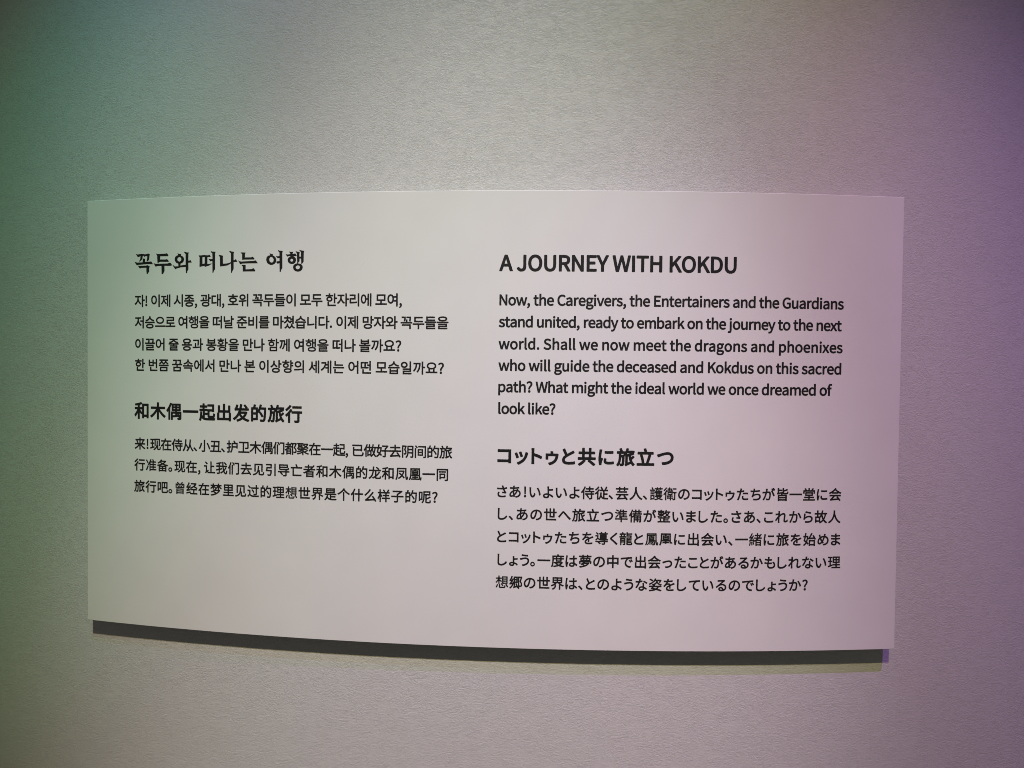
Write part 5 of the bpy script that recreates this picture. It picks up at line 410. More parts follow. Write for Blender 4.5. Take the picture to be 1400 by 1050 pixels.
'U': '179-22 31 2 26 7 28 13 20 17 18 23 14 32 8 36 3 42 0 216-3 10-8 5-50 1-8-4-4-6-2-6 0-216-1-28-5-22-7-20-9-12-8-8-14-6-12-4-16-1-14 1-12 4-14 6-8 8-8 12-8 20-4 22-2 28 0 216-2 6-4 6-6 3-50 1-8-4-6-8 0-220 2-42 8-36 14-30 16-22 24-20 26-13 28-7',
'W': '89-15 59 0 6 3 5 5 59 240 2 3 60-243 6-5 8-3 58 0 6 3 4 3 2 6 76 366 0 8-4 6-4 3-6 2-46 0-6-3-6-6-40-202-8-44-2-5-10 49-51 198-5 9-10 4-44 0-6-3-6-6-52-202-10-48-2 0-48 250-6 6-6 3-50 0-6-2-4-3-4-6 0-8 78-366 4-8',
'Y': '108-15 50 1 8 3 4 6 1 144 109 222 0 10-4 6-4 3-6 2-50 0-6-2-4-4-74-160-73 161-9 5-52 0-6-3-6-6-2-8 2-6 108-220 0-140 4-9',
 },
 0.027: {
',': '36-108 7 0 18 10 15 10 13 12 14 16 8 14 7 18 4 18 2 20-3 26-5 12-11 16-4 3-18 9-20 0-17-6-14-12-7-16-1-20 5-12 10-13 12-7 8-2 1-2-9-20-12-11-22-13-3-6 0-8 11-28 4-6',
'.': '68-20 19 4 16 10 10 16 3 18-4 20-9 14-16 11-18 3-18-3-15-11-10-14-3-20 3-18 10-16 15-10',
'?': '110-20 18 4 16 10 10 15 4 19-4 20-10 14-16 11-18 3-18-3-14-10-10-15-4-20 4-18 10-16 14-10|84 98 46-1 6 1 4 4 3 6 1 28 7 20 11 20 30 38 16 22 12 28 4 28-2 22-6 20-9 18-13 15-16 13-18 8-20 4-22 2-18 0-30-8-26-14-12-8-20-20-4-6 0-6 4-6 26-24 6-4 10 1 24 21 12 6 14 3 18-1 10-2 10-8 7-12 3-18-3-16-7-16-44-58-15-28-7-28 0-32 2-8',
'C': '187-20 39 4 32 11 30 19 24 24 2 8-2 8-26 30-4 4-6 1-8-3-28-24-26-12-24-2-22 2-18 6-18 12-13 14-13 20-8 22-6 30-2 30 2 32 6 26 10 24 11 18 13 14 20 12 18 6 32 2 10-2 16-5 16-10 16-15 10-2 8 6 27 34 0 8-3 6-20 18-24 15-32 12-34 3-36-3-34-11-30-16-26-24-22-30-16-36-9-38-3-44 2-46 10-40 16-34 20-28 26-24 30-18 34-10',
'E': '49-14 218 0 7 2 5 6 1 6 0 40-3 8-6 4-158 1-3 1 0 102 1 4 126 0 9 4 3 10 0 40-3 6-5 5-6 1-125 0 0 86 3 2 148 0 6 1 6 5 2 8 0 40-3 6-4 4-7 2-210 0-8-2-5-6-1-6 0-366 1-6 3-4',
'G': '193-20 39 3 34 10 30 15 22 19 3 9 0 154-3 8-6 5-126 1-6-2-5-6-1-6 0-40 2-6 4-4 6-2 64 0 2-2 0-72-6-6-14-6-16-3-18-1-24 2-22 7-18 11-14 14-14 20-8 24-6 28-2 30 2 32 6 26 10 23 12 19 14 14 20 12 20 6 24 3 12-1 10-1 20-7 14-9 16-14 4-2 6-1 8 5 28 35 0 8-4 6-20 18-24 15-32 11-38 4-38-3-34-11-32-16-27-24-22-30-17-36-9-38-3-44 2-46 11-40 15-34 22-30 26-23 31-17 35-10',
'K': '49-14 48 0 6 2 5 4 2 8 0 110 47 57 103-177 9-4 52 0 6 2 5 4 2 6-1 8-127 220 108 132 3 10-2 6-4 4-8 2-52 0-8-2-132-158-1 146-2 6-5 6-6 2-48 0-6-2-3-4-3-8 0-366 1-6 3-4',
'N': '49-14 48 1 7 3 3 6 1 210-2 36 1 4 146-254 4-4 6-2 48 0 6 2 5 4 2 8 0 366-1 6-4 6-8 2-46 0-7-4-4-6 0-208 2-40-1-2-12 22-135 232-5 5-6 1-48 0-6-2-3-4-3-8 0-366 1-6 3-4',
'S': '150-20 31 2 27 7 24 11 20 14 16 18 12 20 8 22 2 24-2 22-5 18-7 14-12 17-12 11-30 20-98 44-14 12-5 8-3 14 0 10 8 14 12 10 20 6 12 1 32-4 18-8 28-20 8-2 6 1 4 4 26 32 2 8-5 8-23 19-26 15-34 11-34 3-26-2-26-6-22-10-16-12-16-15-13-21-7-20-2-24 2-22 6-18 8-18 12-14 12-10 28-18 78-34 22-12 8-7 8-11 3-8 1-12-4-18-12-13-18-9-14-4-30 0-12 2-24 9-22 13-22 19-8 2-6-2-3-3-27-32-4-8 2-6 2-4 26-22 34-20 38-12',
'W': '89-14 59 0 6 3 4 5 62 251 62-253 6-4 6-2 58 0 8 4 4 8 74 364 0 8-4 6-8 4-44 0-8-2-4-6-41-202-9-55-2 3-12 52-52 202-4 6-6 2-44 0-10-4-4-8-50-198-12-56-2 4-50 254-4 6-6 2-50 0-8-4-4-6 0-6 78-368 4-6',
'a': '107-20 31 4 24 8 26 16 5-16 5-4 4-2 42 0 6 4 5 8 0 170-1 24-5 24-9 24-10 16-14 14-20 12-22 8-26 2-16-1-34-7-32-12-32-18-6-8 2-10 17-32 7-5 10 0 28 16 18 7 20 4 22 0 10-4 6-4 5-6 7-18 0-10-28-4-34-8-30-10-26-12-22-18-12-16-8-20-4-26 2-20 6-18 8-16 12-14 12-8 14-7 20-5|108 46-6 2-8 6-6 12 0 16 4 8 4 6 12 9 14 7 20 6 40 8 0-54-12-10-16-10-16-6-16-2',
'b': '164-20 28 3 24 9 20 12 22 20 16 22 13 28 7 32 3 34-2 32-5 28-10 26-14 24-18 18-22 13-24 9-26 2-14-1-26-7-22-10-8-5-1 1 1 128-2 6-6 6-6 2-50-1-7-5-3-8 1-402 4-6 7-4 40 0 8 5 4 5 0 7 2 0 24-13 20-7|154 46-24 6-14 6-10 10 0 128 12 12 16 10 16 6 14 2 14-1 12-4 10-7 8-10 6-12 4-14 4-18 0-22-1-20-4-20-6-16-9-14-8-8-12-8-12-5',
'c': '152-20 26 2 28 8 22 12 20 14 6 6 0 6-1 6-21 32-6 5-10 0-24-16-20-8-16-2-14 1-14 6-12 7-8 9-8 12-8 16-4 20-2 20 2 20 4 18 8 16 8 12 9 10 13 8 12 4 16 2 12-1 10-3 12-7 14-11 8-1 9 5 25 34 0 8-3 6-18 14-19 11-24 8-28 3-28-2-28-9-24-13-21-18-17-22-14-28-8-30-4-34 3-34 7-30 14-28 16-22 20-18 26-14 26-8',
'd': '137-20 30 4 22 8 22 14 5-14 3-4 6-2 42 1 6 3 4 6 1 402-3 8-8 5-50 1-6-2-5-6-2-6 1-124-24 12-26 6-12 0-24-2-24-9-24-14-20-19-15-22-13-28-7-30-3-34 2-32 7-30 10-28 14-22 21-20 20-12 22-6|145 46-10 1-12 4-10 7-9 10-7 12-5 16-4 18-1 22 1 20 4 18 7 16 8 13 10 11 11 6 11 4 14 2 12 0 14-5 16-9 9-8 0-128-11-12-16-11-14-5',
'e': '154-20 30 2 26 7 22 9 23 14 3 8-2 8-16 30-4 4-6 3-6-1-24-12-24-7-16-1-14 0-16 5-12 7-11 10-8 10-7 14-6 20 2 2 168 0 6 2 4 6 4 32-2 28-6 28-10 24-14 20-18 18-21 12-25 8-28 2-26-3-24-9-22-12-22-20-16-22-12-26-8-30-4-34 3-34 9-32 12-26 18-22 21-18 25-14 26-7|88 171-1 1 1 2 4 14 6 12 8 10 10 8 10 6 22 4 12-1 11-3 9-5 6-6 8-11 4-10 4-20-2-1',
'f': '52-14 49 0 7 4 4 6 0 224 47 1 8 5 3 8 0 38-2 6-3 4-8 3-44 1-1 26 2 20 6 14 8 6 13 2 26-7 6 1 6 5 12 39 0 6-2 6-4 4-20 6-20 4-34-2-19-6-17-10-14-13-9-15-6-16-5-20-1-52-27-2-6-4-3-6-1-38 3-8 7-4 26-1 1-3 0-220 4-8',
'g': '135-138 35 2 28 6 26 10 22 12 17 16 14 18 8 20 3 24-2 20-4 14-8 12-16 14-18 8-16 6-20 2-88 2-18 5-4 5-1 6 1 6 6 10 28-7 32 1 20 6 22 10 15 12 13 14 11 20 7 24 2 20-2 20-7 22 3 1 30 1 6 4 3 6 1 40-4 6-6 4-96 1-28 7-36-2-20-6-18-8-18-12-16-18-12-20-6-20-2-22 4-28 4-14 10-20 12-12-14-18-7-14-3-10 0-20 4-16 8-16 4-4-13-14-12-20-7-20 0-10 2-20 8-18 10-14 20-14 16-9 20-6 24-5|126-78-24 5-8 3-6 6-6 7-2 5 0 12 4 12 12 12 2 2 22-4 54 0 22-2 12-3 4-3 4-8-1-12-7-11-10-9-10-6-12-4-14-3-18-1|128 132-16 7-12 13-6 18 0 24 2 10 5 8 11 12 16 6 18 0 16-6 6-5 6-7 4-8 2-10 0-24-6-18-12-13-8-5-8-2',
'h': '44-14 50 0 6 4 4 4 2 6 0 190 14 14 16 12 14 7 16 2 10-1 13-6 6-6 6-16 3-32 0-164 1-6 5-6 6-2 48 0 8 4 4 8 0 198-5 24-7 21-10 17-14 15-18 11-20 6-24 2-28-4-26-11-18-12-2 1 2 132-4 8-4 4-6 2-50-1-6-5-4-8 0-398 2-6 2-4',
'i': '45-14 51 1 6 3 4 8 0 274-4 9-8 4-50 0-8-5-3-6-1-276 4-8|64 314 6 0 16 2 14 10 10 14 3 16-3 18-9 14-15 10-16 3-18-3-14-10-10-14-2-16 2-18 10-13 14-10',
'j': '16-134 24 2 16 5 16 9 14 14 8 14 8 20 2 18 2 22 0 302-4 8-8 5-50 0-8-5-3-6 0-304-1-20-4-12-6-6-10-2-26 4-6-2-3-2-3-6-10-38 2-7 6-5 20-6|58 316 12-2 16 3 14 9 10 16 3 16-3 18-10 14-16 8-16 3-18-3-14-10-8-14-3-16 3-18 10-14 12-8',
'k': '44-14 48 0 6 3 4 3 2 8 0 66 36 42 72-118 8-4 52 0 8 4 4 8-2 9-96 153 83 102 3 6 0 8-6 6-6 3-52 0-8-2-96-119 0 234-4 10-8 4-50-1-6-5-4-8 0-398 2-6 2-4',
'l': '92-20 34 6 6 4 2 8-8 40-6 6-14 2 0 2 0 352-5 8-7 4-50 0-8-4-2-4-2-6 1-360 7-26 6-10 8-9 14-9 12-3',
'm': '44-14 50 0 6 4 4 4 2 6 0 190 12 15 16 12 14 6 12 2 16-3 6-4 9-12 3-10 3-32 0-164 1-6 3-4 7-4 48 0 7 2 5 6 2 6 0 190 12 14 16 12 14 7 12 2 10-1 12-6 10-12 2-10 4-32 0-164 0-6 6-6 6-2 46 0 8 3 5 5 1 6-1 196-5 26-7 20-9 16-16 16-16 10-20 6-20 2-16-1-14-3-24-12-24-18-10-8-4 6-18 20-28 12-30 4-26-4-25-12-23-16-2 16-2 4-6 4-42 1-8-3-4-6-2-6 0-270 2-6 2-4',
'n': '44-14 50 0 6 4 4 4 2 6 0 190 14 14 16 12 14 7 16 2 10-1 13-6 6-6 6-16 3-32 0-164 1-6 5-6 6-2 48 0 6 3 4 3 2 8 0 198-5 22-7 22-10 16-16 16-16 10-18 6-26 2-28-4-14-5-24-13-14-12-2 18-4 6-5 2-43 1-6-2-4-5-2-8 0-270 2-6 2-4',
'o': '150-20 28 2 26 8 24 14 21 18 17 22 13 26 9 32 2 34-2 34-8 30-14 28-17 22-21 18-24 14-26 8-26 2-28-2-26-8-24-14-20-18-18-22-12-28-8-30-4-34 3-34 9-32 12-26 18-22 20-18 24-14 26-8|144 46-8 1-12 5-10 6-10 12-7 12-5 14-4 18-2 22 2 20 4 18 6 16 7 12 9 11 12 7 12 5 14 1 12-1 14-5 10-8 10-10 8-12 6-16 4-18 1-22-1-20-4-18-6-14-8-14-10-10-12-7-12-5',
'p': '44-128 50 0 6 3 4 5 2 6-2 112 30-13 30-5 26 2 24 9 24 14 20 19 16 22 12 26 8 32 3 36-2 32-5 28-10 26-14 24-18 18-22 13-24 9-24 2-28-3-16-5-22-11-14-9-2 14-4 4-6 2-42 1-6-3-4-6-2-390 2-6 2-4|154 46-22 4-16 9-10 9 0 128 12 12 17 10 15 6 14 2 14-1 12-4 10-7 8-10 6-12 4-14 4-18 0-22-1-20-4-20-6-16-9-14-8-8-12-8-12-5',
'r': '44-14 50 0 6 4 4 4 2 6 0 172 6 12 14 22 6 6 14 8 16 4 24-4 6 1 5 3 3 6 8 42-2 8-5 4-17 6-18 2-14-1-26-10-20-15-8-8-2 18-4 6-5 2-43 1-6-2-4-5-2-8 0-270 2-6 2-4',
's': '116-20 24 2 24 6 18 8 16 10 14 16 10 16 6 18 1 18-3 20-6 18-10 16-12 10-30 18-53 22-15 8-10 10-1 12 5 10 12 9 18 3 16-3 18-7 22-13 10-1 6 4 25 32 1 8-3 6-23 16-20 10-24 7-28 3-24-2-20-5-18-7-18-14-10-12-10-18-4-14-2-18 2-18 6-20 10-14 12-12 26-15 62-26 14-9 5-6 3-6 0-4-2-12-10-10-18-6-10-2-20 2-20 8-16 8-18 14-8 1-8-5-24-32-2-6 2-6 4-6 22-16 25-12 31-9',
't': '130-20 22 2 34 9 7 5 2 8-9 38-6 7-8 3-24-8-16 1-8 3-8 10-2 6-1 20 0 136 61 1 8 3 4 4 1 6-1 40-2 6-8 5-62 0-1 1 0 62-3 8-4 4-6 2-40 0-8-4-4-8-4-64-2-2-32-2-6-4-4-8 0-38 4-7 6-3 30-2 2-156 3-20 5-18 12-18 12-12 14-8 20-6',
'u': '124-20 32 4 24 11 24 17 4-18 3-4 5-3 44-1 6 4 4 4 2 6 0 272-4 8-5 4-53 1-6-3-4-4-1-6 0-188-15-16-16-13-14-7-16-2-16 3-8 5-6 10-4 12-2 30 0 166-2 6-6 6-8 1-46 0-6-2-4-5-2-6 0-172 2-26 4-24 7-20 9-16 16-16 16-10 18-6',
'v': '103-14 56 0 6 2 5 6 96 272 0 10-5 7-6 2-46 0-6-1-5-6-67-200-65 200-5 5-8 2-48 0-6-2-4-5-2-6 1-6 98-270 3-6',
'w': '88-14 56 0 5 2 5 4 46 177 48-177 4-4 6-2 58 0 8 4 4 6 73 272 0 6-3 6-8 5-46 0-6-1-6-6-46-184-49 180-5 8-8 3-46 0-6-2-4-5-50-182-46 182-6 6-6 1-48 0-8-4-4-7 0-6 76-272 4-6',
'x': '6-14 50 0 8 4 56 96 2 1 58-94 4-5 6-2 52 0 6 2 4 4 3 6-1 8-86 130 78 128 2 10-6 8-8 3-46 0-6-1-4-2-50-90-56 90-8 3-50 0-6-1-4-4-3-8 2-8 77-124-84-134-2-6 1-6 5-6',
'y': '49-130 22 2 18 4 20 12 16 14 12 14 11 18 17 40 102 294-1 10-6 6-5 1-46 0-6-1-5-4-50-154-11-38-2-2-70 194-4 3-6 2-48 0-8-2-5-5-1-6 1-6 107-266-4-16-9-20-11-16-6-6-14-7-6-1-26 4-6-2-4-6-9-38 1-10 8-6 16-5',
 },
 0.036: {
'つ': '179-11 61 6 52 11 48 15 46 23 34 27 27 32 19 44 6 46-3 32-11 34-16 23-21 23-25 17-30 12-30 7-32 2-30-1-32-6-60-13-110-35-42-10-8-6-4-9 2-10 20-46 4-5 8-3 8 1 108 41 72 20 34 6 30 3 20-2 18-4 16-8 12-9 10-12 6-10 5-16 1-14-4-30-13-26-21-21-28-18-34-14-40-10-42-6-52-4-10-6-4-9 2-10 20-44 4-5',
'と': '280-32 72 4 70 8 7 2 7 6 2 8 0 48-4 10-6 5-8 2-38-7-60-8-42-2-46 1-22 3-18 6-14 6-8 6-6 8-4 8-2 12 4 20 13 22 21 22 28 22 38 22 152 82 4 2 4 6 1 6-1 6-26 42-8 5-10 1-36-24-116-62-24 50-35 82-9 8-6 1-6-1-44-18-6-8-2-10 39-88 29-58 0-2-26-20-16-16-14-17-10-19-9-20-5-20-2-22 4-30 10-24 4-6 14-18 24-16 26-12 30-8 32-4',
'に': '79-34 41 2 8 4 4 6 2 8-1 22 5 24 11 40 22 66-1 6-4 6-26 20-10 2-6-2-6-4-1 2 5 54 15 98 13 54 0 8-6 8-8 4-48 4-6-1-6-3-3-4-3-6-2-28-15-98-9-86 0-54 6-68 6-38 8-36 6-8|322-14 74 2 56 8 6 2 8 8 2 8-2 44-4 9-6 5-8 2-62-10-62-3-22 1-28 6-12 8-3 6 0 20 7 32-2 6-2 6-6 4-8 2-38 4-10-4-4-4-2-6-7-34-2-30 3-20 5-16 11-18 18-16 22-10 22-7 26-4|299 276 87 0 54 5 8 7 4 8 0 42-2 8-8 8-8 2-48-4-54-2-56 0-48 6-8-2-7-6-3-8 0-44 4-10 6-5 6-1',
'ゥ': '196-55 6 1 32 10 30 12 26 13 26 17 22 17 18 18 16 20 22 36 14 35 14 53 11 52-1 10-4 7-34 20-6 0-24-2-78 0 1 51-5 9-10 4-48 0-6-1-6-4-4-6-1-6 3-26 0-20-2-1-116 1-10-5-6-9 2-40-2-100 6-10 8-5 48 0 6 2 6 5 4 10-2 22 0 54 2 2 190 0-4-22-14-40-12-24-22-28-26-21-28-16-34-14-44-11-6-3-4-5-2-10 4-10 34-38',
'コ': '378-22 52 0 8 6 4 10-2 52 0 256 2 40-4 10-6 6-8 1-282-1-56 3-10-3-6-6-2-6 0-48 4-10 10-7 280 1 0-198-2-2-232 0-52 2-10-4-4-10 0-50 4-10 6-4 8-2 50 2 230 0 2-1 0-11 2-8 6-6',
'ッ': '180-56 8 2 42 20 46 28 43 34 39 42 26 38 20 38 16 42 20 68-1 10-6 8-51 17-8 0-7-5-5-8-9-48-15-44-18-38-24-36-32-32-38-28-42-23-44-17-6-6-4-6 0-6 4-10 36-36|128 118 10 1 40 15 8 6 3 10-1 6-46 114-8 8-10 3-46-17-6-8-2-8 2-8 23-52 21-60 5-6|236 150 6-1 6 1 40 14 8 6 3 8-1 8-40 108-6 8-10 4-6 0-40-14-6-8-3-8 1-8 22-54 17-54 4-6',
'ト': '164-33 52 1 9 3 5 8 2 6-4 54 0 144 74-27 102-46 10 2 8 7 20 50-2 8-6 8-50 24-56 23-100 34 0 73 4 50-6 11-10 4-56 0-9-5-5-10 4-50 0-294-3-60 1-6 4-6 4-4',
'共': '59-58 10 2 39 24 40 31 38 34 32 35 4 10-1 6-3 5-6 5-24 10 4 0 114 0-22-14-5-4-3-6 0-6 4-10 78-62 66-58 8-2 8 2 38 24 5 6 2 6 1 6-6 10-67 56-69 52 136 0 10 6 4 6 2 6 0 40-4 8-6 5-8 2-100 1 0 82 82 0 8 2 6 6 4 8 0 38-1 6-3 5-10 7-84 0-2 2 0 84-3 8-5 4-8 4-42 0-8-3-6-5-2-10 0-82-2-2-104 0-2 2 0 82-2 8-4 6-8 3-42 1-6-2-5-2-7-10 0-86-2-2-78 0-8-4-4-4-4-8 0-40 2-6 6-6 10-4 78 0 0-82-98-1-8-2-6-5-4-8 0-40 2-8 6-6 8-4 128 0-24-26-32-28-36-27-38-23-4-4-3-10 3-10 33-30|198 177-2 3 1 80 106 0 0-82',
'旅': '42-56 7 0 7 6 27 42 6-14 5-20 5-6 8-4 40 0 26 4 17 10 10 12 10 26 4 20 6 96 3 112 2 2 12-4-1-198-4-14-11-15-1-9 2-8 21-30 10-6 6-1 6 2 26 17 89 42 9 8 7-10 21-27 26-23 6-4 6 0 6 2 6 4 12 16 17 18 2 6 0 8-5 8-26 22-21 28-18 34-10 28 29 22 39 36 4 8 0 10-4 8-29 24-6 3-6 1-10-4-38-37-3 11-5 26 0 2 36 10 46 18 7 6 4 8-2 8-3 6-11 10 15 2 6 6 3 6 1 40-1 6-4 6-6 4-7 1-148 0 0 3 11 36 0 8-2 6-5 4-6 3-42 7-9-2-6-8-13-44-16-38-6 6-8 3-50 0-14 39-17 36-7 6-6 2-8 0-34-12-6-4-5-8 0-8 21-50-76-2-6-2-4-4-3-10 0-38 4-10 5-4 6-2 36 0 2-1 1-1-1-84-5-58-4-30-8-30-11-29-14-29-20-30-2-8 1-8 5-6 30-24|97 18-1 2 10 24 10 32 7 32 5 32 2 44 21 0 1-2-4-98-4-44-4-22|309 50 0 162 12 4 2-2 13-66 11-40 12-36|133 255-1 3 1 26 58 0 3-2-4-6-2-6 0-6 3-9|281 275 14 25 75 0-23-8',
'立': '26-36 447 0 6 0 6 4 5 6 2 6 0 40-4 10-7 6-8 1-135 1 31 88 37 124 0 6-2 6-8 8 59 0 10 4 4 6 2 8 0 40-5 10-5 4-8 2-158 0-13 44-15 42-6 8-10 3-44-11-6-4-4-6-1-10 15-44 5-20 0-2-167 0-6-2-6-2-5-8-2-8 0-38 2-6 5-6 10-4 65 0-3-2-7-6-2-6 0-6 28-112 12-52 8-48-121-1-10-3-6-6-2-6 0-42 2-6 4-6|219 37-1 1 4 8 0 8-20 102-31 114 158 0-16-64-19-64-20-62-15-40-2-3',
 },
 0.022: {
'!': '80-18 18 4 14 10 10 14 2 18-3 18-9 14-14 10-18 4-16-4-15-10-9-14-4-18 4-18 10-16 14-8|60 100 38 0 6 2 4 6 6 266-3 8-7 4-48 0-6-4-4-6 8-266 2-6',
'?': '110-18 16 4 15 8 11 16 3 18-3 18-10 14-14 10-18 4-18-4-13-10-9-14-3-18 3-18 8-14 14-10|84 100 46 0 4 0 4 4 2 4 2 28 6 20 12 20 32 40 13 20 13 28 4 26-2 22-6 20-9 18-13 15-16 13-18 8-20 4-22 2-16-1-30-7-24-14-12-8-20-20-4-6 2-6 2-4 26-24 4-2 8 1 24 21 12 6 16 4 18-1 16-6 6-5 8-14 2-18-3-18-7-16-44-58-14-26-8-30 0-32 2-4',
'、': '136-39 7 2 35 30 4 6-2 6-57 63-58 53-6 2-6-1-35-31-3-6 1-6 59-55 54-60',
'。': '96-42 18 2 18 6 14 8 13 10 11 12 8 16 5 16 1 18-2 18-5 16-7 14-12 14-12 10-14 8-18 6-16 1-18-1-16-6-16-8-12-10-11-14-7-14-6-16-2-18 2-18 4-16 9-16 11-12 12-10 16-9 16-5|96 6-14 4-13 8-8 12-3 16 2 14 10 14 12 8 16 3 14-3 14-10 8-12 2-14-2-16-8-12-14-9',
'あ': '288-36 44 9 36 13 30 18 25 20 17 22 14 26 7 28 3 28-2 22-6 20-8 19-14 19-14 15-18 13-22 12-13 4 7 24-2 6-4 4-46 10-8-6-6-28-40-1-42-7 4 35 2 2 82 7 92 12 4 4 1 6-1 38-2 6-4 3-6 1-40-8-42-6-78-6 2 22 7 24-2 8-7 5-46 1-6-4-2-4-5-52-1-2-42 0-64 6-6-3-4-5 0-42 2-4 4-4 6-2 60-3 38 0 1-3-4-52-44-28-23-20-20-22-16-24-12-24-8-26-2-26 0-16 5-16 6-12 9-10 12-10 24-8 26-1 32 7 34 14 4-16 8-6 6 0 38 12 4 4 2 6-10 36 0 2 26 26 30 38 28 46 19 40 3 0 17-8 11-8 9-10 7-10 4-10 4-12 1-12-3-22-6-18-11-18-15-16-18-12-26-12-26-7-32-5-6-4-4-6 2-6 22-36|116 52-8 4-4 10 1 18 5 16 16 28 11 14 31 26 1-32 9-64-12-8-24-10-20-3|230 119-4 31-1 46 21 7 18 3 24 2-9-22-19-32-22-29-6-7',
'い': '178-16 16 2 14 6 14 8 14 14 12 16 12 22 22 52 1 8-34 40-5 4-6 0-5-4-3-4-18-54-14-26-8-8-10-6-10 2-8 5-8 9-10 16-14 40-8 56-2 48-2 68 4 54-4 6-6 2-52 0-6-4-2-6 3-30 1-76 4-56 8-64 9-38 13-34 14-24 16-19 20-15 18-6|414 60 6-1 4 1 44 19 3 7-4 34-16 70-24 68-14 30-15 28-18 26-4 3-6 1-42-14-4-6-2-6 1-4 19-26 14-26 24-60 19-68 11-70',
'う': '174-35 50 9 44 14 42 19 34 21 28 26 22 33 15 38 5 40-4 28-7 24-11 20-18 19-20 13-22 9-26 7-28 2-42-3-42-6-84-18-30-5-6-4-2-8 14-48 2-5 6-3 6 1 42 15 72 19 40 5 20 1 18-2 14-4 12-4 12-9 8-8 6-11 4-11 1-12-4-30-10-24-17-23-22-18-30-18-34-12-38-10-44-8-6-4-2-5 1-6 24-40|355 319 8 2 5 8 6 40-2 6-6 4-108 7-56 8-52 8-6-1-4-6-8-42 2-6 6-4 110-15',
'か': '86-26 6 0 4 4 20 34 32 72 27 72 25 86 2 2 44 2 18-1 8-3 8-6 4-8 3-12 1-32-4-42-9-58-5-16-10-20-6-7-7-3-9-2-18 0-22 3-26 7-8-2-4-4-1-6 8-46 7-6 38-6 36-1 24 5 22 12 16 16 8 14 8 20 12 44 9 74 1 50-2 24-4 18-9 18-12 14-15 10-14 5-20 3-58 0 16 88-2 6-6 4-50 6-4-1-4-3-2-6-4-54-8-45-60-5-52 0-6-3-4-5 4-48 2-6 4-3 6-1 90 11 2-1-22-72-26-66-32-62-20-30-1-4 1-6 4-5|439 130 5-2 4 2 40 18 4 6 2 6-19 46-23 50-26 48-26 40-6 4-6 0-40-18-4-6 0-6 28-42 25-46 21-50 15-44',
'が': '79-28 6 0 3 4 20 34 34 72 26 72 26 86 1 2 38 2 16 0 16-4 9-8 6-16 1-14-1-42-5-40-11-54-8-18-8-8-8-4-11-2-16 0-48 10-6-1-4-3-3-8 8-46 7-6 38-6 36 0 24 4 12 5 19 15 16 22 8 20 11 44 9 74 2 50-2 24-5 20-9 18-11 12-15 10-15 6-20 3-26 1-32-2 16 88-2 6-6 5-48 5-6-1-4-3-2-6-3-54-9-46-60-4-52 0-6-3-3-5 4-48 1-4 5-4 5-2 90 11 2-1-22-72-26-67-31-61-21-32 0-6 5-6|436 124 5 0 40 20 5 6 0 6-18 44-23 48-27 50-8 14 0 2 28 12 4 6 0 6-22 38-21 33-4 4-6 1-31-12-4-4-2-4 1-6 27-46-39-19-4-5 0-6 29-42 24-46 21-49 16-45 4-5|454 334 9-2 28 13 5 5 2 6-1 4-20 34-23 36-5 3-6 1-30-12-4-4-1-6 2-6 21-33 19-35',
'く': '326-44 8 2 36 34 4 6-2 8-72 68-126 104-10 14 2 6 16 16 179 148 2 8-3 6-38 34-6 3-8-3-18-22-26-26-148-126-12-14-8-12-4-18 2-14 6-12 12-16 140-122 42-40 26-28',
'こ': '244-24 54 2 48 4 42 6 34 7 4 3 2 6 0 44-2 6-4 4-6 1-34-9-40-6-46-4-50-1-28 1-22 3-18 5-16 8-10 7-8 9-4 10-2 22 10 44-2 8-8 4-40 4-8-2-4-6-7-36-3-26 2-34 10-24 14-17 21-17 27-12 28-8 32-4|198 294 52 0 54 0 84 6 4 2 4 6-1 46-5 6-6 2-64-4-70-2-70 1-66 5-4-4-4-6 0-44 4-6 6-3',
'さ': '246-32 42 1 50 4 44 7 4 4 2 4 2 42-2 6-4 4-6 1-42-7-32-4-36-2-42 2-40 7-16 7-12 8-8 10-4 10-2 22 5 24 17 34 0 8-2 4-6 3-40 9-7-2-3-4-14-32-10-34-2-22 3-26 11-26 15-20 17-14 24-12 30-10 30-4|384 110 6 1 4 4 22 29 0 8-24 30-20 32-28 54 0 2 40 6 50 12 4 2 3 4 1 6-4 40-6 8-8 0-54-14-46-8-2 2-10 32-10 42-4 6-6 2-46-6-4-2-3-6 0-6 23-70-30-2-48 0-50 3-54 5-6 0-4-4-2-6 1-42 3-6 6-4 114-4 92 2 26-54 19-34-61 5-6-1-6-8-2-36 2-6 6-4 82-8',
'し': '238-36 42 2 38 8 32 13 28 15 26 18 22 20 32 38 2 4 0 6-2 4-28 34-4 3-6 1-8-4-30-38-16-16-20-15-22-13-24-9-26-6-32-3-30 4-12 4-10 6-8 10-6 10-4 12-2 48 6 224 5 48-3 6-6 2-54 1-6-3-4-8 4-24 0-28-4-252 2-30 7-24 13-24 16-17 18-11 24-10 26-5',
'た': '102-29 6 1 5 5 21 50 31 92 27 88 14 60 46 7 52 10 4 3 4 5 0 43-2 6-4 3-6 2-48-11-32-5 12 63-2 8-6 3-50 4-8-3-4-6 0-36-6-38-2-2-44-2-60 3-6-2-4-5 1-44 1-4 4-4 6-1 58-2 30 0 2-1-18-66-18-59-34-87-24-50 0-6 6-5|323-19 61-1 74 8 4 4 2 5 1 40-1 6-4 5-6 1-48-7-50-3-22 1-18 2-12 4-14 10-6 11 0 22 6 30-2 7-8 4-38 4-6-2-6-7-6-38-1-22 3-22 7-18 11-14 18-13 18-8 22-6|268 193 48 4 46 1 42-2 44-4 5 3 3 6 2 42-4 6-4 3-46 4-44 0-94-4-5-3-3-6 0-40 2-6',
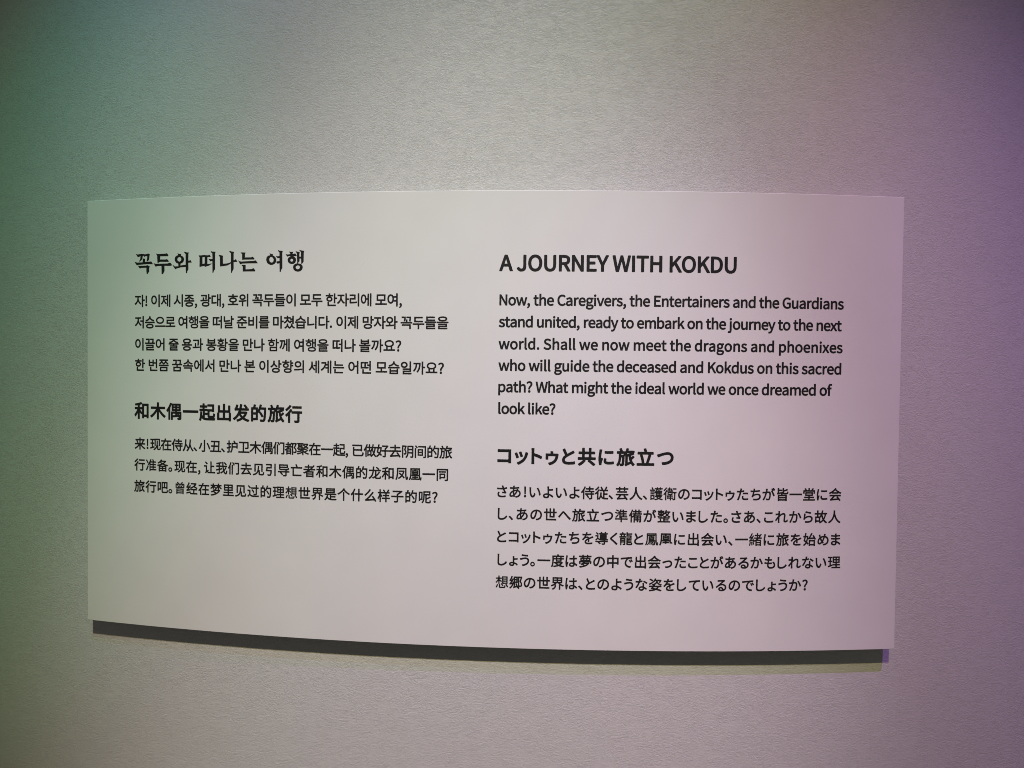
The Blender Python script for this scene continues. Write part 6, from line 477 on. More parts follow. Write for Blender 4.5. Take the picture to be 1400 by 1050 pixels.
'ち': '220-30 51 1 46 8 40 13 33 20 25 26 15 34 6 38-2 24-9 24-10 16-15 16-21 14-24 9-26 5-30 2-40-2-38-8-18-6-26-12 22 82 96 8 101 14 5 3 2 5 0 42-4 7-8 3-48-10-50-6-82-6 11 56-2 8-7 4-48 3-6-3-3-6-2-36-5-29-34 1-58 7-7-1-4-6 0-44 1-4 4-4 4-2 46-4 34 0 3-2-20-76-16-44-18-42 0-6 1-4 5-4 37-14 8 0 5 4 12 18 16 18 13 10 16 10 18 8 18 7 42 7 20 1 18-1 16-4 14-4 12-8 7-8 6-10 4-10 1-10-5-24-11-18-20-16-26-11-34-8-36-3-42 0-42 4-9-2-2-4-1-6 11-40 3-6 6-3',
'っ': '197-22 52 5 44 9 40 13 36 19 27 22 22 26 14 34 4 36-2 28-7 22-13 22-16 18-19 14-24 10-26 6-26 2-48-5-52-12-90-27-36-10-6-4-2-4 1-6 16-40 3-5 6-3 6 0 62 24 56 19 60 13 22 2 16-2 14-3 23-13 14-18 4-14 2-12-4-24-10-22-19-18-22-14-30-12-32-8-36-6-40-2-8-4-1-4 0-6 16-38 3-6',
'つ': '180-4 60 6 52 10 48 16 42 22 32 24 28 34 18 42 5 42-3 32-10 31-14 23-20 21-24 17-28 11-30 7-30 2-30-2-30-4-62-14-108-34-42-10-6-4-2-6 0-6 19-44 3-4 6-2 6 1 108 41 72 20 34 6 30 2 22-2 18-4 18-8 14-10 10-12 6-12 6-17 2-17-6-32-14-28-22-22-28-18-36-15-40-10-44-7-48-2-8-4-2-6 0-6 18-42 4-4',
'て': '385-26 7 0 4 6 16 44-2 8-6 4-32 4-28 4-28 9-26 13-20 16-16 20-11 26-3 30 2 22 5 22 9 20 12 22 16 20 18 17 20 13 24 11 10 3 36 4 50 1 6 3 4 8 0 42-3 6-3 2-6 1-134-9-222-21-42-2-8-3-2-8 4-44 4-8 6-2 88 12 108 12 2 0-21-22-15-22-11-22-11-28-6-28-2-30 4-42 14-34 24-33 26-23 32-19 36-13 36-9',
'で': '382-30 6 2 6 4 14 44 1 4-3 6-6 4-32 2-28 6-28 8-26 13-20 15-16 20-10 25-4 31 2 20 6 24 10 22 10 20 16 21 20 19 20 12 22 10 10 2 36 5 50 1 7 2 4 8 0 42-3 6-4 3-6 1-134-9-222-21-42-2-6-4-4-8 5-44 3-6 6-4 88 14 108 12 2-2-20-22-14-22-12-22-11-28-7-28-2-30 6-42 13-34 23-32 28-24 30-18 36-14 36-8|376 168 8 0 28 12 4 4 2 6-22 42-20 32-6 6-6 0-30-12-4-6 0-6 23-38 19-36|434 188 8 1 28 13 4 4 1 6-23 40-22 34-6 4-6 2-30-15-2-5 0-6 22-36 20-36',
'と': '280-24 72 3 74 9 4 4 2 6 0 46-2 6-4 3-6 1-36-8-58-6-44-2-48 0-24 4-18 5-14 7-12 8-6 8-6 12-1 12 5 23 14 24 22 23 28 20 40 25 150 79 5 6 1 8-24 39-6 3-6 0-34-22-122-66-29 58-33 80-4 4-8 2-42-18-5-4-1-6 37-86 32-64-29-24-16-16-14-16-10-18-8-18-5-20-1-22 3-28 10-24 15-18 26-19 22-10 30-9 32-4',
'な': '259-36 25 1 20 5 18 8 14 10 10 12 8 16 4 14 0 16 2 2 16-10 46-36 6-2 6 0 4 4 23 38 0 6-3 4-46 34-30 18-24 10-4 82 0 48-2 6-6 3-44 0-4-1-4-6 4-116-36 2-22-1-22-4-18-7-16-10-15-12-11-16-6-16-2-20 2-20 7-16 11-16 14-11 18-9 36-9|256 22-22 2-16 8-6 8-2 12 2 8 10 10 6 3 20 5 12 1 24-2 16-3 0-12-2-16-8-14-12-7|80 62 6-2 8 4 32 48 30 54 26 56 20 50 42 7 44 11 4 2 4 4 0 6 0 38-2 4-4 4-8 0-38-10-22-4 0 2 14 60 0 6-6 5-48 5-6-2-4-2-2-6-5-42-9-35-54-2-54 3-6-2-4-4 2-44 2-4 4-4 6-1 84-1-12-30-26-50-28-46-34-46 0-6 4-6|438 220 8-2 7 6 23 34 1 6-3 6-56 36-62 32-8 2-6-4-22-32-2-6 2-6 4-4 60-32 28-17',
'に': '80-28 38 3 4 1 4 4 2 6-2 22 4 24 12 42 22 64-1 4-3 5-22 17-6 1-4-1-5-4-11-28-2 2 0 38 4 50 16 98 14 56-2 6-6 4-48 5-7-3-3-6-3-28-15-96-8-86 0-54 4-68 6-38 8-32 4-5|322-8 74 4 59 8 4 4 1 6 0 42-2 6-4 4-6 1-60-10-62-3-24 1-28 6-16 9-6 10 0 22 6 30-2 8-4 4-4 1-36 3-6-2-5-6-7-32-2-30 2-18 6-16 10-16 16-14 20-10 24-6 24-4|299 282 89 1 50 5 4 2 2 6 0 46-4 5-6 2-46-5-56-2-54 2-48 4-6 0-4-4-3-6 0-42 5-8 6-2',
'の': '266-26 45 8 40 14 34 20 27 22 23 28 17 34 10 36 3 40-3 38-12 38-16 32-25 30-28 22-36 19-38 11-44 4-48-5-42-12-40-21-33-26-28-32-21-36-13-40-5-42 3-32 5-26 10-26 13-22 15-16 16-12 18-8 20-3 22 3 18 9 14 11 18 20 16 24 14 28 13 32 17 54 13 56 11 61 18-3 24-10 21-12 19-18 13-18 10-22 6-24 2-24-3-30-7-24-12-22-15-20-17-14-21-14-21-8-27-8-38-6-7-4-2-6 2-6 24-38|133 80-10 3-8 7-11 16-6 16-2 16-2 22 2 24 8 24 12 24 15 20 23 22 25 16 28 13 16 3 1-2-5-34-15-64-14-46-18-42-10-16-8-10-8-8-7-4',
'は': '76-30 37 3 4 1 4 4 1 6 0 24 4 24 33 102-4 9-22 17-6 2-4-2-5-4-11-28-1 2-1 16 5 76 12 82 9 48 7 30-2 6-5 4-48 4-8-4-3-6-2-32-14-96-9-90 0-54 5-68 7-38 7-30 3-4|266-26 25 0 24 2 22 6 16 7 15 13 10 14 6 16 4 20 1 2 20-13 37-33 7-2 4 2 5 2 24 38 0 6-3 4-45 36-27 17-24 11-5 124 1 2 74 8 6 2 5 8 0 40-3 7-8 4-74-10-1 1 0 46 4 30-3 8-6 4-48 0-5-2-4-4-2-6 2-28 0-50-1-2-56-1-64 3-6-2-4-6-1-42 3-5 4-3 66-4 58 0 2-2 3-102-33 2-26-1-22-5-19-8-17-10-12-12-11-16-6-16-2-18 2-20 6-16 10-14 14-12 17-9 18-6|271 32-18 5-12 7-4 4-3 6 0 10 3 6 4 5 14 9 20 5 36-1 14-4 2-2 0-18-5-16-4-6-11-6-10-4',
'へ': '442 8 5 0 4 2 33 38 2 6-2 8-52 50-61 62-114 130-14 12-12 7-12 5-16 0-12-2-14-8-12-10-98-118-24-26-22-18-3-6 0-6 2-4 38-38 5-4 8 2 121 156 12 12 7 1 14-12 106-125 60-66 44-44',
'ま': '200-34 26 2 20 4 18 8 14 11 11 13 7 14 4 14 0 26 2 2 18-8 31-18 28-20 24-20 5-2 6 0 5 4 25 40-1 6-3 4-42 32-38 22-44 18-18 6 0 2-2 56 58 4 72 8 4 3 2 5 2 40-4 8-8 3-70-9-56-4-2 2 0 46 128 12 4 2 3 6 0 42-5 6-6 2-68-9-54-4-2 1 1 26 3 26-4 7-6 3-44 0-4 0-4-4-3-6 2-28-1-27-56 1-82 10-8-3-4-7 0-40 4-6 4-3 84-7 58-2 0-48-60 2-82 8-8-4-2-6 0-40 2-6 6-4 82-6 62-1 2-1 0-44-30 2-26-2-24-4-22-7-18-10-16-13-11-16-7-18-2-18 2-20 6-16 12-16 14-12 18-9 22-7 22-3|188 24-20 2-18 7-4 3-4 6-2 12 0 4 6 10 14 8 26 6 38 0 14-2 0-34-6-12-10-8-6-1-18-2',
'め': '274-33 42 8 36 13 30 15 30 23 22 26 16 29 10 32 4 40-3 34-8 30-12 26-17 25-22 20-24 17-28 12-18 5 14 65-2 6-6 5-46 4-8-3-4-6-2-34-8-32-24-1-32-7-34-11-20-10-2 0-8 25-10 44-3 6-9 3-44-15-4-4-2-8 12-30 17-56-11-10-16-18-14-19-11-21-10-22-7-22-4-24-2-22 2-22 4-18 8-20 10-15 12-11 12-7 16-6 16-2 16 1 14 4 29 14 25 21 14 16 2 0 16-20 8-2 6 2 32 27 4 6-2 7-26 31 16 28 20 42 30 85 12-3 18-8 16-11 14-13 12-18 8-16 4-20 2-24-2-24-7-22-13-22-18-19-20-15-24-11-32-10-38-6-6-5-2-6 2-6 24-36|112 67-6 1-11 13-5 18 1 22 7 28 12 28 10 15 10 11 21-50 25-42 0-2-12-14-17-16-23-13|212 166-14 27-20 50 16 9 24 9 34 7 2-1-20-56-16-34',
'も': '268-34 38 2 36 7 30 11 24 14 20 18 17 24 10 26 3 28-4 34-4 16-14 30-8 14-26 31-8 2-46-9-4-4-2-4 0-8 16-16 18-22 7-12 9-24 4-24-2-14-6-14-8-12-14-12-16-8-20-8-22-4-26-1-18 1-16 4-12 6-10 8-7 8-5 10-4 14-1 22 2 32 47 2 64 5 4 4 2 5 1 38-3 8-8 4-54-5-46-1 7 66 1 2 48 1 48 3 4 2 4 4 2 4 0 40-2 6-8 4-48-5-40-1 6 50 4 24-1 6-7 6-50 2-5-2-3-6 0-32-6-46-44 6-54 12-8-3-4-7-2-38 2-6 4-4 54-11 46-7-8-66-2-2-40 6-52 13-6 0-5-3-3-6-2-42 4-6 4-2 50-12 46-6-4-48 3-30 8-26 13-22 16-16 22-14 22-8 24-4',
'ょ': '194-43 22 1 18 4 14 7 14 10 10 12 6 12 4 26 0 11 14-6 26-16 24-18 22-21 4-1 6 0 6 3 23 40-1 6-4 5-24 20-30 20-36 18-32 12-3 85 1 3 50 2 67 5 5 4 2 4-1 38-1 4-4 4-6 2-64-5-48-2-2 1 1 32 3 32-4 7-6 4-48-1-6-3-2-5 4-40 0-94 2-64-2-1-16 0-26 0-22-4-22-8-16-8-14-12-9-13-6-16-3-18 3-18 6-16 11-15 14-11 16-8 18-5 20-4|176 14-16 4-12 7-5 8-1 4 0 4 6 8 14 7 22 5 14 1 23-3 1-2 0-14-2-12-5-10-11-5-14-2',
'よ': '180-34 28 2 20 4 18 8 16 12 10 13 8 15 4 16 2 33 20-8 34-20 30-22 26-23 6-4 6 2 4 2 26 44 0 6-4 4-30 24-38 25-44 21-38 14-2 2-4 108 140 8 6 4 4 8-2 40-2 4-6 4-60-5-80-3 0 38 4 52-4 6-6 4-50 0-7-4-3-6 4-46 1-122 3-78-2-1-30 2-30-1-28-6-24-8-20-12-14-13-12-17-6-18-2-18 3-24 7-18 14-16 16-13 20-9 20-5 24-4|164 26-28 6-8 4-10 8-2 6-2 8 2 8 6 10 16 9 28 6 18 1 22-1 16-3 0-22-2-18-4-8-3-4-7-6-6-2-22-2',
'ら': '224-31 58 5 48 10 39 17 29 21 23 29 11 30 5 36-3 26-8 20-10 18-18 19-22 14-22 10-26 6-30 2-46-4-44-11-20-9-36-21 16 112-2 6-2 4-6 3-46 5-6-4-2-6-10-104-16-98 1-6 3-4 42-11 6 0 6 5 10 18 16 19 16 13 15 10 19 10 18 7 42 8 24 2 16-2 16-3 12-5 12-7 8-8 7-10 5-10 1-14-3-20-9-18-17-17-22-14-32-10-38-6-48-2-56 4-7-3-3-4 0-6 12-42 4-5 6-2|344 305 8-1 4 1 6 6 10 42-2 6-4 5-100 16-96 22-8 0-4-5-12-42 2-6 4-5 96-22',
'る': '254-32 43 2 34 8 32 12 26 16 20 20 17 26 9 26 4 34-3 28-9 24-13 20-19 20-22 14-28 12-28 7-30 3-26-2-1 2 94 78 29 22 3 6 0 6-24 32-7 4-30-4-86-4-84-2-40 1-5-5-2-6 2-42 2-6 5-4 157 8-227-190-2-6 2-8 30-30 6-4 8 2 46 44 20 16 22 14 22 11 22 7 24 5 28 1 22-1 20-5 17-6 15-10 11-10 10-14 5-12 2-16-4-26-4-10-6-10-8-10-9-6-11-6-2 0-7 20-9 16-13 16-17 12-20 10-20 6-22 2-20-2-16-4-16-8-13-8-10-12-8-14-5-14-1-14 2-20 6-14 11-14 15-12 19-11 18-5 22-4|233 26-8 1-17 7-11 10-3 8 2 8 2 4 7 4 12 5 18-1 9-2 11-6 7-6 6-8 8-20 1-2-2-2-16-2',
'れ': '130-30 46 0 6 4 2 4-4 94 2 114 32 32 38 30 36 20 16 6 14 2 14-2 8-5 6-13 0-30-2-20-14-126 0-38 3-14 6-12 7-10 12-10 12-6 12-4 28 0 14 4 26 8 23 14 21 18 4 6-7 48-3 5-6 3-8-2-28-24-24-13-10-2-10 0-6 3-4 4-2 8 1 24 15 122 2 46-1 16-9 26-10 13-10 9-16 8-14 4-18 1-24-3-20-5-24-11-40-24-34-26 22 36-2 8-14 18 8 68-2 6-6 4-50 2-8-4-2-6 2-38-2-36-2-2-46-6-48-2-6-2-3-6 4-46 3-6 4-2 6 0 82 11 2-1-3-32-52-74-57-75-2-7 2-6 27-36 5-2 7 0 5 4 60 86-2-140 2-6',
'を': '268-34 72 3 70 7 4 3 4 5 0 42-2 6-4 4-6 2-52-8-52-4-50 0-30 3-19 7-7 6-3 8-1 10 0 8 5 10 13 19 22 17 14 9 2-3-1-56 3-6 2-2 6-2 38 0 6 2 4 4 2 4-2 90 60 26 80 30 4 5 2 7-18 40-4 5-6 2-124-55-2 0-14 18-22 15-24 7-22 0-30-6 22 43 80 5 84 10 4 4 2 4 1 38-3 8-8 4-76-10-62-4 11 44-3 8-8 4-44 4-5-4-3-4-4-32-6-20-2-2-52 0-56 4-5-2-3-4-2-6 0-38 2-4 4-4 4-1 84-3 2-2-8-14-23-36-33-40-42-44-2-8 4-6 34-26 4-2 6 0 6 4 34 40 18 16 28 18 22 8 20 2 14-2 14-6 4-6 0-2-36-20-38-28-16-18-12-18-10-24-2-22 2-22 10-23 14-15 16-10 22-9 22-5',
'ゥ': '196-48 37 10 28 12 26 14 24 14 21 18 19 18 16 20 21 36 14 34 14 52 10 52 0 4-3 5-32 18-26-3-86 1-1 33 2 22-2 6-7 4-46 0-8-4-3-8 2-24 0-28-1-2-122 2-6-2-3-6 1-40 0-72-1-26 3-6 6-4 44 0 4 2 4 4 1 6-1 22 0 60 2 2 204 0 2-2-5-28-15-42-13-26-23-28-26-21-30-17-36-15-42-11-6-4-2-6 2-6 32-36',
'コ': '378-16 48 0 6 4 4 6-2 50 0 256 1 40-3 8-8 4-284-1-54 3-8-3-3-7 0-48 3-6 6-2 58 1 227-1 1-212-4-1-238 0-52 3-4-4-4-6 0-48 3-6 7-4 50 2 238 0 2 0 1-2-1-16 2-4 3-4',
'ッ': '180-48 6 0 42 20 44 26 42 36 40 42 24 36 20 40 16 40 19 66 0 6-3 4-48 16-6 0-4-2-4-6-8-48-14-42-20-41-24-36-32-33-40-30-42-24-44-16-4-3-3-7 2-6 35-36|130 126 6 0 40 14 4 4 2 6-46 118-4 4-6 2-42-16-5-4-1-6 23-56 22-60|238 158 6-2 4 0 38 14 4 4 2 6-40 112-4 5-6 2-42-14-4-3-2-6 22-58 18-54',
'ト': '164-26 52 0 6 4 2 4-2 56 0 155 84-30 100-45 6 0 4 6 18 46-1 6-3 4-48 22-56 23-104 37-1 78 3 48-2 6-6 4-52 0-8-4-2-6 4-50 0-294-4-60 4-7',
'一': '21 164 460 0 6 2 3 6 1 46-4 6-8 2-458 0-7-2-3-8 1-44 3-6',
'世': '98-18 362 0 4 0 6 4 2 6 0 38-4 7-6 3-312 0-2 2 0 204 2 2 64 0 2 0 2-2 0-146 0-4 4-5 6-2 172 0 4 1 6 4 2 6 0 146 0 2 62 0 6 1 4 4 2 5 0 38-4 7-6 3-62 0-2 2 0 104-2 6-4 3-6 2-40 0-4-1-4-4-2-6 0-104-2-2-70 0-1 2 0 110-2 6-5 4-44 0-5-2-3-4 0-114-4-2-64 0-2 2 0 98-1 6-3 4-6 2-40 0-4-1-4-3-2-8 0-98-4-2-60 0-6-2-4-8 0-36 2-8 6-4 62 0 2 0 2-2 0-254 2-7|278 146-1 2 0 98 1 2 70 0 2-2 0-100',
'中': '228-50 43 0 6 4 2 4 1 152 1 3 118 0 3-1 0-20 3-4 6-4 42 0 5 4 4 6 0 236-2 6-3 4-6 2-171 0 0 2 0 78-4 6-7 3-42 0-7-5-2-6-1-78-170 0-7-4-3-6 0-238 1-6 4-4 5-2 42 0 4 3 3 5 0 22 3 1 118 0 1-153 3-7|97 172 0 110 120 1 0-111|281 172-1 2 0 106 1 3 120-1 0-110',
'人': '51-49 7 2 44 27 37 31 32 34 26 36 23 38 17 40 13 39 2-2 14-35 16-38 24-40 28-38 32-35 38-30 48-26 6 0 4 2 14 17 16 18 2 6-4 6-62 37-46 43-34 48-26 50-19 50-13 48-12 66 4 74-2 6-6 3-48 2-4-3-4-4-4-90-8-54-14-60-24-62-35-58-51-53-66-45-4-4-2-6 2-6 18-15 14-16',
'会': '418-50 6 0 36 23 4 7-2 6-22 32-28 36-32 34-34 32 4 1 108 0 6 1 5 6 1 6 0 36-2 4-4 4-6 2-414 0-6-2-3-4-1-4 0-38 2-6 4-4 120-1 4-1-22-27-40-43-26-22-16-9-4-4-2-5 1-4 13-38 5-6 7-2 20 4 44 6 240 21 26-37|166 32 32 34 46 55 80 0 4-1-28-16-4-4 0-6 3-6 41-42|44 206 4-2 6 2 66 35 2-15 3-4 5-3 240 0 6 1 4 6 2 20 14-8 54-26 6-2 4 2 4 4 12 16 14 16 2 8-2 6-4 2-62 27-28 15-52 34-24 17-32 29 10 16 0 6-2 4-40 18-6 1-6-3-20-26-22-24-24-22-28-22-30-22-34-20-73-36-3-6 2-8|176 276-2 2 33 24 45 41 45-39 35-26-4-2',
'侍': '80-50 39 0 6 4 2 4 1 336 27 52 25 60 0 6-5 5-40 12-6-1-4-4-25-58-30-52-33-48-35-40-3-6 1-6 22-38 3-4 4-2 6 2 4 2 30 34 1-2 0-246 3-6|302-50 41 0 30 2 16 4 14 8 9 10 6 16 0 130 3 2 58 0 6 2 3 8 0 36-2 6-7 4-60 0-1 32 1 2 2 0 60 0 7 2 4 8 0 36-3 7-8 3-134 0-1 2 0 38 1 2 106 0 8 2 4 8 0 36-1 4-4 4-5 2-109 0 0 2-1 52-3 6-7 2-40 0-7-4-2-6-1-52-104 0-6-2-3-6-1-38 4-8 6-2 104 0 0-41-134-1-8-3-3-7 0-38 3-4 6-4 208 0 0-34-200 0-6-2-4-6-1-38 4-8 7-2 48 0 3-2-18-10-4-6 1-6 37-48 14-22 10-22 7-4 8 1 34 19 5 6 1 6-29 46-32 40 3 2 110 0 3-2 0-112-69 0-6-2-4-6 0-6 8-18 5-20 4-4',
'備': '75-48 39 0 4 2 4 6 0 188 12-16 8-4 4 2 28 20 2-2 0-186 0-4 4-5 4-1 38 0 8 4 1 6 0 64 1 2 58 0 2-60 4-4 4-2 34 0 6 2 4 6 0 56 2 2 56 0 2-4 0-20-2-2-30 0-5-2-3-4 0-6 12-32 4-4 4-1 42 2 20 8 10 13 3 22 0 214-2 6-5 2-4 1-198 1 14 20 208 0 6 2 4 6 0 36-1 4-3 4-6 2-70 0-1 2 0 24 1 2 58 0 6 4 3 6 0 34-3 8-6 2-58 0-1 4 0 38-3 6-8 2-36 0-6-3-2-5-2-42-62 0-1 4 0 38-3 4-6 4-38 0-4-2-4-6 0-38-2-4-66 0-4-1-4-5 0-38 2-6 6-4 66 0 2-2 0-24-2-2-80 0-6-4-2-6 0-36 2-6 6-2 48 0 4-2-30-28-26-20-18-10 0 124 20 50 18 52 0 4-2 4-4 3-36 11-6-2-4-2-20-60-24-54-26-48-32-46 2-6 20-38 4-6 6 0 4 2 22 30 2 0 0-238 2-7|232 76-1 2 0 20 1 2 59 0-1-24|346 76-2 2 1 22 59 0 0-22-2-2|232 148-1 2 0 18 1 2 60 0-2-22|346 148-2 4 0 18 2 0 58 0 0-20-2-2|282 296-1 2 0 24 1 2 64 0-2-28',
'凰': '47-51 7 2 4 4 18 36 15 38 11 42 8 40 2 21 2-19 4-4 4-1 96-1 2-2 0-10-2-3-78 0-6-1-4-4-2-4 0-30 4-7 6-4 80 0 2-1 0-16-2-1-122 0-5-5-2-8 1-32 2-5 4-3 300-1 8 4 4 10 14-21 22-10 4-1 12 2 14 9 6 8 9 24 7 60-4 6-22 26-6 3-6 0-4-2-3-5-3-42 0-3 0 3-6 40-5 110-1 202-2 6-2 3-8 3-350 0-4-1-4-3-3-8-1-160-4-70-4-36-7-38-10-36-13-34-17-34-1-4 0-4 4-5 18-10 14-12|278 24 0 18 84 0 8 5 2 8 0 28-2 4-4 4-6 1-82 0 0 15 96 0 4 1 4 4 1-1 11-86|116 154-2 3 4 36 2 72 0 84 99 0-7-19-70 0-6-2-4-5 0-148 0-4 4-5 6-2 214 0 8 3 4 8 0 148-4 5-6 2-80 0-3 1 9 19 94 0 3-193-1-1-8 2-248 0|188 212-1 3 1 9 124-1 0-10-2-1|188 271-1 2 1 9 122 0 2-1 0-2 0-6-2-2',
'出': '406-50 43 0 6 3 3 5 0 212-1 6-4 4-4 2-42 0-6-2-4-5-2-137-114 0-1 152 147 1 6 1 4 4 1 6 0 172-2 8-7 4-42 0-6-2-3-4-2-6 0-124-95 0-1 172-3 6-6 2-46 0-5-4-2-6 0-170-91 0-2 0-1 128-3 5-6 3-40 0-6-2-3-4-2-6 0-176 5-5 6-2 142-1 1-150-1-2-112 0-1 136-3 4-6 4-46-1-6-4-2-7 0-180 2-7 4-3 6-2 342 0 2-22 4-4',
'堂': '32-37 436 0 8 3 4 7 0 34-2 6-6 5-192 0-1 1 0 36 1 1 152 0 6 3 3 4 1 38-2 6-6 4-152 1-3 1 1 27 110 0 8 3 3 8 0 114-3 9-8 4-278 0-6-3-4-8 0-116 2-7 8-4 106 0 2-3 0-24-4-1-144-1-5-4-2-6 1-38 4-5 6-2 142 0 2-1 0-36-2-1-188 0-4-3-4-6 0-36 2-6|160 192-2 1 0 30 2 2 180 0 2-2 0-30-2-1|30 221 6-1 36 0 4 0 4 4 2 7 0 64 334 1 2-1 0-2 0-62 2-7 4-4 4 0 40 0 6 3 2 6 0 114-4 5-6 2-70 1 36 46 2 8-2 4-5 4-41 15-6-1-5-4-21-36-28-37-46 1-1 70-2 6-5 3-42 2-4-2-4-3-2-6 0-68-2-3-46 1-21 36-27 34-6 4-6 0-34-14-4-3-2-5 1-8 23-30 7-14-69-1-6-3-2-4-1-112 1-6',
'夢': '58-48 53 8 50 10 48 13 48 17 43 20 38 24 34 30 27 34 3 6-1 4-3 4-25 16-6 2-8-2-114 0-2 0 8 10 168 0 2-2 0-42 2-6 4-2 4-1 36 0 5 1 4 4 1 4 0 84-1 4-4 4-5 2-432 0-6-2-4-4-1-4 0-84 2-6 5-2 38-1 7 3 2 6 1 44 96 0 3-2-27-18-31-16-43-14-3-6-1-4 2-5 13-13 13-16 8 0 28 10 30-24 11-10-1-1-56-13-80-11-4-2-3-5 0-6 17-35|231 48-22 20-25 18-1 2 4 2 123 0-25-18-26-14-26-11|71 204 6 0 354 0 6 0 4 4 1 4 0 104-2 6-3 4-4 1-68 1-1 14 1 2 2 0 108 1 4 3 3 4-2 38-3 4-4 2-108 0-1 26-3 5-6 3-38 0-4-2-5-6-1-26-112 0-1 0-1 2-1 24-3 6-6 2-36 0-6-2-3-6-2-26-111 0-5-6-1-6 0-32 2-4 4-3 110-1 2-2 0-14-2-1-60 0-4-1-4-4-1-6 0-104 1-4|121 249-2 1 0 30 53 0 0-30-1-1|225 249-1 1 0 28 1 4 55-2-1-30|331 250 0 31 57-1-1-30|195 327-2 3 0 12 2 2 110 0 2 0 1-2-1-14',
'始': '230-51 39 1 7 5 0 14 1 2 2 0 124 0 2 0 1-2 0-12 3-4 4-3 40 0 7 3 4 8 0 202-4 8-3 3-6 0-220 0-8-3-3-8 0-204 3-7|38-49 5-1 6 2 29 21 26 24 21 27 12 20 16-16 21-25 7-3 4 0 5 3 24 32 2 6-2 6-24 28-26 24 14 40 12 52 5 30 2-1 9-23 7-5 18 4 32 4 166 14 14-29 4-4 6-1 36 17 5 4 2 4-2 6-15 33-21 37-24 38-25 35-6 4-8 0-30-15-4-4-2-6 1-6 26-36 13-23-117-7 36 58 44 86 1 8-4 5-44 14-6-2-4-2-35-73-30-54-27-39-12-10-1 1 6 62-2 6-7 5-24 4-52-1 14 84-1 6-3 5-6 2-36 3-4-1-5-3-2-6-14-90-45-1-5-3-4-6 0-38 4-6 7-3 32-1-13-60-18-62 0-6 4-6 37-27 31-25-13-23-20-26-22-20-26-17-3-4-1-6 1-4 14-16 11-15|277 26 0 92 128 0 0-92|115 140-29 23-2 2 26 106 35 1-3-33-8-44-16-54-1-2',
'姿': '40-52 76 8 64 11 56 15 44 18 84-24 74-26 8 2 36 30 3 4 1 6-2 4-4 4-74 25-64 17-2 2 20 22 13 20 9 17 2 1 88 0 8 4 3 6 0 34-1 6-4 4-6 2-236 0 10 18 0 6-4 6 1 2 8 4 31 22 22 23 8 13 16-23 14-15 20-15 18-11 22-10 26-9 26-7 8 2 26 36 0 6-2 6-6 3-28 5-26 8-20 9-20 11-16 14-12 15-12 19-8 16 4 12 56 0-18-38 1-8 7-5 32-13 6 0 6 4 18 32 28 59 1 7-3 6-34 13-10-2-158 0-2 1 10 26 0 6-2 4-6 4-34 9-6-1-6-6-14-32-18-32-20-27-24-25-2-6-132-68-4-6 0-6 14-36 6-4 8-1 126 71 2 4 1 4-6 24 21-14 8 0 4 2 24 26 20 28 40 0-10-28-11-18-15-17-16-13-26-14-30-12-38-10-5-4-1-4 0-6 12-16 8-16 4-4 4-1 10 2-2-5-138 0-6-2-4-4-1-6 0-34 3-6 4-2 100-2-10-14-28-32 0-8 3-6 5-2 83-18-43-9-50-7-62-5-6-7 0-8 9-16 7-18 4-4|262 62-82 18 20 24 112 0 0-2-13-16-15-14-16-11|136 318 6-1 4 1 6 4 20 30 0 6-2 6-22 15-28 15-54 24-6 0-4-3-22-29-1-6 3-6 4-3 54-25',
'導': '266-47 70 3 22 6 12 7 6 12 3 14 1 56 92 0 4 2 4 4 0 34-2 5-4 4-95 1 1 11 94 4 5 5 9 34-2 8-6 3-42-2-4 1 3 6 0 150-1 5-4 4-4 1-102 0-2 2 4 4 138 0 8 3 2 5 0 30-4 7-6 2-62 0-2 1 17 26-1 6-6 5-40 8-6-5-24-41-60 0-12 20-16 23-4 3-6 0-32-10-4-3-1-8 14-24-1-1-66 0-6-4-2-5-1-28 2-6 5-3 116-1 2-2-2-3-2-1-78 0-4-1-4-4-1-5-1-149-10 6-32 22 0 97-1 4-3 4-6 2-100 0-6-1-4-5 0-34 4-7 6-2 56-1 0-58-28-20-34-31-3-5 3-8 22-29 6-1 5 2 37 39 14 10 8 3 10-3 22-16 20-12 30-10 52-7 76-1 2-1 0-8-2-1-296 0-6-3-2-6 0-30 2-6 4-3 4-1 76 0 2-2-5-4-1-4 2-8 42-30 18-15 14-16 6-2 6 2 28 24 2 5 1 4-3 5-32 29-14 10 2 2 150 0 2-2 0-44-70-1-5-1-3-4-2-6 9-18 5-16 3-4|254 159-28 2 8 1 166-1-62-3|234 202-1 3 3 1 144 0 2-1-2-3|234 246 0 4 146 0 2-1 0-2-2-1|234 288 0 4 148-1 0-2-2-1|106 315 8 2 26 24 3 4 0 6-15 19-18 18-40 30-8 1-30-24-2-4 2-6 40-35 16-16 12-16',
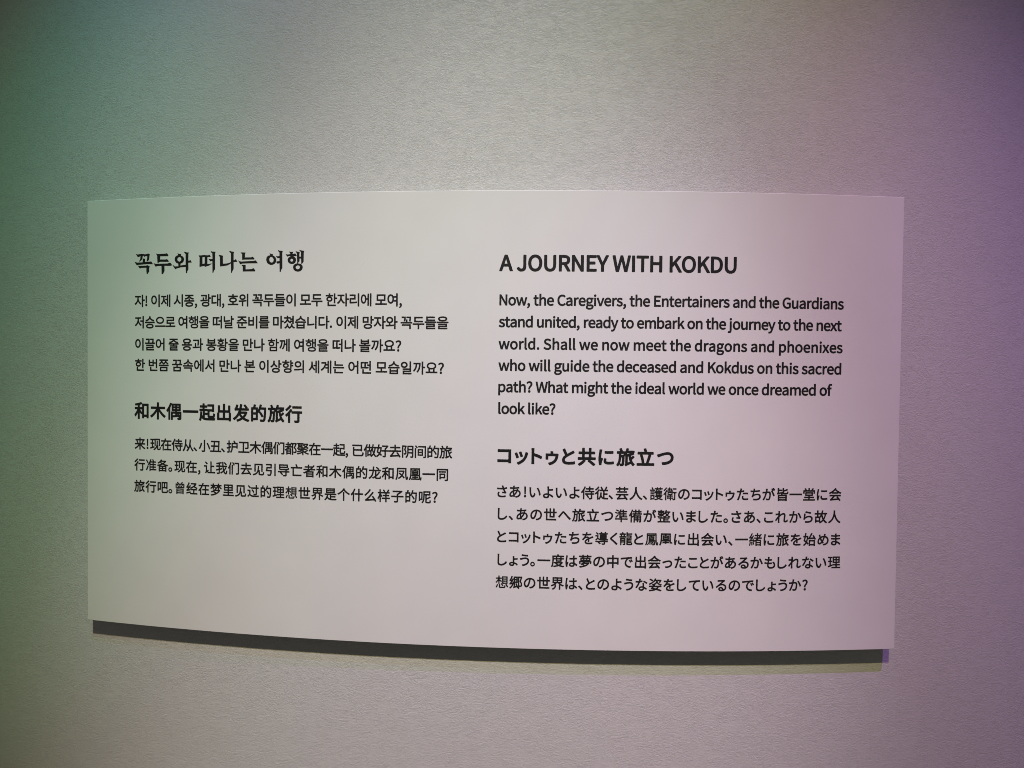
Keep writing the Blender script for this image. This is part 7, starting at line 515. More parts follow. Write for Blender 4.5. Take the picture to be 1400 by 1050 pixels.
'度': '51-51 7 1 4 4 14 33 12 34 8 36 10 68 6 111 70 0 0-73 3-6 5-3 202 0 4 3 2 6 0 72 2 1 70 0 6 3 4 8 0 32-4 8-6 3-70 0-2 1 0 32 76 1 6 2 4 3 1 6 0 36-3 7-8 4-166 0-2 0-23 47-3 3-6 2-40-10-6-4-2-9 12-28 0-1-174 0-8-4-4-7 0-166-4-64-3-34-5-33-8-33-10-30-14-34 1-6 5-4|458-51 6 1 4 3 10 18 12 16 2 8-4 7-6 2-78 11-36 8-10 4 26 18 26 25 13 15 21 34-1 8-5 5-22 12-6 1-8-1-282 0-6-2-4-5-2-36 4-7 6-4 40 0 10-14 27-27 25-20 0-2-46-11-78-10-6-2-4-6 0-7 16-33 4-4 8-2 46 6 46 10 44 11 38 13 36-14 42-12 44-10|288 52-18 10-21 13-17 14 2 1 114 0 2-1-16-13-22-14-22-10|242 206-2 1 0 28 2 1 96 0 2-1 0-28-2-1|112 290 0 34 70-1 0-33|242 290-2 1 0 30 2 3 98-1 0-32-2-1',
'従': '164-53 8 3 20 24 16 25 16 35 20-26 18-17 22-13 24-10 26-6 26-3 112-1 6 2 3 3 5 20 8 20-2 8-4 4-102 1-26 2-3 1 1 105 102 0 6 4 2 5 0 40-2 5-4 3-102 1-3 1 1 75 116 0 5 3 3 4 1 40-3 8-6 3-58 0-2 1 18 32 25 54-1 8-4 6-40 14-6-1-4-3-24-56-28-55-40 0-2 1-17 40-37 64-4 5-8 1-34-13-5-5-1-8 28-52 15-32-1-1-60 0-8-2-4 2-34 12-8 0-6-5-24-38-30-36-32-33-36-31-2-6 1-6 22-34 7-4 6 0 3 2 37 33 2-1 0-210 2-7 4-4 4 0 40 0 4 2 2 5 2 13 22-18|136 0 0 238 21 29 15 25 2-3 0-22 4-6 4-2 116-1 0-219 0-1-6 3-18 18-16 24-12 32 6 40 4 46-2 6-6 5-42 4-6-4-4-5-6-70-6-30-7-28-9-26-10-22-14-21|34 277 6 0 4 2 33 26 33 30 29 32 27 34 0 8-2 5-38 16-6 0-4-1-24-30-24-27-28-26-31-23-3-6 1-8 21-28',
'想': '209-37 121 1 14 2 12 6 10 9 8 14 4 14 6 38-2 6-4 3-16 5-18 9-6 0-2-5-6-42-2-6-4-3-14-2-96 0-26 2-2 5-1 84-3 3-4 2-40-1-4-4 0-4 0-92 4-16 4-8 8-8 12-6 14-4|53-21 5 0 4 2 16 26 12 28 20 56 0 4-4 5-36 14-4-2-2-3-20-54-28-52 2-6|438-9 6-1 34 17 4 3 2 5-28 50-33 54-5 3-4 0-34-15-4-3 0-5|271 37 5-1 4 2 28 22 2 7-34 38-18 18 0 2 192 0 4 1 4 3 1 264-1 4-4 3-198 1-4-1-2-3-2-262-2-1-10 9-6 1-28-21-2-6 2-6 38-38|115 121 39-1 5 1 3 4 0 107 54-46 4 0 4 3 22 34 0 4-4 3-80 59 0 15 2 1 70 0 4 1 4 5 0 34-2 5-6 2-72 1 0 66-2 5-4 2-38 0-5-3-1-4-2-67-84 0-4-2-2-5 0-34 4-5 72-1 2 0 2-2-14-25-22-35-26-30-28-25-2-3 1-4 27-30 4-2 4 1 24 23 20 24 22 33 2-103|298 170 0 33 108 0 2-2 0-28-2-3|298 248 0 32 108 0 2-3 0-28-2-1|298 324 0 31 108 0 2-2 0-26-2-3',
'故': '218-52 6 2 38 20 36 22 32 27 18 19 16-18 26-28 30-22 34-20 6 0 6 2 12 18 14 14 3 8-3 7-34 19-28 21-25 25-19 24 20 38 20 48 16 56 10 50 30 1 6 3 3 4 0 42-5 6-6 2-154 0 8 30 10 44 0 5-4 5-4 2-42 7-6-3-2-6-15-62-19-58 0 22-4 6-4 3-82 1-2 90-2 4-6 3-42-1-6-4-2-6 0-86-2 0-80 0-6-4-4-6 0-38 2-5 4-3 6-2 78 0 2-2-1-68-59 0-6-2-4-6 0-218 2-6 6-2 40 0 6 2 2 4 0 24 2 4 104 0 2-2-6-2-4-6 1-8 13-18 10-18|232 22 0 148 8-2 8 2 24 36 16-52 14-36 14-28-22-24-28-23|90 62-2 2 0 84 86 0-1-86|352 150-20 54-18 64-2 13 79-1-5-34-12-44-14-38|162 206 0 70 76 0 1-2-11-24-12-20-18-24',
'整': '22-36 454 0 8 2 3 6 0 34-3 6-4 2-202 2 0 20 2 2 132 0 4 0 4 4 2 4 0 30-2 5-4 3-138 2 0 18 2 2 164 0 8 2 2 6 1 30 7 0 6 4 21 30 1 8-4 5-28 11-22 11-20 13-12 10 11 14 15 24 12 26 8 22 28 1 6 5 2 36-2 6-8 4-126 0 12 36 0 7-6 5-38 8-4-2-3-4-13-38-16-32-19-30-9-10-1 22-5 7-4 1-72 0-2 4 2 2 84 0 6 2 4 6 0 30-2 6-4 4-88 0-2 2 0 22-4 6-4 2-34 0-6-2-4-6 0-24-90 0-6-2-3-6 0-30 1-4 4-4 4-2 90 0 0-6-76 0-5-2-3-4 0-90 1-6 7-4 48 0 2-2-26-20-24-14-28-13-4-5 2-8 12-12 10-14 6-3 6 1 2-2 0-32 1-4 7-4 164 0 2-4 0-84-2-3-68 1 0 72-2 6-4 4-4 0-38 0-4-2-4-6 0-74-72-1-6-1-4-8 0-34 4-6|66 157-2 1 28 18 26 22 0-41|172 156-2 2 0 48 2 2 20-12 32-24 8 1 6 7 18-22-4-2|300 158 28 14 40 26 14-12 22-16 22-12-4-2|250 194-1 0 5 8-3 8-37 26 0 1 34 2 5 7 1 26 14-13 8-1 4 2 20 24 2-1 12-21 18-26-14-10-22-13-24-12|368 274-20 26-11 22 1 1 56-1-12-26|84 282 0 18 34 0 0-18|172 282-2 2 0 14 2 2 28 0 2-2 0-14-2-2',
'旅': '42-50 6 2 4 2 20 30 15 30 13 32 10 32 6 32 5 30 3 51 34 0 2-3-4-104-5-46-4-24-3-4-44 0-4 0-4-4-3-8 7-18 3-18 5-5 6-1 38-1 24 4 14 8 8 9 9 24 3 20 7 94 3 126-4 6-6 2-80 0-1 40 1 2 2 0 80 0 1-2-14-18 0-6 1-4 34-25 6-1 6 2 2-2 0-208-6-16-10-13-2-7 2-4 22-32 6-2 6 1 26 17 90 42 4 8-2 24 20-36 24-28 24-22 8-1 6 3 12 16 16 16 2 4-2 6-2 4-26 23-22 29-19 34-13 32 34 28 38 34 4 4 0 6-4 6-28 24-8 2-6-3-28-28-18-15-6 22-5 32 1 2 42 14 44 16 4 3 2 7-2 6-24 22 26 2 4 0 4 4 2 6 0 34-3 8-5 4-4 0-156 0-1 2 15 44-2 8-6 6-42 7-5-3-3-4-13-44-17-40-10-18-1 18-3 4-4 4-58 0-1 8-11 32-18 36-4 6-8 1-34-11-4-3-2-5 0-6 16-36 7-22-83 0-6-4-4-6 0-38 4-6 6-4 42 0 2 0 0-2 0-92-4-58-6-30-8-30-10-30-15-30-21-34 1-6 3-4 28-21|302 38 0 178 2 2 22 6 2-1 14-75 12-40 16-42-8 0|266 264-2 0 2 2 24 40 2 2 118-2-60-20',
'準': '228-48 40 0 6 4 2 92 0 2 198 0 6 2 2 4 1 38-3 4-4 2-200 0 0 2 0 26-2 6 186 0 6 2 2 4 1 34-5 6-112 0-2 2 0 20 0 2 88 0 6 2 2 6 0 26-2 4-4 2-88 0-2 2 0 20 90 1 4 3 1 4 0 26-1 4-8 3-86 0 0 1 0 20 106 2 4 2 1 4-1 34-4 4-4 0-96 0-22 46-6 4-40-9-4-3 0-6 13-32-55 0 18 34 0 8-4 3-36 11-4 0-4-4-19-36-23-34-26-32-22-19-2-1-36 18-46 18-6-3-20-29 1-4 3-4 44-19 38-21 6 2 14 22 30-23 6 2 16 17 2-162 2-4 4-2 38 0 4 2 2-2 0-10-2-2-196 0-2-2-3-4 0-36 1-4 6-4 194 0 2-2 0-90 2-4|56 112 4-1 6 3 46 52 48 56-2 8-22 26-6 2-4-3-51-57-49-48 0-4 2-4|224 180-1 2 0 20 1 2 72 0 3-2-1-21|224 244-1 2 0 18 1 2 75 0-1-21|224 307-1 3 0 16 1 3 75-1-1-20|133 344 5-2 6 4 20 30 0 4-1 4-41 22-44 18-6 0-22-30 0-4 2-4 44-20',
'理': '158-33 326 0 8 4 1 6 0 34-2 6-5 3-126 1 0 49 108 0 5 3 3 4 0 38-2 5-4 3-108 1-2 1 0 39 100 0 4 1 4 4 1 228-1 4-4 4-6 1-254 0-6-1-3-4-1-4 1-228 3-4 6-1 98-1 0-38-2-1-104 0-5-3-3-4 0-16-2-2-3 8-7 3-44-14-2 3 0 96 2 2 40 0 6 3 3 5 0 36-1 6-6 3-42 1-2 2 0 86 2 3 48 0 6 2 2 7 0 38-4 5-6 2-156 0-7-5-1-4 0-36 2-7 6-2 52 0 2-3 0-86-2-2-48 0-6-4-2-6 0-36 4-6 6-2 46 0 2-2 0-116-2-2-60-18-4-3-2-7 10-40 2-3 4-3 6 0 156 52 6 6 0 11 6-2 102 0 2-1 0-48-142-1-6-1-4-4 0-4 0-36 2-5|248 215 0 45 56 0 0-45|358 215-2 2 0 42 2 1 54 0 2-1 0-42-2-2|248 310 0 44 56 0 0-44|358 310-2 3 0 40 2 1 54 0 2-1 0-42',
'界': '84-52 5 0 32 16 26 18 22 20 15 22 10 20 6 22 3 20 1 50-2 6-5 2-19 2 17 12 18 18 16 18 46 0 30-34 19-14-14-2-4-4-1-4 0-174 1-6 5-4 43 0 5 2 3 4 1 160 36-21 56-22 7 3 13 18 14 16 1 8-5 5-44 15-42 19-38 24-10 9 2 2 70 0 5 2 4 4 0 204 0 4-4 4-7 2-342 0-4-1-5-3-1-6 1-204 2-4 5-2 72 0 2-2-12-10-36-24-42-20-42-16-4-2-2-4 2-8 14-16 11-16 7-4 54 23 44 25 1 0 0-28-2-14-5-14-7-14-11-14-16-14-22-14-29-12-4-6 1-8 14-14 12-17|127 244-2 4 0 30 2 2 92 0 2-2 0-32-2-2|279 244-1 2 0 32 1 2 94 0 1-2 0-32-1-2|127 328-2 4 0 30 2 0 94 0 0-32-2-2|279 328-1 2 0 30 1 2 95 0 0-32-1-2',
'皆': '92-51 42 1 6 5 2 10 2 1 220 0 1-1 1-10 4-4 4-1 42-1 8 4 2 8 0 212-2 6-4 3-4 2-152 0-3 1 15 25 10-6 12-4 32-2 104 0 16 4 10 5 10 9 6 11 5 14 5 40-4 7-18 6-18 9-8-1-6-5-2-30-4-10-2-3-100 0-4 1-2 2 0 42 70 21 36 12 34 16 4 3 2 6-1 6-29 33-4 1-6 0-54-25-52-17 0 66-2 5-4 4-4 1-38 0-6-2-4-4-2-4 1-142-1-27-2 27-2 4-6 3-114-21 0 53 2 0 110 2 4 3 2 6 0 34-2 6-8 4-108 0 0 48-4 7-6 3-40 0-4-1-5-3-3-8 0-160-4-8-16-10-2-8 9-20 6-18 5-4 6-1 40 12 92 20 2 1 1-2-15-37-104 0-6-3-3-4-1-218 4-7|142 21 0 28 2 1 221-1 0-26-1-3|142 103 0 26 2 1 221-1 0-24-1-3|258 227-10 2-2 2 8 3 6 9 4-16-2-1',
'立': '26-30 446 0 8 2 4 8 0 38-1 6-5 5-150 1 34 98 36 122 0 6-2 4-6 4-44 8-6-2-4-4-34-126-22-64-18-46-91 0 39 10 4 4 2 4-21 106-31 113-4 4-6 1-38-8-6-4-2-4-1-6 29-110 10-54 8-48 4-6 3-2-133 0-6-1-4-3-2-6 0-40 2-6|43 278 7-1 404 0 7 3 3 6 0 40-2 6-8 4-168 0 2 4 0 6-12 38-15 42-5 6-6 2-40-10-4-4-2-4 0-6 14-44 7-28-1-2-178 0-6-4-2-6 0-40 1-4',
'緒': '256-46 40 2 4 4 0 14 2 0 106 0 2-2 0-12 6-4 40 0 6 4 0 222-6 6-118 0-2 0 38 34 108 0 6 2 2 4 0 36-4 6-66 1-3 1 31 46 34 62 0 6-6 5-36 9-6-4-20-38-3 6-5 4-58 0 0 52-2 4-6 4-38 0-4-2-2-6 0-50-2-2-68 0-4-2-4-6 0-34 2-4 6-3 69-1 1-46-2-1-96-1-4-6 0-38 6-4 92 0 3-2-39-26-58-31-23 71-7 3-29-7 31 48 26 44 2 4-2 4-34 22-6 0-4-4-36-62-32-4 32 52 36 72 0 4-4 4-34 14-6 0-4-4-28-60-26-46-22-34-8-8-8-4-2-4 12-38 4-4 4 0 20 5 32 3-14-20-27-34-13-12-12-8-3-4 1-4 12-36 6-4 32 10 92 14 4-20-18-6-4-4 0-4 16-50 12-48 2-3 4-1 32 10 4 2 1 4-13 48-14 44 0 2 18 6 4 3 4-5 6-2 34 17 1-167 3-6|44-38 6 0 5 4 15 58 12 68-2 6-4 2-34 6-4-2-3-4-10-64-15-56 1-4 3-2|102-24 6 0 30 6 4 2 2 4-4 54-8 58-2 4-4 2-34-4-4-6 7-60 4-54|300 22 0 36 110 0 0-36-2 0|300 104 0 34 2 2 106 0 2-2 0-32 0-2-2 0|98 174-1 0 1 2 35 44 13-40|348 272 0 46 41 0-15-20-22-26',
'芸': '416-60 7 2 34 24 3 6 0 6-39 52-69 82 1 2 2 0 116 0 6 2 5 4 1 6 0 36-2 4-4 4-6 2-442 0-6-2-4-4-2-6 0-36 2-5 4-3 6-2 118 0 2-2-18-26-34-42-21-22-15-8-4-4 0-10 13-38 5-5 6-1 20 4 42 4 238 17 27-37|155 24 30 34 40 56 2 0 84 0 1-2-15-10-2-6 1-4 45-58|72 214 7-1 344 0 6 3 3 6 0 36-3 8-8 3-344 0-6-3-4-8 0-36 1-4|136 280 5-1 36 0 8 3 4 6 0 36 2 2 114 0 3-2 0-36 3-6 6-3 42 1 5 2 3 6 0 36 102 2 8 2 3 8 0 38-3 6-6 2-104 0-1 40-3 6-6 3-40 0-6-3-3-8-1-38-118 0 0 38-4 8-6 3-40-1-6-3-2-5-1-38 0-2-101 0-7-4-3-8 0-36 2-4 5-4 104-2 0-36 2-4',
'衛': '246-48 35 0 6 4 1 54 1 3 72 0 5 1 2 4 0 30-3 7-4 1-72 0-1 2 0 28 1 3 60 0 5 1 2 4 0 30-3 7-4 1-60 0-1 2 1 13 46 0 6 3 1 4 0 58 1 2 4-1 46 0 2-1 0-2 0-202-2 0-52 0-4-2-3-4 0-4 11-38 6-4 34 1 24 3 14 4 13 8 5 8 3 14 2 216 1 3 34 0 6 3 2 4 0 34-3 6-5 2-134 0-6-3-6 3-174 0-6-2-2-6 0-100 1-4 3-2 4-1 76 0 2-1 0-12-2-2-100 0-6-2-1-6 0-32 5-2 14-2-11-70 2-4 5-1 94-1 0-54 3-4|70-46 39 0 4 2 2 2 1 284 17 34 2 2 2-4 6-2 212 0 4 2 3 4 0 30-1 6-4 2-26 1-1 1 0 64-3 6-4 1-72 1 3 26-2 6-5 3-32 3-5-2-3-4-6-32-46-2-3-2-2-4 0-30 3-6 41-2-5-26-2-1-42-1-34 12-6-2-23-42-24-38-28-34-28-30-1-4 1-4 22-34 5-2 6 2 30 34 1-2 0-212|191 56 4 33 44-1-1-32|197 188 0 33 99-1-1-32|33 284 6 2 26 24 30 32 24 30 20 30 2 6-2 4-38 15-6-1-19-28-20-26-23-24-25-24-2-4 2-4 19-28|239 317-1 1 5 28 41-2-1-26|352 348 5 0 118 0 4 2 1 4 0 36-2 4-5 2-120 0-3-4-2-4 0-34',
'護': '206-48 73 16 34 11 28 11 58-22 32-8 36-8 4 3 10 17 12 14 1 6-5 5-58 11-36 12 32 28 26 31 9 15 0 4-4 4-25 12-8-1-150 0-2 1 0 5 2 1 198 0 6 3 1 5 0 26-5 6-92 0-1 2 1 10 70 0 6 4 1 26-2 4-3 2-72 1-1 1 1 9 68 0 5 1 4 6 0 22-3 6-6 2-68 0-1 8 83 2 3 2 2 4 0 26-2 4-7 2-84 0-11 20-17 23-6 1-30-12-1 12 1 3 56-1 1-20 3-4 4-2 36 1 5 5 1 21 60 0 6 2 3 5 0 30-4 6-5 2-60 0-1 26-3 4-6 2-32 0-5-2-2-6-1-24-56 0-1 24-3 6-4 2-36-1-5-5-1-26-68 0-4-3-1-3-1-32 4-6 70-1 1-5-1-2-12 2-6-2-13-30-14-26-17-24-12-14-1 22-3 3-4 1-140 0-6-2-1-4 0-32 2-4 3-2 142 0 20-28 6-4 5 2 13 16 1-4 0-100-1-1-18 0-5-3-2-4 1-30 2-4 4-2 34 0 29-32 22-16-43-14-60-10-1 138-2 6-5 2-142 0-4-2-2-6 0-170 1-4 7-3 34 1 5 4 1 19 104 1 8-13 7-15|81 30 0 67 58 1 2-2 0-66|341 43-26 17-12 10 79 0-11-10-28-18|273 160 0 10 2 2 58 0 3-2-1-10|40 166 143 0 5 6 0 32-2 4-5 2-142 0-3-2-2-4 0-30 1-5|273 210 0 8 2 1 61-1 0-8-3-1|273 256 0 8 2 1 61-1-1-8|16 298 5-2 178 0 4 3 1 3 1 34-2 4-4 2-60 0-4 2 13 8 2 4 0 4-17 32-22 34-4 3-4 1-32-18-3-6 22-36 12-26-1-2-84 0-3-4-1-4 0-30|281 304-1 2 7 18 18 0 6 4 13-22-1-2',
'郷': '337-50 33 0 6 2 4 4 1 4 1 66 8-4 24 0 22 2 18 6 14 10 11 18 7 30 0 34-4 30-6 18-15 32-21 30 52 148 0 8-6 5-22 15-6 2-8-2-112 0-4-1-4-3-3-8-1-346-24 61-18 39-4 4-6 2-32-10-6-6 0-8 28-68-38-13-1 3 1 116 86 0 6 2 4 6 0 222-4 4-6 3-136-1-4-2-2-6-1-68-27 10-8-2-4-4-21-44-19-2-2 2 24 44 28 66 0 6-2 6-6 3-36 10-7-1-5-6-19-54-21-46-16-28-6-6-8-6-3-6 1-6 11-32 5-7 6-1 20 6 24 2-14-24-22-32-16-18-13-8-3-8 12-36 6-6 6 0 24 7 48 8 3-1-10-24-21-36-14-16-14-14-16-13-20-13-4-6 2-8 22-28 6-3 8 2 29 21 25 24 20 26 19 28 15 34 12 34 1-84-7-12-14-10-2-6 17-38 5-4 6 0 28 14 78 30 8-30 4-6 8-2 26 10 2-28 2-6|396 78-14 0-1 2 0 270 1 2 40 0 2 0 0-2-40-124 2-6 23-32 14-28 5-14 4-22-1-28-3-12-6-6-8-1|98 169 0 1 36 56 34 62 2-68-2-2-26 4-4-2-5-6-7-40-2-2|226 224-1 4 0 34 1 2 42 0 0-39|226 316-1 4 0 32 43 0 0-35',
'鳳': '47-48 5 2 3 4 17 34 15 38 11 40 8 42 9 82 2 72 0 86 3 2 262 0 4-216 4-60 8-50 11-40 17-26 24-10 12 2 10 6 6 8 10 24 6 58-1 4-23 28-4 2-4 0-6-6-2-56-2-8 0-2-1 2-6 22-5 40-6 112-2 206-2 6-6 2-350 0-6-4-2-6 0-160-4-70-5-38-7-36-10-36-13-36-17-36 3-6|279-40 5 0 52 0 12 2 10 5 10 11 9 30 9 90-2 4-2 4-4 0-190 0-2 2 0 4 2 2 190 0 4 2 2 4 0 28-6 5-190 0-2 1 0 4 2 2 158 0 4 2 3 6 0 114-1 6-6 4-80 0-4 0 6 10 2 2 106 0 3 2 1 4 0 28-2 4-4 2-250-1-6-5 0-4 0-26 6-4 92-2-3-10-1 0-68 0-4-2-3-4-1-210 2-6 6-2 130 0 0-2-12-6-2-4 0-4 19-24 13-22 6-4 26 12 2 2 1 4-15 26-17 20 3 2 36 0 2-2-5-46-3-12-4-8-4 0-48 0-12 32-13 28-3 4-6 1-20-5-6-5 0-5 12-32 10-30 6-2 28 7 5-15 3-14|104-32 4-1 4 1 18 16 15 20 11 22 8 22 2 0 4-32 2-36 4-2 4-2 28 5 2 5 0 34-6 36-2 4-6 2-24-2-4-2-4-6-4 5-24 9-4 0-5-2-19-40-12-16-18-16 0-4 2-4|188 198-2 2 0 6 2 2 114 0 2-2 0-8|188 245-2 1 0 6 2 2 116-2 0-6-2-1',
'龍': '48-50 38 0 4 2 3 4 1 92 2 2 86 0 0-42-44-1-6-3-3-4 1-7 12-33 4-4 6-2 44 2 12 2 14 6 10 12 6 22 0 214 0 4-4 5-6 1-178 0-4 0-6-4-1-6 0-252 3-6|318-46 112 0 26 2 12 6 8 6 6 10 6 12 4 34-4 6-22 8 0 24-4 6-6 2-132 0-2 2 2 11 128 0 6 2 3 7 0 26-1 4-6 4-128 1-4 1 2 10 132 0 6 4 2 6 0 26-2 5-4 3-134 0 0 12 132 0 6 4 2 6 0 104-2 7-8 3-130 0-2 20 154 2 5 2 2 4 1 34-2 6-6 4-152 0-2 30-2 7-6 3-38 0-6-4-3-6 0-142 2-6 7-3 132 0 0-3 0-22-132-1-6-3-2-4-1-222 3-28 6-12 9-10 11-6|334 4-9 2-1 2 0 18 114 0 2 0 0-2-4-16 0-2-4-2|96 96-2 0 0 2 0 14 2 1 86-1 0-16|96 158-2 2 0 14 2 1 86-1 0-16|16 234 6-1 230 0 4 1 4 4 1 4 0 34-3 6-6 2-44 0-2 1-1 1 21 48 20 1 6 5-1 40-3 4-4 2-76 0-17 40-3 4-4 2-36-9-4-3-3-8 9-26-80 0-4-1-4-4-2-5 1-36 3-3 4-2 24-1 2-2 14-46-2-2-46 0-6-3-2-7 0-32 0-4|122 284-8 26-8 22 2 2 60 0 0-2-6-20-12-28',
 },
}

# block name, what it is, stroke weight, lines: (text, type size, baseline height, letter positions in 0.01 mm)
BLOCKS = [
  ('paragraph', 'Korean paragraph of four lines under the brush heading', 0.021, [
    ('자! 이제 시종, 광대, 호위 꼭두들이 모두 한자리에 모여,', 0.0183, 0.15041, '-48591 -46983 -46419 -46027 -44419 -42811 -42419 -40811 -39203 -38717 -38326 -36718 -35109 -34623 -34232 -32624 -31016 -30624 -29016 -27408 -25800 -24192 -23800 -22192 -20584 -20193 -18584 -16976 -15368 -13760 -13369 -11761 -10152'),
    ('저승으로 여행을 떠날 준비를 마쳤습니다. 이제 망자와 꼭두들을', 0.0183, 0.12059, '-48567 -46957 -45348 -43738 -42128 -41736 -40126 -38517 -36907 -36515 -34905 -33296 -32904 -31294 -29684 -28075 -27683 -26073 -24463 -22854 -21244 -19634 -19148 -18756 -17146 -15536 -15145 -13535 -11925 -10315 -9923 -8314 -6704 -5094'),
    ('이끌어 줄 용과 봉황을 만나 함께 여행을 떠나 볼까요?', 0.0183, 0.08976, '-48593 -46936 -45278 -43621 -43217 -41560 -41156 -39499 -37842 -37438 -35781 -34123 -32466 -32062 -30405 -28748 -28344 -26687 -25029 -24626 -22968 -21311 -19654 -19250 -17593 -15935 -15532 -13874 -12217 -10560'),
    ('한 번쯤 꿈속에서 만나 본 이상향의 세계는 어떤 모습일까요?', 0.0183, 0.06091, '-48535 -46850 -46440 -44756 -43072 -42662 -40978 -39293 -37609 -35925 -35515 -33830 -32146 -31736 -30052 -29642 -27958 -26273 -24589 -22905 -22495 -20811 -19126 -17442 -17032 -15348 -13664 -13253 -11569 -9885 -8201 -6517 -4832'),
  ]),
  ('heading', 'bold Chinese heading', 0.031, [
    ('和木偶一起出发的旅行', 0.0245, -0.00543, '-48583 -46046 -43508 -40971 -38434 -35897 -33359 -30822 -28285 -25747'),
  ]),
  ('paragraph', 'Chinese paragraph of three lines', 0.021, [
    ('来!现在侍从、小丑、护卫木偶们都聚在一起, 已做好去阴间的旅', 0.0178, -0.0494, '-48577 -46759 -46091 -44392 -42692 -40993 -39365 -38497 -36798 -35170 -34301 -32602 -30903 -29203 -27504 -25805 -24105 -22406 -20707 -19007 -17308 -16836 -16455 -14756 -13056 -11357 -9658 -7958 -6259 -4560'),
    ('行准备。现在, 让我们去见引导亡者和木偶的龙和凤凰一同', 0.0178, -0.07905, '-48607 -46789 -44970 -43210 -42270 -40452 -38634 -38128 -37721 -35903 -34084 -32266 -30448 -28629 -26811 -24993 -23174 -21356 -19538 -17720 -15901 -14083 -12265 -10446 -8628 -6810 -4991'),
    ('旅行吧。曾经在梦里见过的理想世界是个什么样子的呢?', 0.0178, -0.10925, '-48650 -46812 -44975 -43196 -42245 -40408 -38570 -36732 -34894 -33056 -31219 -29381 -27543 -25705 -23868 -22030 -20192 -18354 -16516 -14679 -12841 -11003 -9165 -7327 -5490'),
  ]),
  ('heading', 'bold English heading in capitals', 0.03, [
    ('A JOURNEY WITH KOKDU', 0.027, 0.19595, '3191 4797 5389 6803 8763 10668 12346 14256 15812 17215 17807 20127 20901 22484 24407 24999 26706 28666 30373 32191'),
  ]),
  ('paragraph', 'English paragraph of six lines', 0.027, [
    ('Now, the Caregivers, the Entertainers and the Guardians', 0.0183, 0.15112, '3051 4305 5356 6747 7230 7618 8272 9325 10286 10674 11781 12757 13430 14391 15370 15847 16750 17711 18384 19196 19678 20067 20720 21773 22734 23123 24144 25202 25856 26817 27490 28144 29120 29597 30655 31616 32289 33101 33490 34466 35524 36600 36988 37642 38695 39656 40044 41239 42292 43269 43942 45017 45494 46470 47528'),
    ('stand united, ready to embark on the journey to the next', 0.0183, 0.12269, '3123 3923 4567 5530 6572 7632 8015 9053 10095 10565 11210 12157 13217 13692 14075 14738 15685 16647 17707 18597 18980 19625 20661 21043 21990 23573 24630 25592 26255 27199 27582 28617 29660 30043 30687 31725 32672 33055 33525 34561 35598 36261 37304 38251 39142 39525 40169 41205 41588 42232 43270 44217 44600 45642 46589 47440'),
    ('world. Shall we now meet the dragons and phoenixes', 0.0183, 0.09389, '3135 4595 5699 6405 6922 8051 8558 8965 10051 11156 12181 12698 13215 13623 15083 16092 16500 17611 18714 20175 20582 22269 23277 24286 24972 25380 26067 27172 28181 28589 29718 30424 31449 32476 33580 34690 35542 35950 36975 38086 39215 39623 40752 41857 42961 43969 45080 45581 46488 47496'),
    ('who will guide the deceased and Kokdus on this sacred', 0.0183, 0.06581, '3146 4560 5629 6697 7092 8505 8990 9490 9990 10385 11379 12449 12933 14026 15002 15396 16061 17130 18107 18501 19594 20570 21469 22445 23437 24261 25238 26330 26725 27717 28792 29884 30279 31417 32485 33458 34550 35620 36445 36839 37907 38982 39377 40041 41110 41595 42420 42814 43639 44631 45530 46213 47190'),
    ('path? What might the ideal world we once dreamed of', 0.0183, 0.03784, '3040 4120 5101 5758 6816 7642 8032 9562 10620 11601 12258 12648 14262 14741 15724 16781 17438 17829 18486 19543 20509 20899 21378 22459 23424 24405 24900 25290 26688 27744 28420 28915 29995 30385 31783 32748 33138 34194 35257 36146 37111 37502 38582 39258 40223 41204 42818 43783 44864 45254 46310'),
    ('look like?', 0.0183, 0.0094, '3071 3559 4602 5644 6593 6979 7467 7940 8890 9843'),
  ]),
  ('heading', 'bold Japanese heading', 0.036, [
    ('コットゥと共に旅立つ', 0.024, -0.0545, '2845 5069 6891 9082 11198 13613 16116 18680 21261 23866'),
  ]),
  ('paragraph', 'Japanese paragraph of five lines', 0.022, [
    ('さあ!いよいよ侍従、芸人、護衛のコットゥたちが皆一堂に会', 0.0178, -0.09932, '2912 4615 6547 7201 8977 10637 12414 14129 15935 17665 18588 20394 22124 23046 24852 26662 28348 29905 31180 32713 34374 36155 37827 39667 41473 43278 45030 46825'),
    ('し、あの世へ旅立つ準備が整いました。さあ、これから故人', 0.0178, -0.1288, '2892 4653 5573 7429 9277 11122 12980 14832 16701 18535 20387 22204 24091 25885 27604 29120 30948 32746 33587 35333 37107 37907 39603 41441 43179 44933 46784'),
    ('とコットゥたちを導く龍と鳳凰に出会い、一緒に旅を始めま', 0.0178, -0.15871, '2901 4507 6096 7396 8960 10655 12472 14213 16013 17652 19165 20812 22536 24379 26166 27997 29839 31625 33417 34359 36201 37988 39819 41661 43461 45311 46986'),
    ('しょう。一度は夢の中で出会ったことがあるかもしれない理', 0.0178, -0.18908, '2919 4536 6007 7572 8505 10308 12051 13913 15720 17519 19316 21125 22928 24614 26309 27975 29460 31114 32926 34698 36374 38217 39701 41466 43271 45041 46871'),
    ('想郷の世界は、とのような姿をしているのでしょうか?', 0.0178, -0.2188, '3047 4862 6681 8493 10308 12064 13863 14598 16301 18056 19652 21262 23101 24916 26432 28253 29970 31782 33512 35317 36881 38509 39991 41585 43440'),
  ]),
]

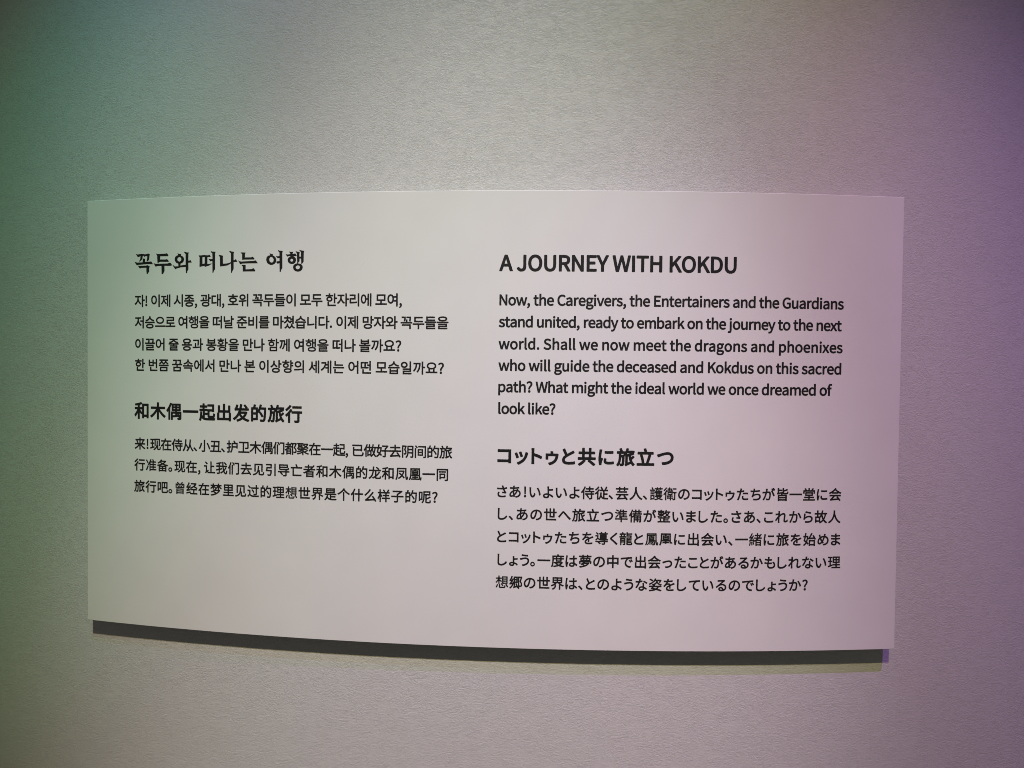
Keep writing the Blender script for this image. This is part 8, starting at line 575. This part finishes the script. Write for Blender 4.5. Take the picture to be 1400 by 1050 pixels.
# the brush lettered Korean heading, outlines on the panel in 0.01 mm
BRUSH = [
  [[-46548, 21208, -46256, 21428, -46184, 22028, -46112, 22168, -46116, 22188, -46444, 22324, -46544, 22228, -46564, 22224, -47004, 22208, -47124, 22280, -47224, 22240, -47404, 22292, -47564, 22252, -48124, 22216, -48344, 22280, -48364, 22268, -48116, 21928, -47984, 21860, -47964, 21860, -47624, 21960, -47612, 21948, -47664, 21588, -47832, 21248, -47824, 21224, -47724, 21208, -47704, 21220, -47384, 21516, -47308, 21668, -47264, 21968, -47252, 21988, -47124, 22020, -47004, 21856, -46984, 21852, -46844, 21952, -46564, 21968, -46556, 21948, -46556, 21608, -46656, 21248, -46644, 21232]],
  [[-48252, 20740, -46552, 20856, -45652, 20820, -45636, 20840, -45788, 21060, -45912, 21216, -46052, 21176, -46892, 21132, -46904, 21140, -46904, 21160, -46884, 21560, -47052, 21624, -47232, 21616, -47256, 21600, -47280, 21120, -47292, 21092, -48152, 21080, -48412, 21148, -48572, 21184, -48588, 21180, -48584, 21160]],
  [[-46532, 19464, -46488, 19464, -46232, 19824, -46232, 20344, -46224, 20364, -46108, 20464, -46120, 20484, -46548, 20708, -46708, 20624, -47828, 20592, -47848, 20592, -48068, 20692, -48088, 20684, -47728, 20252, -47528, 20332, -46688, 20356, -46680, 20344, -46680, 19784, -46628, 19484, -46608, 19464]],
  [[-44832, 20932, -44812, 20916, -44792, 20920, -44692, 21064, -44532, 21124, -43232, 21100, -43096, 21172, -43412, 21464, -43432, 21472, -43632, 21412, -44516, 21432, -44472, 21892, -43332, 21872, -43212, 21956, -43196, 21972, -43204, 21992, -43412, 22276, -43432, 22288, -43672, 22224, -44892, 22196, -45152, 22280, -45172, 22272, -44980, 21992, -44964, 21572, -44924, 21012]],
  [[-44108, 19424, -44052, 19428, -43804, 19864, -43828, 20544, -43824, 20564, -42892, 20532, -42652, 20608, -42632, 20624, -42640, 20644, -42832, 20940, -43032, 20968, -43332, 20864, -45192, 20836, -45512, 20956, -45532, 20944, -45232, 20468, -45212, 20468, -44852, 20556, -44312, 20556, -44296, 20544, -44272, 19444, -44252, 19428]],
  [[-40384, 19500, -40328, 19500, -40276, 19760, -40108, 20020, -40128, 20928, -40108, 20936, -39628, 20948, -39604, 20960, -39788, 21280, -39808, 21300, -39948, 21200, -40128, 21200, -40112, 22120, -40064, 22320, -40328, 22320, -40628, 22420, -40788, 22436, -40808, 22420, -40664, 22220, -40552, 22140, -40544, 22120, -40540, 20660, -40548, 20644, -40568, 20640, -41308, 20552, -41324, 20560, -41328, 20580, -41328, 20760, -41300, 20820, -41268, 20840, -41048, 20916, -40864, 21100, -40852, 21120, -40784, 21360, -40808, 21580, -40816, 21600, -41008, 21816, -41252, 21900, -41260, 21920, -41220, 22100, -41228, 22120, -41548, 22152, -41788, 22240, -41796, 22220, -41744, 22100, -41664, 21980, -41888, 21916, -42108, 21788, -42236, 21480, -42208, 21220, -41996, 20960, -41684, 20820, -41672, 20800, -41652, 20460, -41668, 20448, -42188, 20436, -42388, 20588, -42528, 20612, -42548, 20600, -42128, 20044, -41928, 20148, -41328, 20308, -40548, 20360, -40536, 20340, -40500, 19520, -40488, 19500], [-41568, 21096, -41748, 21220, -41820, 21420, -41748, 21616, -41548, 21732, -41528, 21732, -41308, 21664, -41192, 21460, -41240, 21260, -41388, 21104, -41408, 21092]],
  [[-38412, 20308, -38012, 20400, -37672, 20444, -37656, 20428, -37612, 20312, -37592, 20312, -36972, 20480, -36592, 20708, -36584, 20728, -36592, 20736, -36632, 20772, -36652, 20772, -36872, 20696, -37212, 20700, -37232, 20708, -37220, 21628, -37192, 21640, -36752, 21652, -36728, 21668, -36892, 21948, -36912, 21952, -37132, 21876, -37572, 21892, -37712, 21960, -37832, 21908, -38392, 21876, -38552, 21920, -38572, 21908, -38416, 21628, -38424, 20328], [-37972, 20720, -37976, 21628, -37672, 21664, -37640, 21648, -37636, 21628, -37648, 20768, -37952, 20716]],
  [[-36416, 19468, -36356, 19468, -36340, 19488, -36252, 19748, -36072, 19988, -36076, 22088, -36000, 22328, -36016, 22336, -36496, 22376, -36736, 22464, -36748, 22448, -36656, 22256, -36496, 22144, -36468, 21368, -36476, 21360, -36776, 21348, -37036, 21400, -37056, 21388, -36796, 21048, -36776, 21044, -36596, 21112, -36488, 21088, -36460, 19488, -36456, 19472]],
  [[-33680, 19452, -33592, 19436, -33496, 19672, -33312, 19992, -33316, 20912, -32792, 20940, -32772, 20940, -32764, 20952, -32992, 21292, -33012, 21304, -33152, 21172, -33292, 21124, -33312, 21124, -33316, 21132, -33320, 22052, -33252, 22276, -33272, 22288, -33612, 22328, -33852, 22412, -33984, 22392, -33988, 22372, -33724, 22092, -33724, 20912, -33744, 20892, -33992, 20780, -34352, 20720, -34892, 20692, -34920, 21612, -34876, 21752, -34892, 21776, -35272, 21864, -35532, 21912, -35552, 21892, -35352, 21592, -35332, 20344, -35312, 20340, -34812, 20384, -34252, 20464, -33972, 20588, -33728, 20732, -33720, 20712, -33696, 19472]],
  [[-32072, 21204, -32068, 21188, -32048, 21184, -31748, 21216, -30348, 21216, -30244, 21284, -30252, 21304, -30508, 21592, -30768, 21500, -31648, 21500, -31660, 21524, -31652, 21944, -31572, 22144, -31588, 22160, -32028, 22184, -32288, 22180, -32308, 22164, -32076, 21964]],
  [[-32376, 20616, -32368, 20600, -32348, 20596, -32028, 20688, -31128, 20704, -29788, 20696, -29792, 20716, -30068, 21088, -30408, 21016, -32208, 20948, -32488, 21012, -32628, 21120, -32644, 21116, -32640, 21096]],
  [[-31964, 19608, -31384, 19620, -30204, 19608, -30188, 19628, -30136, 19748, -30424, 20052, -30444, 20052, -30664, 19912, -31544, 19880, -31552, 19908, -31544, 20488, -31904, 20512, -32164, 20504, -32184, 20488, -31976, 20288, -31976, 19628]],
  [[-27972, 20468, -27900, 20448, -27640, 20468, -27360, 20600, -27160, 20828, -27116, 21148, -27240, 21456, -27420, 21624, -27628, 21688, -27584, 21848, -27600, 21868, -27860, 21924, -28080, 22020, -28088, 22008, -28040, 21848, -27976, 21768, -27980, 21752, -28320, 21680, -28340, 21664, -28528, 21448, -28580, 21108, -28456, 20768, -28240, 20564], [-27880, 20768, -28036, 20868, -28132, 21128, -28080, 21388, -27940, 21520, -27920, 21524, -27800, 21516, -27620, 21424, -27500, 21168, -27540, 20928, -27660, 20796, -27680, 20784, -27860, 20760]],
  [[-26620, 19508, -26500, 19488, -26480, 19500, -26416, 19768, -26248, 20028, -26268, 22028, -26204, 22288, -26220, 22304, -26700, 22352, -26880, 22436, -26896, 22428, -26892, 22408, -26808, 22228, -26680, 22108, -26676, 22088, -26680, 21628, -26700, 21612, -26960, 21592, -27180, 21648, -27196, 21628, -26936, 21348, -26920, 21344, -26680, 21376, -26672, 21368, -26672, 20948, -26680, 20940, -27060, 20916, -27124, 20808, -26920, 20584, -26780, 20648, -26680, 20680, -26668, 20668, -26640, 19528]],
  [[-25008, 20564, -24900, 20544, -24620, 20584, -24400, 20772, -24308, 21044, -24352, 21304, -24560, 21504, -24736, 21584, -24700, 21592, -24260, 21604, -24240, 21620, -24224, 21664, -24420, 21936, -24440, 21944, -24780, 21872, -24800, 21884, -24796, 22004, -24712, 22144, -24720, 22156, -25100, 22164, -25320, 22208, -25328, 22184, -25152, 22004, -25136, 21864, -25140, 21852, -25580, 21812, -25780, 21896, -25800, 21884, -25580, 21552, -25560, 21536, -25400, 21600, -25140, 21612, -25116, 21604, -25120, 21544, -25416, 21364, -25516, 21104, -25436, 20804, -25200, 20608], [-24940, 20844, -25084, 20924, -25124, 21084, -25060, 21216, -24940, 21264, -24780, 21216, -24768, 21204, -24712, 21064, -24768, 20904]],
  [[-24048, 19508, -23708, 19572, -23436, 19808, -23360, 20088, -23396, 20288, -23408, 20308, -23628, 20536, -23928, 20596, -24048, 20600, -24072, 20608, -24040, 20688, -23828, 20908, -23820, 20928, -23820, 21248, -23808, 21264, -23628, 21264, -23608, 21248, -23576, 20568, -23568, 20540, -23508, 20532, -23488, 20536, -23244, 20828, -23228, 22028, -23164, 22248, -23188, 22268, -23668, 22360, -23888, 22420, -23896, 22408, -23880, 22388, -23628, 22108, -23624, 21508, -23648, 21500, -23828, 21520, -23844, 21528, -23844, 21908, -23784, 22108, -24168, 22184, -24388, 22280, -24400, 22268, -24268, 22048, -24204, 21888, -24152, 20728, -24208, 20608, -24228, 20600, -24468, 20544, -24668, 20364, -24684, 20328, -24748, 20088, -24648, 19784, -24388, 19580], [-24108, 19828, -24280, 19908, -24368, 20068, -24308, 20244, -24088, 20348, -23888, 20328, -23768, 20168, -23792, 19988, -23948, 19844]],
]


def fill(contours):
    """triangles of one letter: (points, faces)"""
    cu = bpy.data.curves.new('letter', 'CURVE')
    cu.dimensions = '2D'
    cu.fill_mode = 'FRONT'
    for c in contours:
        sp = cu.splines.new('POLY')
        sp.points.add(len(c) - 1)
        for pt, q in zip(sp.points, c):
            pt.co = (q[0], q[1], 0, 1)
        sp.use_cyclic_u = True
    o = bpy.data.objects.new('letter', cu)
    C.objects.link(o)
    bpy.context.view_layer.update()
    dg = bpy.context.evaluated_depsgraph_get()
    me = bpy.data.meshes.new_from_object(o.evaluated_get(dg))
    res = [(v.co.x, v.co.y) for v in me.vertices], [tuple(f.vertices) for f in me.polygons]
    bpy.data.objects.remove(o)
    bpy.data.curves.remove(cu)
    bpy.data.meshes.remove(me)
    return res


def print_mesh(name, letters):
    """letters: (points, faces, x, y, scale) laid on the bowed face as one printed block"""
    vs, fs = [], []
    for k, (pts, faces, x, y, sz) in enumerate(letters):
        b = len(vs)
        vs += [surf(x + p[0] * sz, y + p[1] * sz, 0.0002 + 0.00002 * (k % 3)) for p in pts]
        fs += [tuple(i + b for i in f) for f in faces]
    me = bpy.data.meshes.new(name)
    me.from_pydata(vs, [], fs)
    return me


def parse(txt):
    """contours as running steps in 1/500 of the type size"""
    out = []
    for c in txt.split('|'):
        n = list(map(int, c.replace('-', ' -').split()))
        x = y = 0
        pts = []
        for i in range(0, len(n), 2):
            x, y = x + n[i], y + n[i + 1]
            pts.append((x * 2.0, y * 2.0))
        out.append(pts)
    return out


cache = {}
brush = []
for shape in BRUSH:
    p, f = fill([[(q[i] * 0.1, q[i + 1] * 0.1) for i in range(0, len(q), 2)] for q in shape])
    brush.append((p, f, 0.0, 0.0, 1e-4))
h = link('heading', print_mesh('heading', brush), INK, panel)
h['label'] = 'Korean heading in brush lettering'
for name, label, weight, lines in BLOCKS:
    letters = []
    for text, size, base, xs in lines:
        for ch, x in zip(text, xs.split()):
            if ch == ' ':
                continue
            key = (ch, weight)
            if key not in cache:
                cache[key] = fill(parse(GLYPHS[weight][ch]))
            letters.append((*cache[key], float(x) * 1e-5, base, size / 1000))
    o = link(name, print_mesh(name, letters), INK, panel)
    o['label'] = label
